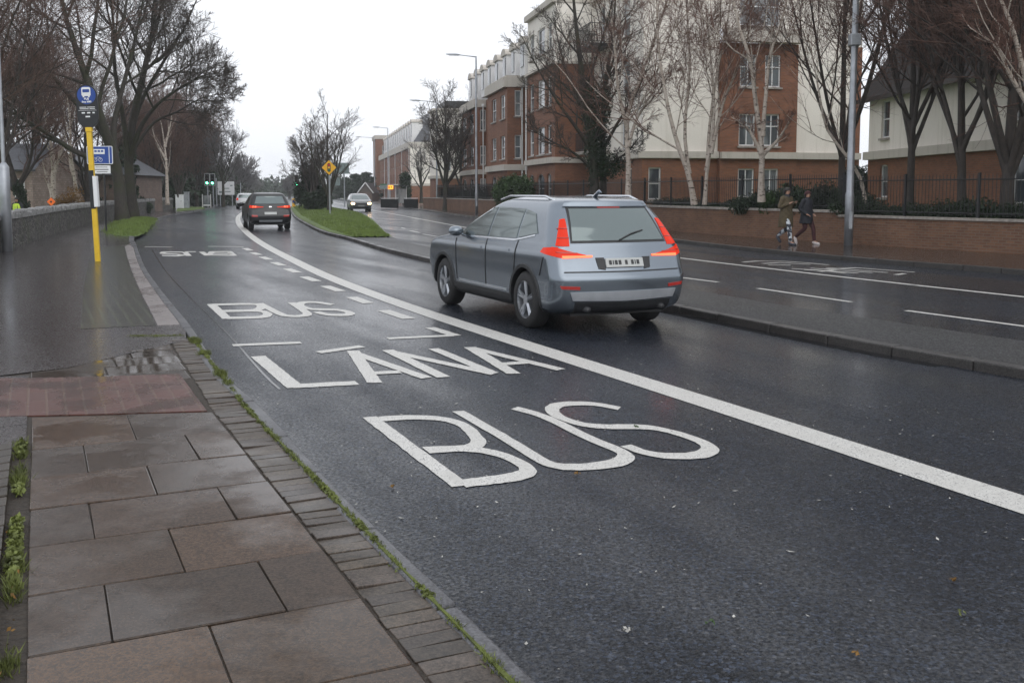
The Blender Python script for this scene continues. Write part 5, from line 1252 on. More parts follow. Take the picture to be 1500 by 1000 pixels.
# the big ivy clad tree in front of the balconies
def ivy(cs,rs,cnt,sz,mk='leafd'):
    def f(t,rng): np_mesh('ivy',*leaves(rng,cs,rs,cnt,sz),M[mk],t,smooth=False)
    return f
bI=(WX(868,42),42.0); 
def SI(pts): return [(V(a,b,42)[0]-bI[0],c,V(a,b,42)[1]-.9) for a,b,c in pts]
tree('ivy_covered_tree','broad bare tree with dark ivy on its trunk before the plain brick end wall',bI,[
 (SI([(872,300,0),(870,250,0),(868,200,0),(858,150,0),(850,90,0),(842,20,0),(835,-60,0)]),(.20,.03)),(SI([(884,300,.4),(885,240,.4),(884,180,.4),(888,120,.5),(900,50,.6),(905,-40,.6)]),(.16,.02)),
 (SI([(868,225,0),(845,190,-.3),(815,150,-.6),(785,100,-.8),(765,60,-1)]),(.09,.012)),(SI([(884,220,.3),(905,180,0),(930,140,-.3),(950,90,-.5)]),(.08,.012)),(SI([(866,205,0),(850,150,.5),(825,80,.8),(810,10,1)]),(.09,.012)),(SI([(870,250,0),(840,225,-.4),(800,205,-.8),(775,190,-1)]),(.07,.01)),(SI([(882,245,0),(915,225,-.4),(940,195,-.6)]),(.06,.01))],
 [LV(10,.36,.68,7,.5,up=.08,wob=.09,u0=.2,k=5,rmin=.014),LV(7,.5,.6,6,.55,up=.06,wob=.12,u0=.15,k=4,rmin=.010),LV(6,.5,.6,5,.6,up=.05,wob=.14,u0=.15,k=3,rmin=.008),LV(4,.55,.55,4,.7,up=.04,wob=.15,u0=.2,k=3,rmin=.006)],'bark','twig',z0=.9,
 extra=ivy([(.05,0,2.4),(.3,.2,3.4),(-.1,0,4.2),(.7,.1,1.9),(.5,.3,4.6)],[(.45,.4,1.5),(.45,.4,1.3),(.4,.35,1.2),(.8,.5,.6),(.35,.3,1.1)],9000,.05))
# roadside trees further up on the right
bare('bare street tree with a dark dense lower crown beside the kerb before the far terrace',653,86,9.6,.11,seed=11,spread=1.05,dens=1.0,bark='bark',twig='twig',r=.24,fork=.22,rmin=.013,name='street_tree',nst=4)
bare('small pale bare tree against the cream end wall of the far terrace',617,118,7.2,.3,seed=12,spread=1.2,dens=.8,bark='bark',twig='twigp',r=.2,fork=.35,detail=3,rmin=.016)
bare('dark bare tree against the near end of the second brick terrace',676,92,9.0,.3,seed=13,spread=1.1,dens=1.0,bark='barkd',twig='twig',r=.18,fork=.2,rmin=.012,detail=4)
# median
bare('bare tree with the tallest crown on the grass median behind the yellow sign',482,74,7.4,.2,seed=14,spread=.98,dens=.8,bark='bark',twig='twig',r=.16,fork=.15,rmin=.010,name='median_tree',nst=5,group='bare trees on the median')
bare('dense rounded bare tree at the left end of the grass median by the green signal',456,84,6.8,.2,seed=15,spread=.92,dens=.95,bark='barkd',twig='twig',r=.16,fork=.10,rmin=.011,name='median_tree',nst=5,group='bare trees on the median')
def bush(name,label,base,z0,cs,rs,cnt,sz,mk='leafd',cat='shrub',group=None,st=True):
    NT[0]+=1; rng=np.random.default_rng(NT[0]); t=thing(name,label,cat,(base[0],base[1],z0),0,group)
    np_mesh('foliage',*leaves(rng,cs,rs,cnt,sz),M[mk],t,smooth=False)
    if st:
        mb=MB(); top=max(c[2] for c in cs)
        for c in cs[:6]: mb.tube([(base[0],base[1],z0),(base[0]+c[0]*.5,base[1]+c[1]*.5,z0+c[2]*.4),(base[0]+c[0],base[1]+c[1],z0+c[2])],[.05,.03,.01],5)
        mb.build('stem',M['barkd'],t)
    return t
bush('ivy_shrub','tall dark ivy thicket under the median tree beside the green signal',(WX(452,85),85),.15,[(0,0,1.2),(.6,0,1.8),(-.7,0,1.5),(.2,.3,2.6),(1.4,0,.9),(-.3,0,3.2)],[(1.1,1,1.3),(.8,.8,1.3),(.7,.8,1.2),(.7,.8,1.1),(.6,.8,.9),(.5,.6,.9)],9000,.10)
bush('round_shrub','low round dark evergreen bush on the grass median left of the yellow sign',(WX(458,78),78),.15,[(0,0,.75)],[(.85,.8,.75)],5000,.07)
# left background: reddish birches and evergreens behind the wall
GL='reddish bare trees beyond the left footpath'
k=0
for px_,Y,h,sd in ((228,84,10.2,21),(262,92,10.8,22),(246,104,11,23),(288,100,10.2,24),(208,92,9.5,25),(276,112,11,27)):
    lab={21:'leftmost of the dense red brown trees beyond the left footpath',22:'reddish bare tree between the pale birch and the grey cabinet',23:'reddish bare tree directly behind the tall pale birch stem',24:'reddish bare tree just left of the paired green signals',25:'reddish bare tree rising behind the small pale shrub tree',27:'reddish bare tree farthest back above the white cabinet'}[sd]
    bare(lab,px_,Y,h,-.25,seed=sd,spread=1.0,dens=1.15,bark='barkd',twig='twigr',r=.16,group=GL,fork=.12,rmin=.014,detail=4,nst=5,name='reddish_tree',up=.12)
birch('tall pale birch stem standing out before the reddish trees on the left',243,82,9,[[(246,300),(243,240),(238,190),(233,165)],[(243,235),(228,205),(222,185)],[(241,215),(250,180),(252,165)]],z0=-.25,r=.15,dens=.5,group='birch trees on the left')
birch('small pale gnarled tree lit against the dark trunks behind the stone wall',213,84,4,[[(211,300),(209,275),(203,262)],[(210,278),(218,266),(224,262)],[(209,280),(201,272),(197,268)]],z0=-.25,r=.13,dens=.5,name='small_pale_tree',group='birch trees on the left',low=.4)
birch('pale double stemmed birch before the stone outbuilding',79,56,9,[[(80,300),(79,260),(76,225),(70,190),(62,140)],[(79,262),(86,235),(92,215),(98,180)],[(79,288),(68,262),(63,232)]],z0=-.25,r=.16,dens=.7,group='birch trees on the left')
birch('blotchy pale birch trunk behind the bus stop pole',110,60,9,[[(113,300),(109,262),(105,225),(102,180),(96,120)]],z0=-.25,r=.13,dens=.8,group='birch trees on the left')
bE=(WX(37,50),50)
tree('ivy_covered_tree','crooked tree with an ivy clad trunk before the pale stone cottage',bE,[([(0,0,0),(-.1,0,1.2),(-.4,0,2.1),(-.7,0,3.2),(-1.2,0,5.5),(-1.4,0,8)],(.20,.03)),([(-.35,0,1.9),(-1.0,0,2.3),(-1.6,0,3.2),(-2,0,5)],(.09,.02)),([(-.4,0,2.2),(.2,0,3.2),(.5,0,4.6),(.4,0,7)],(.10,.02))],[LV(9,.5,.7,7,.5,up=.05,wob=.12,u0=.25,k=5,rmin=.016),LV(7,.5,.6,6,.55,up=.05,wob=.12,u0=.15,k=4,rmin=.011),LV(6,.5,.6,5,.6,up=.05,wob=.14,u0=.15,k=3,rmin=.009),LV(4,.5,.6,4,.6,up=.05,wob=.14,u0=.15,k=3,rmin=.007)],'barkd','twigr',z0=-.25,
 extra=ivy([(-.05,0,.9),(-.2,0,1.6),(-.35,0,2.1)],[(.28,.28,.8),(.28,.28,.6),(.3,.3,.4)],5000,.05))
for px_,Y,h,sd,lab in ((-20,44,11.5,31,'reddish bare tree at the far left edge over the galvanised pole'),(55,68,11,32,'reddish bare tree above the roof gap between the two stone buildings'),(128,66,11,33,'reddish bare tree rising behind the bus stop sign')):
    bare(lab,px_,Y,h,-.25,seed=sd,spread=1.5,dens=1.1,bark='barkd',twig='twigr',r=.2,group='reddish trees over the stone buildings',fork=.15,rmin=.009,nst=5,name='reddish_tree')
# evergreens
def conifer(label,px_,Y,h,w,sd,mk='leafd',z0=-.25,group=None,cnt=22000):
    rng=np.random.default_rng(sd); X=WX(px_,Y); t=thing('evergreen_tree',label,'tree',(X,Y,z0),0,group); cs=[];rs=[]
    for k in range(46):
        z=h*(.12+.86*rng.random()); a=rng.random()*6.28; rr=w*(1-(z/h)**1.6)*rng.random()**.5; cs.append((rr*math.cos(a),rr*math.sin(a),z)); rs.append((w*.30*rng.uniform(.6,1.2),w*.30,h*.055*rng.uniform(.6,1.4)))
    np_mesh('crown',*leaves(rng,cs,rs,cnt,.16),M[mk],t,smooth=False); mb=MB(); mb.tube([(X,Y,z0),(X,Y,z0+h*.9)],[.22,.04],8)
    mb.build('trunk',M['barkd'],t); return t
GE='dark evergreens behind the reddish trees'
conifer('dark evergreen behind the left pair of green signals',300,116,8.6,2.6,41,group=GE); conifer('dark evergreen behind the reddish trees, right of the tall birch',272,122,10.6,3.6,42,group=GE); conifer('dark evergreen left of the tall pale birch',225,112,9.6,3.6,43,group=GE); conifer('low dark evergreen between the signals and the white sign',316,125,5.0,2.2,44,group=GE,cnt=12000)
conifer('dark evergreen hidden among the big trees behind the blue sign',176,74,5.6,2.2,45,group=GE)
# trees further up the road on the left and at the vanishing point
bare('slender bare tree whose trunk crosses the white direction sign',327,96,7.2,.2,seed=51,spread=1.2,dens=1.0,bark='bark',twig='twigp',r=.15,fork=.35,rmin=.013)
bare('tall thin bare tree above the evergreens, left of the signals',298,118,10.4,.2,seed=52,spread=1.0,dens=.9,bark='bark',twig='twigp',r=.18,fork=.4,rmin=.016)
for i,(px_,Y,h,lab) in enumerate(((346,170,6.8,'bare grey tree right of the white direction sign'),(359,215,6.0,'hazy bare tree above the white car'),(372,270,4.6,'faint bare tree beyond the white car'),(404,330,4.2,'faint round tree at the end of the road'),(424,230,4.2,'faint tree just left of the median signal'))):
    bare(lab,px_,Y,h,0,seed=60+i,spread=1.5,dens=1.05,bark='bark',twig='twigp',r=.3,group='far hazy trees at the end of the road',fork=.12,detail=3,rmin=.05,nst=5)
for i,(px_,Y,h,w_) in enumerate(((520,190,5.8,3),(536,200,6.5,4),(505,210,5.5,3.5))):
    conifer(('low dark evergreen behind the gabled house','low dark evergreen right of the gabled house roof','low dark evergreen left of the gabled house behind the green sign')[i],px_,Y,h,w_,70+i,z0=-1,group='low evergreens around the gabled house',cnt=8000)
# distant wood that closes the view
NT[0]+=1; rng=np.random.default_rng(5); cs=[];rs=[]
for i in range(240):
    a=R(-42+62*rng.random()); d=rng.uniform(300,520)
    cs.append((math.sin(a)*d,math.cos(a)*d,rng.uniform(1,3.0))); rs.append((9,6,rng.uniform(3,5.5)))
o=np_mesh('distant_wood',*leaves(rng,cs,rs,60000,.8),M['leafd'],None,smooth=False); tag(o,'band of dark distant trees closing the end of the road','wood',kind='stuff')
cs=[];rs=[]
for i in range(150):
    d=rng.uniform(95,190); X=WX(rng.uniform(-40,330),d); cs.append((X,d,rng.uniform(.6,2.6))); rs.append((3.2,2,rng.uniform(1.2,2.4)))
o=np_mesh('background_thicket',*leaves(rng,cs,rs,60000,.28),M['leafd'],None,smooth=False); tag(o,'dark thicket of undergrowth behind the trees on the left','undergrowth',kind='stuff')
# hedging behind the right railings
def hedge(label,line,z0,h,w,n,sz,mk='leafd',name='hedge',off=.8,wav=.3,group=None):
    NT[0]+=1; rng=np.random.default_rng(NT[0]); ln=offset_line(line,off); cs=[];rs=[]; b=ln[len(ln)//2]; L=sum(math.dist(a,c) for a,c in zip(ln,ln[1:])); k=max(3,int(L/.55))
    for i in range(k):
        p=lerp_line(ln,(i+.5)/k); hh=h*(1+rng.uniform(-wav,wav)); cs.append((p[0]-b[0],p[1]-b[1],hh*.45)); rs.append((.55,w,hh*.55))
    t=thing(name,label,'hedge',(*b,z0),0,group); np_mesh('foliage',*leaves(rng,cs,rs,n,sz),M[mk],t,smooth=False); return t
hedge('low dark green hedge along the lower garden wall under the railings at the right',[p for p in wa],.9,.50,.5,26000,.045)
hedge('low dark hedge behind the higher garden wall left of the walkers',[p for p in wb_ if p[1]<44],.9,.45,.5,16000,.045)
hedge('taller dark hedge along the far stretch of railing',[p for p in wb_ if 62<p[1]<92],.9,.9,.5,12000,.09)
bush('laurel_bush','dark leafy bush behind the railing just right of the walkers',(WX(1205,33),33),.9,[(0,0,.5),(.7,.2,.45),(-.6,.1,.4),(1.4,.3,.4)],[(.7,.6,.6),(.6,.5,.5),(.5,.5,.5),(.6,.5,.4)],9000,.05)
bush('spiky_bush','yellow green strappy bush behind the railing at the left walker',(WX(1155,34.5),34.5),.9,[(0,0,.55),(-.6,0,.4),(.5,0,.45)],[(.5,.4,.55),(.4,.4,.4),(.4,.4,.4)],3500,.07,'leafm')
bush('laurel_bush','rounded dark green bush at the foot of the forked birch',(WX(1120,35.5),35.5),.9,[(0,0,.4),(.5,.1,.35),(-.6,.1,.3)],[(.6,.5,.5),(.5,.5,.4),(.6,.5,.35)],7000,.05)
bush('laurel_bush','trimmed dark green bush against the second terrace left of the cream block',(WX(752,60),60),.9,[(-.4,0,.7),(.5,0,.8),(0,.3,1.1)],[(.9,.7,.9),(.9,.7,.9),(.8,.7,.7)],9000,.08,'leafm')
bush('rusty_shrub','rusty orange winter shrub before the stone outbuilding',(WX(95,52),52),.35,[(0,0,.7),(.5,0,.9),(-.4,0,.6)],[(.5,.4,.6),(.5,.4,.8),(.5,.4,.5)],2500,.05,'leafo')
bush('laurel_bush','dark bush filling the gap between the cream block and the steep roofed house',(WX(1262,46),46),.9,[(0,0,.9),(.5,.2,.7),(-.4,0,1.2)],[(.8,.6,1.0),(.8,.6,.8),(.6,.5,.8)],7000,.07)
# ================= GRASS, MOSS AND WEEDS =================
def blades(rng,pts,z,h,w,n,spread):
    pts=np.array(pts); i=rng.integers(0,len(pts),n); p=np.c_[pts[i],np.full(n,z)]; p[:,:2]+=rng.normal(0,1,(n,2))*spread; a=rng.random(n)*6.28; hh=h*(.5+rng.random(n)); ww=w*(.6+.8*rng.random(n)); lx=rng.normal(0,.45,(n,2))*hh[:,None]
    d=np.c_[np.cos(a),np.sin(a),np.zeros(n)]; top=p+np.c_[lx,hh]; V_=np.stack([p-d*ww[:,None],p+d*ww[:,None],top+d*ww[:,None]*.15,top-d*ww[:,None]*.15],1).reshape(-1,3); return V_,np.arange(n*4).reshape(-1,4)
rng=np.random.default_rng(77)
def line_pts(line,n,clump=None,rng=rng):
    us=rng.random(n)
    if clump: c=rng.random(clump); us=np.clip(c[rng.integers(0,clump,n)]+rng.normal(0,.012,n),0,1)
    return [lerp_line(line,float(u)) for u in us]
mossline=[TS(1.348+shear(s_/10),s_/10) for s_ in range(10,113)]
ml2=[G(268,491,PZ),G(230,492,PZ),G(190,492,PZ)]
v1=[blades(rng,line_pts(mossline[18:],600,70),PZ-.008,.016,.004,6500,.010),blades(rng,line_pts(mossline[72:],200,9),PZ-.01,.035,.005,2400,.02),blades(rng,line_pts(ml2,150),PZ-.01,.02,.004,700,.02)]
v1.append(leaves(rng,[(*p,PZ+.005) for p in line_pts(mossline[18:],120,26)],[(.022,.022,.010)]*120,5200,.009))
o=np_mesh('kerb_weeds',*join(v1),M['weed'],None,smooth=False); tag(o,'line of moss and weeds growing in the joint beside the kerb','weeds',kind='stuff')
mb=MB(); 
for a,b in ((mossline[8:],.007),): mb.prism([(p[0]+rnd.uniform(-.005,.005),p[1]) for p in offset_line(a,-b)]+[(p[0]+rnd.uniform(-.006,.006),p[1]) for p in offset_line(a,b)[::-1]],PZ-.03,PZ+.006)
o=mb.build('joint_moss',M['moss']); tag(o,'thin strip of green moss filling the kerb joint','moss',kind='stuff')
wl=[TS(-.155,s_/10) for s_ in range(26,71)]
v2=[blades(rng,line_pts(wl,170,13),PZ-.02,.040,.0035,2300,.017)]; cl=line_pts(wl,90,11); v2.append(leaves(rng,[(*p,PZ+.02) for p in cl],[(.032,.032,.02)]*90,1700,.014,1.4))
o=np_mesh('edging_weeds',*join(v2),M['weed'],None,smooth=False); tag(o,'bushy green weeds growing between the edging bricks and the paving','weeds',kind='stuff')
dl_=line_pts([TS(-.16,2.6),TS(-.16,5.2)],24); o=np_mesh('dead_leaves',*leaves(rng,[(*p,PZ+.02) for p in dl_],[(.03,.03,.010)]*24,34,.014,1.2),M['leafo'],None,smooth=False); tag(o,'brown dead leaves caught in the weeds at the lower left','leaves',kind='stuff')
# grass on the median and round the big trees
gp=[]; 
for _ in range(26000):
    i=int(len(GM)*rng.random()**1.6); j=rng.integers(1,len(GM[0])-2); u,v_=rng.random(),rng.random(); i=min(i,len(GM)-2)
    a,b,c,d=GM[i][j],GM[i][j+1],GM[i+1][j],GM[i+1][j+1]; q=[(a[k]*(1-u)+b[k]*u)*(1-v_)+(c[k]*(1-u)+d[k]*u)*v_ for k in range(3)]; gp.append(q)
gp=np.array(gp); V_,F_=blades(rng,gp[:,:2],0,.07,.012,26000,0); 
V_,F_=(lambda p:(lambda a,hh,lx:(np.stack([p-np.c_[np.cos(a),np.sin(a),a*0]*.012,p+np.c_[np.cos(a),np.sin(a),a*0]*.012,p+np.c_[lx,hh]],1).reshape(-1,3),np.arange(len(p)*3).reshape(-1,3)))(rng.random(len(p))*6.28,.05+.06*rng.random(len(p)),rng.normal(0,.03,(len(p),2))))(gp)
o=np_mesh('median_grass',V_,F_,M['blade'],None,smooth=False); tag(o,'short green grass blades on the median mound','grass',kind='stuff')
pg=[G(*p,PZ) for p in [(155,341),(178,346),(205,345),(222,330),(226,322),(205,320),(170,326)]]
pgc=smooth_line(pg+[pg[0]],4)[:-1]; cx=sum(p[0] for p in pgc)/len(pgc); cy=sum(p[1] for p in pgc)/len(pgc); mb=MB(); rows=[]
for k in range(6):
    f=1-k/5; rows.append([(cx+(p[0]-cx)*f,cy+(p[1]-cy)*f,PZ+.01+.22*(1-f**2)) for p in pgc+[pgc[0]]])
mb.grid(rows); mb.build('grass_verge',M['grass'],smooth=True)['kind']='structure'
q=[]
for _ in range(9000):
    i=rng.integers(0,len(pgc)-1); f=rng.random()**.5; p=pgc[i]; q.append((cx+(p[0]-cx)*f*.98+rng.normal(0,.1),cy+(p[1]-cy)*f*.98+rng.normal(0,.3),PZ+.01+.22*(1-f**2)))
q=np.array(q); a=rng.random(len(q))*6.28; V_=np.stack([q-np.c_[np.cos(a),np.sin(a),a*0]*.012,q+np.c_[np.cos(a),np.sin(a),a*0]*.012,q+np.c_[rng.normal(0,.03,(len(q),2)),.06+.07*rng.random(len(q))]],1).reshape(-1,3)
o=np_mesh('verge_grass',V_,np.arange(len(q)*3).reshape(-1,3),M['blade'],None,smooth=False); tag(o,'grass blades round the feet of the two big trees','grass',kind='stuff')
# far left verge by the cabinet
mb=MB(); mb.prism([G(258,310,PZ),G(262,303,PZ),G(298,303,PZ),G(300,306.5,PZ)],.1,PZ+.05,side=True); struct('grass_verge',mb,M['grass'])
# fallen leaves, grit and twigs on the road
n=420; p=np.c_[rng.random(n)*5.2-.4,3+rng.random(n)**1.3*11]; p=np.array([TS(1.6+a,b) for a,b in p]); s_=.004+.007*rng.random(n)**2; a=rng.random(n)*6.28; el=1+2*rng.random(n)**3
dx=np.c_[np.cos(a),np.sin(a),a*0]*(s_*el)[:,None]; dy=np.c_[-np.sin(a),np.cos(a),a*0]*(s_*.7)[:,None]; c=np.c_[p,np.full(n,.006)]; V_=np.stack([c-dx,c+dy,c+dx+[0,0,.004],c-dy],1).reshape(-1,3)
M['grit']=simple('pale_grit',(.42,.41,.38),.7,var=.4,scale=40); o=np_mesh('road_grit',V_,np.arange(n*4).reshape(-1,4),M['grit'],None,smooth=False); tag(o,'pale specks of grit and grass clippings scattered on the wet road','grit',kind='stuff')
fl=[(1040,915,'leafm'),(1410,902,'leafy'),(1398,853,'leafo'),(920,925,'grit'),(1255,960,'leafo'),(845,695,'leafo'),(573,715,'leafo'),(932,626,'leafm')]
for i,(a_,b_,mk) in enumerate(fl):
    g=G(a_,b_); rg=np.random.default_rng(i); t_=thing('fallen_leaf',['torn green leaf on the near asphalt below the S','yellow green leaf at the lower right of the road','rust coloured leaf nearest the wide white line','pale torn leaf near the bottom middle of the road','rust leaf at the bottom right of the road','brown leaf below the right end of the letter S','brown leaf between the kerb and the letter B','green sprig lying on the painted letter S'][i],'leaf',(*g,.006),0,'fallen leaves on the road')
    np_mesh('blade',*leaves(rg,[(0,0,.008)],[(.022,.022,.006)],6,.010,1.2),M[mk],t_,smooth=False)
# ================= STREET FURNITURE =================
def text(name,s,size,loc,parent,mat,rot=(R(90),0,0),align='CENTER',ext=.002,bold=0):
    c=bpy.data.curves.new(name,'FONT'); c.body=s; c.size=size; c.align_x=align; c.extrude=ext; c.offset=bold
    o=bpy.data.objects.new('tmp',c); COL.objects.link(o); dg=bpy.context.evaluated_depsgraph_get(); dg.update(); me=bpy.data.meshes.new_from_object(o.evaluated_get(dg)); bpy.data.objects.remove(o); bpy.data.curves.remove(c)
    me.materials.clear(); me.materials.append(mat); t=bpy.data.objects.new(name,me); COL.objects.link(t); t.location=loc; t.rotation_euler=rot; t.parent=parent; return t
def plate(w,h,th=.012,r=.03,z=0,x=0,y=0,n=5):
    """upright rounded plate facing -y, centred at x,z"""
    pts=[]
    for cx,cz,a0 in ((w/2-r,h/2-r,0),(-w/2+r,h/2-r,90),(-w/2+r,-h/2+r,180),(w/2-r,-h/2+r,270)):
        for k in range(n+1): a=R(a0+90*k/n); pts.append((x+cx+r*math.cos(a),z+cz+r*math.sin(a)))
    mb=MB(); f=[(p[0],y,p[1]) for p in pts]; b=[(p[0],y+th,p[1]) for p in pts]; mb.face(f[::-1]); mb.face(b)
    m=len(pts)
    for i in range(m): mb.face([f[i],f[(i+1)%m],b[(i+1)%m],b[i]])
    return mb
def post(x,y,z0,z1,r0,r1=None,n=12): mb=MB(); mb.tube([(x,y,z0),(x,y,z1)],[r0,r1 or r0],n); return mb
def bars(parent,rows,mat,name='lettering',y=-.02,th=.004):
    mb=MB()
    for x0,x1,z,h in rows: mb.box(((x0+x1)/2,y,z),(x1-x0,th,h))
    return mb.build(name,mat,parent)
# bus stop
g=G(143.5,383,PZ); by=g[1]
t=thing('bus_stop','yellow bus stop pole with rounded black and blue flag sign on the left footpath','bus stop',(*g,PZ),0,local=True); t.rotation_euler=(0,R(-1.6),R(2))
mb=MB(); mb.box((0,0,1.475),(.11,.08,2.95)); mb.build('pole',M['yellow'],t,bevel=.008)
mb=MB(); mb.box((0,0,2.95+.05),(.14,.10,.10)); mb.build('collar',M['yellow'],t,bevel=.008)
mb=MB(); mb.box((-.01,0,1.645),(.12,.09,.88)); tc=mb.build('timetable_case',M['signblack'],t,bevel=.01)
mb=MB(); mb.box((.075,-.03,1.60),(.09,.12,.70)); mb.build('timetable_panel',M['signwhite'],tc,bevel=.006)
fz=3.52; fl_=plate(.47,.97,.05,.234,fz,-.0,-.025,14).build('sign_head',M['signblack'],t)
mb=MB(); mb.disc((0,-.028,fz+.25),.205,(0,1,0),32,0,.012); disc=mb.build('roundel',M['blue'],fl_)
bp=plate(.20,.20,.006,.035,fz+.325,0,-.045).build('bus_symbol',M['signwhite'],disc)
plate(.15,.07,.004,.015,fz+.345,0,-.050).build('windscreen_symbol',M['blue'],disc)
mb=MB()
for x in(-.06,.06): mb.box((x,-.043,fz+.215),(.035,.005,.03)); mb.disc((x,-.050,fz+.26),.012,(0,1,0),8,0,.003)
mb.build('wheel_symbol',M['signwhite'],disc)
text('lettering','BUS',.062,(0,-.040,fz+.145),disc,M['signwhite'],bold=.003); text('lettering','Stop 2085',.052,(0,-.040,fz+.085),disc,M['signwhite'],bold=.002)
bars(fl_,[(-.17,-.02,fz-.02,.014),(0,.17,fz-.02,.014),(-.17,.03,fz-.055,.014),(.05,.17,fz-.055,.014),(-.20,.20,fz-.09,.006),(-.13,-.06,fz-.145,.030),(-.01,.06,fz-.145,.030),(.11,.16,fz-.145,.030),(-.05,.05,fz-.23,.030)],M['signwhite'],y=-.028)
# blue bus lane sign
g=G(156,341,PZ); sc=g[1]/1458
t=thing('bus_lane_sign','blue bus and cycle lane sign with white plate below, on a thin dark post','sign',(*g,PZ),0,local=True)
post(0,0,0,3.4,.035).build('pole',M['blackm'],t)
x0=(132.5-156)*sc; x1=(170-156)*sc; zt=1.72+(280-215)*sc-PZ; zb=1.72+(280-241)*sc-PZ; cx=(x0+x1)/2; cz=(zt+zb)/2
pl=plate(x1-x0,zt-zb,.02,.05,cz,cx,-.06).build('panel',M['signwhite'],t); plate(x1-x0-.05,zt-zb-.05,.004,.04,cz,cx,-.066).build('blue_field',M['blue'],pl)
mb=MB(); mb.box((cx-.08,-.072,cz+.13),(.56,.006,.19)); mb.box((cx+.37,-.072,cz),(.025,.006,zt-zb-.08)); mb.build('bus_symbol',M['signwhite'],pl)
mb=MB()
for k in range(4): mb.box((cx-.27+k*.125,-.078,cz+.15),(.09,.006,.07))
mb.build('window_symbol',M['blue'],pl)
mb=MB()
for q in (-.17,.03):
    for k in range(16): a=2*math.pi*k/16; b=2*math.pi*(k+1)/16; mb.tube([(cx+q+.07*math.cos(a),-.072,cz-.18+.07*math.sin(a)),(cx+q+.07*math.cos(b),-.072,cz-.18+.07*math.sin(b))],.008,4)
mb.tube([(cx-.17,-.072,cz-.18),(cx-.11,-.072,cz-.08),(cx+.0,-.072,cz-.08),(cx+.03,-.072,cz-.18)],.008,4); mb.build('bicycle_symbol',M['signwhite'],pl)
zt2=1.72+(280-243)*sc-PZ; zb2=1.72+(280-254.5)*sc-PZ; x0=(141-156)*sc; x1=(166-156)*sc; cx=(x0+x1)/2; cz=(zt2+zb2)/2
pw=plate(x1-x0,zt2-zb2,.02,.02,cz,cx,-.06).build('supplementary_plate',M['signwhite'],t)
bars(pw,[(cx-.24,cx+.22,cz+.09,.02),(cx-.26,cx+.26,cz,.03),(cx-.2,cx+.22,cz-.09,.02)],M['signblack'],y=-.063)
# round sign on a leaning pole behind the big tree
Y=54; x=WX(181,Y); t=thing('round_sign','small round white sign on a leaning white pole behind the big trees','sign',(x,Y,PZ),0,local=True); t.rotation_euler=(0,R(-5),0)
post(0,0,0,2.5,.05).build('pole',M['frame'],t); mb=MB(); mb.disc((0,-.06,2.45),.16,(0,1,0),24,0,.02); d=mb.build('disc',M['signwhite'],t); mb=MB(); mb.disc((0,-.075,2.45),.07,(0,1,0),16,0,.01); mb.build('symbol',M['signblack'],d)
# lamp posts
def lamp(label,px_,Y,ztop,arm,headlen,z0=PZ,r=(.11,.06),base=None,wide=None,adir=(-1,-.1),group=None,box=None):
    X=WX(px_,Y) if base is None else base[0]; t=thing('street_lamp',label,'street lamp',(X,Y,z0),0,group,local=True)
    mb=MB(); mb.tube([(0,0,0),(0,0,1.5),(0,0,1.6),(0,0,ztop-.3),(-.0,0,ztop)],[r[0]*1.0,r[0],r[0]*.85,r[1],r[1]*.9],12); 
    mb.build('pole',M['galv'],t,smooth=True)
    if wide: mb=MB(); mb.tube([(0,0,0),(0,0,wide[1]),(0,0,wide[1]+.12)],[wide[0],wide[0],r[0]],12); mb.build('base',M['galv'],t,smooth=True)
    L=math.hypot(*adir); ax_,ay=adir[0]/L,adir[1]/L
    mb=MB(); mb.tube([(0,0,ztop-.05),(ax_*arm*.5,ay*arm*.5,ztop+.02),(ax_*arm,ay*arm,ztop+.08)],[.045,.035,.03],8); mb.build('arm',M['galv'],t,smooth=True)
    rz=math.atan2(ay,ax_); mb=MB(); c=arm+headlen/2-.1
    mb.tube([(ax_*(arm-.1),ay*(arm-.1),ztop+.08),(ax_*(arm+headlen*.25),ay*(arm+headlen*.25),ztop+.09),(ax_*(arm+headlen),ay*(arm+headlen),ztop+.12)],[.05,.085,.03],8); mb.build('lamp_head',M['galv'],t,smooth=True)
    mb=MB(); mb.box((ax_*(arm+headlen*.45),ay*(arm+headlen*.45),ztop+.03),(headlen*.6,.12,.04),rz); mb.build('lens',M['signwhite'],t)
    mb=MB(); mb.box((0,-r[0]*1.0-.006,.75),(.10,.02,.5)); mb.build('access_door',M['galv'],t)
    if box: mb=MB(); mb.box((0,-.02,box),(.30,.30,.34)); mb.build('junction_box',M['galv'],t,bevel=.02)
    return t
GL_='street lamps along the right hand footpath'
lamp('tall grey street lamp standing before the red brick terrace bays',698,72,11.15,1.25,.9,group=GL_,adir=(-1,-.12))
lamp('thick weathered grey lamp post beside the walkers, its top out of view',1245,29.6,11,2,.9,r=(.13,.07),group=GL_,box=6.0)
lamp('grey street lamp behind the bare street tree, arm showing left of the crown',640,95,10.0,1.6,.9,group=GL_)
lamp('far street lamp in front of the brick tower block, upper of the two far arms',569,150,11.1,1.3,.9,group=GL_,z0=0)
lamp('farthest right hand street lamp, its arm reaching left of the brick tower block',549,175,11.0,2.3,.9,group=GL_,z0=0)
lamp('tiny distant street lamp at the end of the road above the black car',408,330,7.0,2,1.2,group=GL_,z0=0,r=(.2,.14))
gg=G(7,368,PZ)
lamp('galvanised post with a wide base cut off by the left edge of the view',7,gg[1],8,1.5,.8,r=(.055,.045),wide=(.135,2.25),adir=(1,.3))
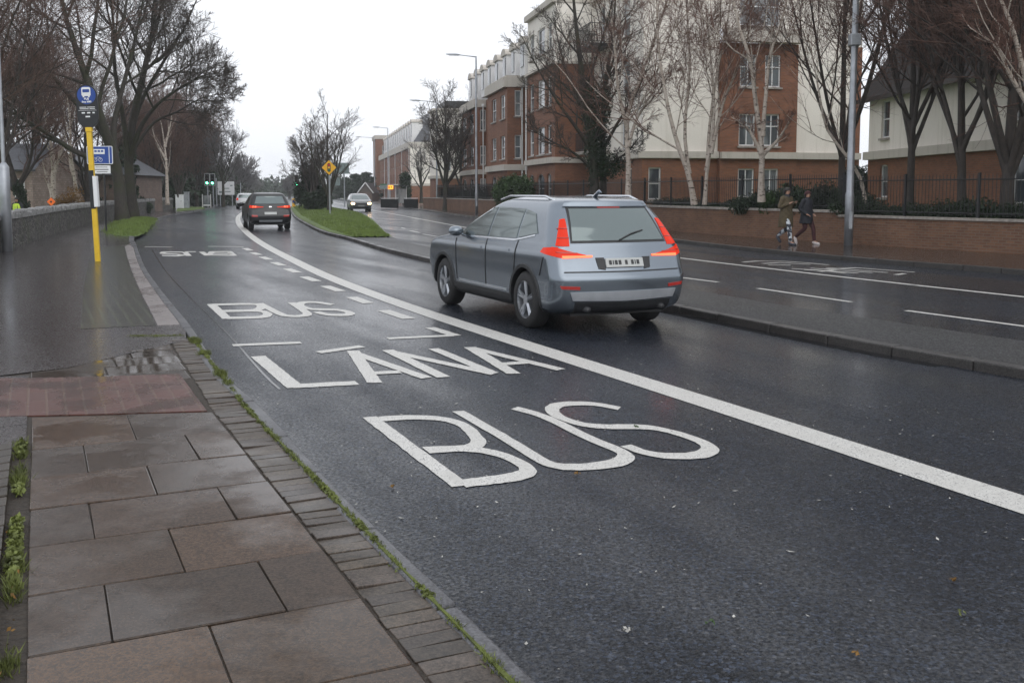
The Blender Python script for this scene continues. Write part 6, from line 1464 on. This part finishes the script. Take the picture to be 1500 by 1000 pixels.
# traffic signals
def signal(t,x,z,w=.52,h=1.22,lit='green'):
    b=plate(w,h,.03,.05,z,x,-.10).build('backing_board',M['signwhite'],t); plate(w-.1,h-.1,.03,.04,z,x,-.125).build('signal_face',M['signblack'],b)
    hd_=MB(); hd_.box((x,.02,z),(.32,.20,1.0)); s=hd_.build('signal_head',M['signblack'],t,bevel=.02)
    for k,c in enumerate(('red','amber','green')):
        zz=z+.33-.33*k; mb=MB(); mb.disc((x,-.135,zz),.115,(0,1,0),20,0,.02); mb.build('lens',M['greenlamp'] if c==lit else M['lampoff'],s)
        mb=MB(); K=10; rows=[]
        for i in range(K+1):
            a=math.pi*i/K; rows.append([(x+.13*math.cos(a),-.14,zz+.13*math.sin(a)),(x+.13*math.cos(a),-.30,zz+.13*math.sin(a)-.02)])
        mb.grid(rows); mb.build('hood',M['signblack'],s)
for px_,Y,lab in ((304.2,99,'left of the paired green traffic signals beside the left footpath'),(312.2,101,'right of the paired green traffic signals beside the left footpath')):
    t=thing('traffic_light',lab,'traffic light',(WX(px_,Y),Y,PZ),0,'green traffic lights',local=True); post(0,0,0,3.4,.06).build('pole',M['galv'],t); signal(t,0,2.75)
t=thing('traffic_light','green traffic signal on the median between the black car and the ivy thicket','traffic light',(WX(435,100),100,.12),0,'green traffic lights',local=True); post(0,0,0,3.3,.06).build('pole',M['galv'],t); signal(t,0,2.63)
# amber bollard at the median end
t=thing('traffic_bollard','small amber bollard on the median just right of the black car','bollard',(WX(430,98),98,.12),0,local=True); plate(.28,.85,.2,.08,.45,0,-.1).build('body',M['signyellow'],t); plate(.2,.3,.01,.02,.6,0,-.12).build('panel',M['blue'],t)
# cabinets, display case, direction signs
def cabinet(label,px0,px1,Y,ztop,mat):
    x0,x1=WX(px0,Y),WX(px1,Y); t=thing('utility_cabinet',label,'cabinet',((x0+x1)/2,Y,PZ),0,'utility cabinets on the left verge',local=True); w=x1-x0
    mb=MB(); mb.box((0,0,ztop/2),(w,.4,ztop)); mb.build('body',mat,t,bevel=.02); mb=MB(); mb.box((0,0,ztop+.03),(w+.06,.46,.05)); mb.build('lid',mat,t,bevel=.01); mb=MB(); mb.box((0,-.205,ztop/2),(w-.1,.012,ztop-.2)); d=mb.build('door',mat,t); mb=MB(); mb.box((w*.3,-.215,ztop*.55),(.03,.02,.12)); mb.build('handle',M['blackm'],d)
cabinet('pale grey utility cabinet on the left verge before the reddish trees',257.5,268,92,1.25,M['signwhite']); cabinet('narrower taller grey cabinet right of the pale utility cabinet',270,276.5,94,1.5,M['galv'])
Y=97; x0,x1=WX(299,Y),WX(310.5,Y); t=thing('display_case','glass fronted display case under the paired green signals','display case',((x0+x1)/2,Y-.5,PZ),0,local=True); w=x1-x0
mb=MB()
for x in(-w/2-.03,w/2): mb.box((x,0,.65),(.06,.08,1.3))
mb.build('frame',M['frame'],t); mb=MB(); mb.box((0,0,.70),(w-.1,.06,1.0)); mb.build('panel',M['pane2'],t); mb=MB(); mb.box((0,-.034,.25),(w-.1,.01,.12)); mb.build('base_panel',M['signwhite'],t)
Y=108; x0,x1=WX(319,Y),WX(343.5,Y); zt=1.72+(280-266)*Y/1458; zb=1.72+(280-285.5)*Y/1458
t=thing('direction_sign','large white direction sign seen between the bare tree trunk and the signals','sign',((x0+x1)/2,Y,PZ),0,local=True); w=x1-x0
pl=plate(w,zt-zb,.03,.06,(zt+zb)/2-PZ,0,-.06).build('panel',M['signwhite'],t); mb=MB(); mb.box((-.35,-.07,1.75),(.10,.01,1.0)); mb.box((0,-.07,1.9),(.7,.01,.09)); mb.box((.2,-.07,1.55),(.6,.01,.09)); mb.box((.6,-.07,2.2),(.25,.01,.12)); mb.box((-.6,-.07,1.5),(.3,.01,.2)); mb.build('map_symbol',M['signback'],pl)
for x in(-.65,.65): post(x,0,0,2.6,.05).build('pole',M['galv'],t)
for px_,Y,h,lab in ((317,104,2.9,'slim grey post between the signals and the white direction sign'),(352.5,118,2.5,'slim grey post right of the white direction sign')):
    t=thing('metal_post',lab,'post',(WX(px_,Y),Y,PZ),0,'slim grey posts by the junction',local=True); post(0,0,0,h,.06).build('pole',M['galv'],t); mb=MB(); mb.tube([(0,0,h),(0,0,h+.06)],[.075,.03],10); mb.build('cap',M['galv'],t)
# yellow signal-ahead sign
g=G(483.5,315.5,.2); sc=g[1]/1458; t=thing('warning_sign','yellow diamond traffic signals ahead sign on the grass median','sign',(*g,.18),0,local=True)
zc=1.72+(280-246)*sc-.18; post(0,0,0,zc+.4,.055).build('pole',M['galv'],t)
for s_,th,mk,nm_ in ((.66,.02,'signblack','panel'),(.62,.004,'signyellow','yellow_field')):
    mb=MB(); hh=s_*.7071*1.05; yy=-.08 if mk=='signblack' else -.086
    f=[(0,yy,zc-hh),(hh,yy,zc),(0,yy,zc+hh),(-hh,yy,zc)]; b=[(p[0],yy+th,p[2]) for p in f]; mb.face(f); mb.face(b[::-1])
    for i in range(4): mb.face([f[i],b[i],b[(i+1)%4],f[(i+1)%4]])
    o=mb.build(nm_,M[mk],t if nm_=='panel' else pn)
    if nm_=='panel': pn=o
plate(.20,.54,.004,.09,zc,0,-.092).build('signal_symbol',M['signblack'],pn)
for k,mk in enumerate(('red','signyellow','signgreen')): mb=MB(); mb.disc((0,-.095,zc+.16-.16*k),.068,(0,1,0),16,0,.006); mb.build('light_symbol',M[mk],pn)
# green direction boards on the median
Y=100; t=thing('direction_sign','grey green direction boards on a pole behind the median trees','sign',(WX(504.5,Y),Y,.12),0,local=True); xx=WX(504.5,Y)
post(0,0,0,4.2,.06).build('pole',M['galv'],t)
for a,b,c,d in ((485,512,239,255),(485,498.5,260,272)):
    x0,x1=WX(a,Y)-xx,WX(b,Y)-xx; z1,z0_=1.72+(280-c)*Y/1458-.12,1.72+(280-d)*Y/1458-.12; plate(x1-x0,z1-z0_,.04,.06,(z0_+z1)/2,(x0+x1)/2,-.10).build('board',M['signback'],t)
# junction signs by the barriers
Y=101; xx=WX(568,Y); t=thing('street_sign','small green road sign on a thin pole above the longer barrier','sign',(xx,Y,PZ),0,local=True); post(0,0,0,2.6,.04).build('pole',M['galv'],t)
plate(.75,.36,.02,.03,2.0,-.42,-.05).build('board',M['signback'],t); plate(.72,.12,.02,.02,2.27,-.42,-.055).build('green_strip',M['signgreen'],t)
Y=103; t=thing('lit_sign','small glowing amber sign above the far barriers','sign',(WX(571.5,Y),Y,PZ),0,local=True); post(0,.05,0,2.3,.04).build('pole',M['galv'],t); plate(.62,.40,.08,.05,2.0,0,-.05).build('panel',M['amber'],t)
mb=MB(); mb.box((-.1,-.06,2.0),(.12,.01,.22)); mb.box((.14,-.06,2.02),(.12,.01,.16)); mb.build('symbol',M['signblack'],t)
Y=104; t=thing('bus_shelter','small far bus shelter with pale glass panels behind the barriers','bus shelter',(WX(587,Y),Y,PZ),0,local=True)
mb=MB(); mb.box((0,.5,1.1),(1.1,.04,1.5)); mb.build('glass_panel',M['pane2'],t); mb=MB(); mb.box((0,.1,2.15),(1.4,1.3,.08)); mb.build('roof',M['blackm'],t)
for x in(-.55,.55): post(x,.4,0,2.12,.035).build('post',M['frame'],t)
bush('narrow_conifer','narrow dark upright conifer at the corner of the cream end wall',(WX(594,112),112),.1,[(0,0,z_) for z_ in (.8,1.6,2.4,3.1)],[(.7,.6,.7)]*4,5000,.10)
# roadworks diamond and worker behind the left wall
Y=44; t=thing('roadworks_sign','small orange diamond roadworks sign behind the left stone wall','sign',(WX(74.5,Y),Y,-.2),0,local=True); zc=1.72-15.5*Y/1458+.2; s_=.19; mb=MB()
f=[(0,-.02,zc-s_),(s_,-.02,zc),(0,-.02,zc+s_),(-s_,-.02,zc)]; b=[(p[0],0,p[2]) for p in f]; mb.face(f); mb.face(b[::-1])
for i in range(4): mb.face([f[i],b[i],b[(i+1)%4],f[(i+1)%4]])
pn=mb.build('panel',M['orange'],t); mb=MB(); mb.disc((0,-.026,zc),.045,(0,1,0),10,0,.006); mb.build('symbol',M['signblack'],pn); post(0,.02,0,zc,.02).build('pole',M['blackm'],t)

# ================= PEOPLE =================
M['skin']=simple('skin',(.42,.24,.17),.55,var=.08); M['hair']=simple('dark_hair',(.02,.016,.013),.6,var=.3)
M['olive']=simple('olive_brown_wool_coat',(.085,.065,.035),.85,var=.3,scale=12,bs=.4); M['navy']=simple('dark_navy_coat',(.018,.020,.028),.75,var=.3,scale=10,bs=.4); M['maroon']=simple('maroon_cloth',(.055,.015,.018),.8,var=.3,scale=12)
def pattern():
    m,t,b=nm('patterned_leggings'); n=noise(t,coords(t),11,2,.4); t.links.new(ramp(t,n,[(.49,(.60,.64,.68)),(.53,(.03,.035,.05))]),b.inputs['Base Color']); b.inputs['Roughness'].default_value=.7; return m
M['pattern']=pattern(); M['shoe_w']=simple('white_trainer',(.62,.56,.55),.5,var=.1); M['shoe_d']=simple('dark_shoe',(.03,.035,.05),.5,var=.2); M['hivis']=simple('hi_vis_yellow',(.55,.75,.05),.6,var=.1,emis=None)
def skinmesh(name,verts,edges,rad,mat,parent,root=0,sub=1):
    me=bpy.data.meshes.new(name); me.from_pydata([tuple(v) for v in verts],edges,[]); o=bpy.data.objects.new(name,me); COL.objects.link(o)
    md=o.modifiers.new('skin','SKIN'); 
    if not me.skin_vertices: me.skin_vertices.new(name='')
    for i,r in enumerate(rad):
        me.skin_vertices[0].data[i].radius=(r,r) if not hasattr(r,'__len__') else r
    me.skin_vertices[0].data[root].use_root=True
    s=o.modifiers.new('sub','SUBSURF'); s.levels=sub; s.render_levels=sub
    dg=bpy.context.evaluated_depsgraph_get(); dg.update(); m2=bpy.data.meshes.new_from_object(o.evaluated_get(dg)); o.modifiers.clear(); o.data=m2; bpy.data.meshes.remove(me); m2.materials.clear(); m2.materials.append(mat)
    m2.polygons.foreach_set('use_smooth',[True]*len(m2.polygons)); o.parent=parent; return o
def person(label,loc,heading,h,L,Rg,arms,top,legs,shoe,hat,coatlen=.55,group=None,hoodcol=None,z0=None,vest=None,collar='navy'):
    """faces +y; L/Rg: (knee, ankle, toe) of each leg; arms: (elbow, wrist, fingertip direction) for left, right"""
    k=h/1.72; t=thing('person',label,'person',loc,heading,group,local=True); t.scale=(k,k,k)
    Vv=[];E_=[];Rd=[]
    def add(p,r,par=None):
        Vv.append(p); Rd.append(r); i=len(Vv)-1
        if par is not None: E_.append((par,i))
        return i
    pel=add((0,0,.96),.125); sp=add((0,.0,1.12),.11,pel); ch=add((0,.01,1.30),.13,sp); ne=add((0,.02,1.46),.055,ch); jw=add((0,.045,1.545),.066,ne); sk=add((0,.035,1.625),.086,jw); tp=add((0,.03,1.685),.055,sk)
    ns=add((0,.135,1.60),.012,sk)
    for sx,(kn,an,to) in ((-1,L),(1,Rg)):
        hp=add((.09*sx,0,.92),.095,pel); th=add(tuple((a+b)/2 for a,b in zip((.09*sx,0,.92),kn)),.082,hp); kk=add(kn,.055,th); cf=add(tuple(a*.6+b*.4 for a,b in zip(kn,an)),.055,kk); aa=add(an,.036,cf); add(to,.03,aa)
    hands=[]
    for sx,(el,wr,fd) in ((-1,arms[0]),(1,arms[1])):
        sh=add((.17*sx,.01,1.40),.060,ch); ua=add(tuple((a+b)/2 for a,b in zip((.17*sx,.01,1.40),el)),.046,sh); ee=add(el,.036,ua); ww=add(wr,.024,ee); fd=Vector(fd).normalized(); pm=Vector(wr)+fd*.06; pi_=add(tuple(pm),.030,ww)
        side=fd.cross(Vector((0,0,1)) if abs(fd.z)<.8 else Vector((0,1,0))).normalized()
        for q,ln in ((-.027,.058),(-.009,.070),(.009,.073),(.027,.062)):
            a=add(tuple(pm+side*q+fd*.035),.0085,pi_); b=add(tuple(pm+side*q*1.1+fd*(.035+ln*.6)+Vector((0,-.01,-.01))),.0078,a); add(tuple(pm+side*q*1.1+fd*(.035+ln)+Vector((0,-.022,-.022))),.0065,b)
        a=add(tuple(Vector(wr)+fd*.03+side*(-.035*sx)),.011,ww); add(tuple(Vector(wr)+fd*.07+side*(-.05*sx)),.0085,a)
    skinmesh('body',Vv,E_,Rd,M['skin'],t)
    # face
    for sx in(-1,1):
        mb=MB(); mb.tube([(.032*sx,.112,1.618),(.032*sx,.120,1.618)],.011,8); mb.build('eye',M['hair'],t)
    mb=MB(); mb.box((0,.112,1.548),(.045,.01,.010)); mb.build('mouth',M['maroon'],t)
    # trousers, shoes
    def limb(name,pts,rr,mk,n=12):
        mb=MB(); mb.tube(smooth_line(pts,4),list(np.interp(np.linspace(0,1,4*(len(pts)-1)+1),np.linspace(0,1,len(pts)),rr)),n); return mb.build(name,M[mk],t,smooth=True)
    for sx,(kn,an,to) in ((-1,L),(1,Rg)):
        limb('trouser_leg',[(.085*sx,0,.97),tuple((a+b)/2 for a,b in zip((.09*sx,0,.92),kn)),kn,tuple(a*.5+b*.5 for a,b in zip(kn,an)),tuple(a*.06+b*.94 for a,b in zip(kn,an))],[.115,.098,.070,.064,.050],legs)
        a=Vector(an); b=Vector(to); d=(b-a); d.normalize(); c0=a-d*.07+Vector((0,0,-.045)); up=Vector((0,0,1))
        mb=MB(); mb.tube([c0,a+d*.0+Vector((0,0,-.035)),a+(b-a)*.55+Vector((0,0,-.030)),b+d*.035+Vector((0,0,-.012)),b+d*.07+Vector((0,0,-.015))],[.032,.052,.048,.040,.016],10)
        mb.build('shoe',M[shoe],t,smooth=True)
    # coat: body loft and sleeves
    zs=[1.49,1.45,1.38,1.25,1.10,.98,.80,.96-coatlen+.02,.96-coatlen]; wd=[.07,.13,.205,.215,.20,.215,.235,.25,.245]; dp=[.07,.10,.135,.155,.15,.16,.18,.20,.195]; mb=MB(); K=24; rows=[]
    for z,a,b in zip(zs,wd,dp):
        if z<.98: z=.98-(.98-z); 
        fl=0 if z>.98 else (.98-z)*.10
        rows.append([(a*math.cos(2*math.pi*j/K),.01+b*math.sin(2*math.pi*j/K)-fl*.4+.006*math.sin(j*2.5),z) for j in range(K+1)])
    mb.grid(rows); ct=mb.build('coat',M[top],t,smooth=True); sm=ct.modifiers.new('s','SOLIDIFY'); sm.thickness=.012
    for sx,(el,wr,fd) in ((-1,arms[0]),(1,arms[1])):
        limb('sleeve',[(.13*sx,.01,1.42),(.185*sx,.01,1.40),tuple((a+b)/2 for a,b in zip((.18*sx,.01,1.40),el)),el,tuple(a*.5+b*.5 for a,b in zip(el,wr)),wr],[.06,.085,.075,.064,.056,.045],top)
    mb=MB(); rows=[]
    for z,a in ((1.44,.10),(1.48,.095),(1.52,.085),(1.535,.075)): rows.append([(a*math.cos(2*math.pi*j/K),.03+a*math.sin(2*math.pi*j/K),z) for j in range(K+1)])
    mb.grid(rows); mb.build('scarf',M[collar],t,smooth=True)
    mb=MB(); rows=[]
    for i in range(9):
        a=math.pi/2*i/8; rr=.108*math.cos(a); z=1.632+.115*math.sin(a); rows.append([(rr*math.cos(2*math.pi*j/K)*.92,.025+rr*math.sin(2*math.pi*j/K)*1.08,z-.02*math.sin(2*math.pi*j/K)*-1*math.cos(a)) for j in range(K+1)])
    mb.grid(rows); mb.build('hat',M[hat],t,smooth=True)
    mb=MB(); rows=[]
    for z,a in ((1.66,.098),(1.60,.102),(1.54,.092),(1.50,.07)): rows.append([(a*math.cos(math.pi+math.pi*j/12)*.95,.015+a*math.sin(math.pi+math.pi*j/12),z) for j in range(13)])
    mb.grid(rows); mb.build('hair',M['hair'],t,smooth=True)
    if vest:
        mb=MB(); rows=[]
        for z,a,b in zip((1.47,1.40,1.25,1.10,.95),(.10,.215,.228,.215,.225),(.11,.15,.17,.165,.17)): rows.append([(a*math.cos(2*math.pi*j/K),.01+b*math.sin(2*math.pi*j/K),z) for j in range(K+1)])
        mb.grid(rows); mb.build('vest',M[vest],t,smooth=True)
    return t
GP='two people walking on the right hand footpath'
hw=R(-90-52)  # facing towards the right and the camera
g=G(1150,358.5,PZ)
person('person walking in a long olive brown coat, black hat and patterned leggings',(*g,PZ),hw,1.70,
 ((-.10,.0,.52),(-.10,-.36,.26),(-.10,-.28,.12)),((.09,.20,.52),(.09,.26,.085),(.09,.40,.045)),
 (((-.27,.02,1.16),(-.16,.24,1.28),(.5,.5,.3)),((.28,-.02,1.15),(.14,.22,1.25),(-.5,.5,.4))),'olive','pattern','shoe_d','hair',coatlen=.42,group=GP)
g=G(1180,357.5,PZ)
person('person walking in a dark navy jacket, maroon hat and pale trainers',(*g,PZ),hw,1.60,
 ((-.10,.20,.53),(-.09,.27,.09),(-.09,.41,.045)),((.10,.02,.52),(.10,-.34,.22),(.10,-.30,.06)),
 (((-.27,-.06,1.15),(-.20,.12,.98),(.3,.8,-.3)),((.27,-.05,1.15),(.20,.14,.98),(-.3,.8,-.3))),'navy','maroon','shoe_w','maroon',coatlen=.28,group=GP)
Y=46; person('worker in a yellow hi vis vest and dark hat behind the stone wall',(WX(24.5,Y),Y,-.25),R(170),1.66,
 ((-.10,.02,.50),(-.10,-.02,.085),(-.10,.14,.045)),((.10,.02,.50),(.10,0,.085),(.10,.14,.045)),(((-.28,0,1.14),(-.26,.12,.90),(0,.3,-1)),((.28,0,1.14),(.26,.12,.90),(0,.3,-1))),'navy','navy','shoe_d','hair',coatlen=.2,vest='hivis')
# ================= HAZE =================
mb=MB(); mb.box((0,250,8.5),(700,640,20)); hz=mb.build('haze',bpy.data.materials.new('haze_air')); tag(hz,'thin grey drizzle haze filling the air over the street','haze',kind='stuff')
hm=hz.data.materials[0]; hm.use_nodes=True; ht=hm.node_tree; ht.nodes.clear(); pv=ht.nodes.new('ShaderNodeVolumePrincipled'); pv.inputs['Density'].default_value=.0006; pv.inputs['Color'].default_value=(.92,.94,.97,1); pv.inputs['Anisotropy'].default_value=.1
oo=ht.nodes.new('ShaderNodeOutputMaterial'); ht.links.new(pv.outputs[0],oo.inputs['Volume'])
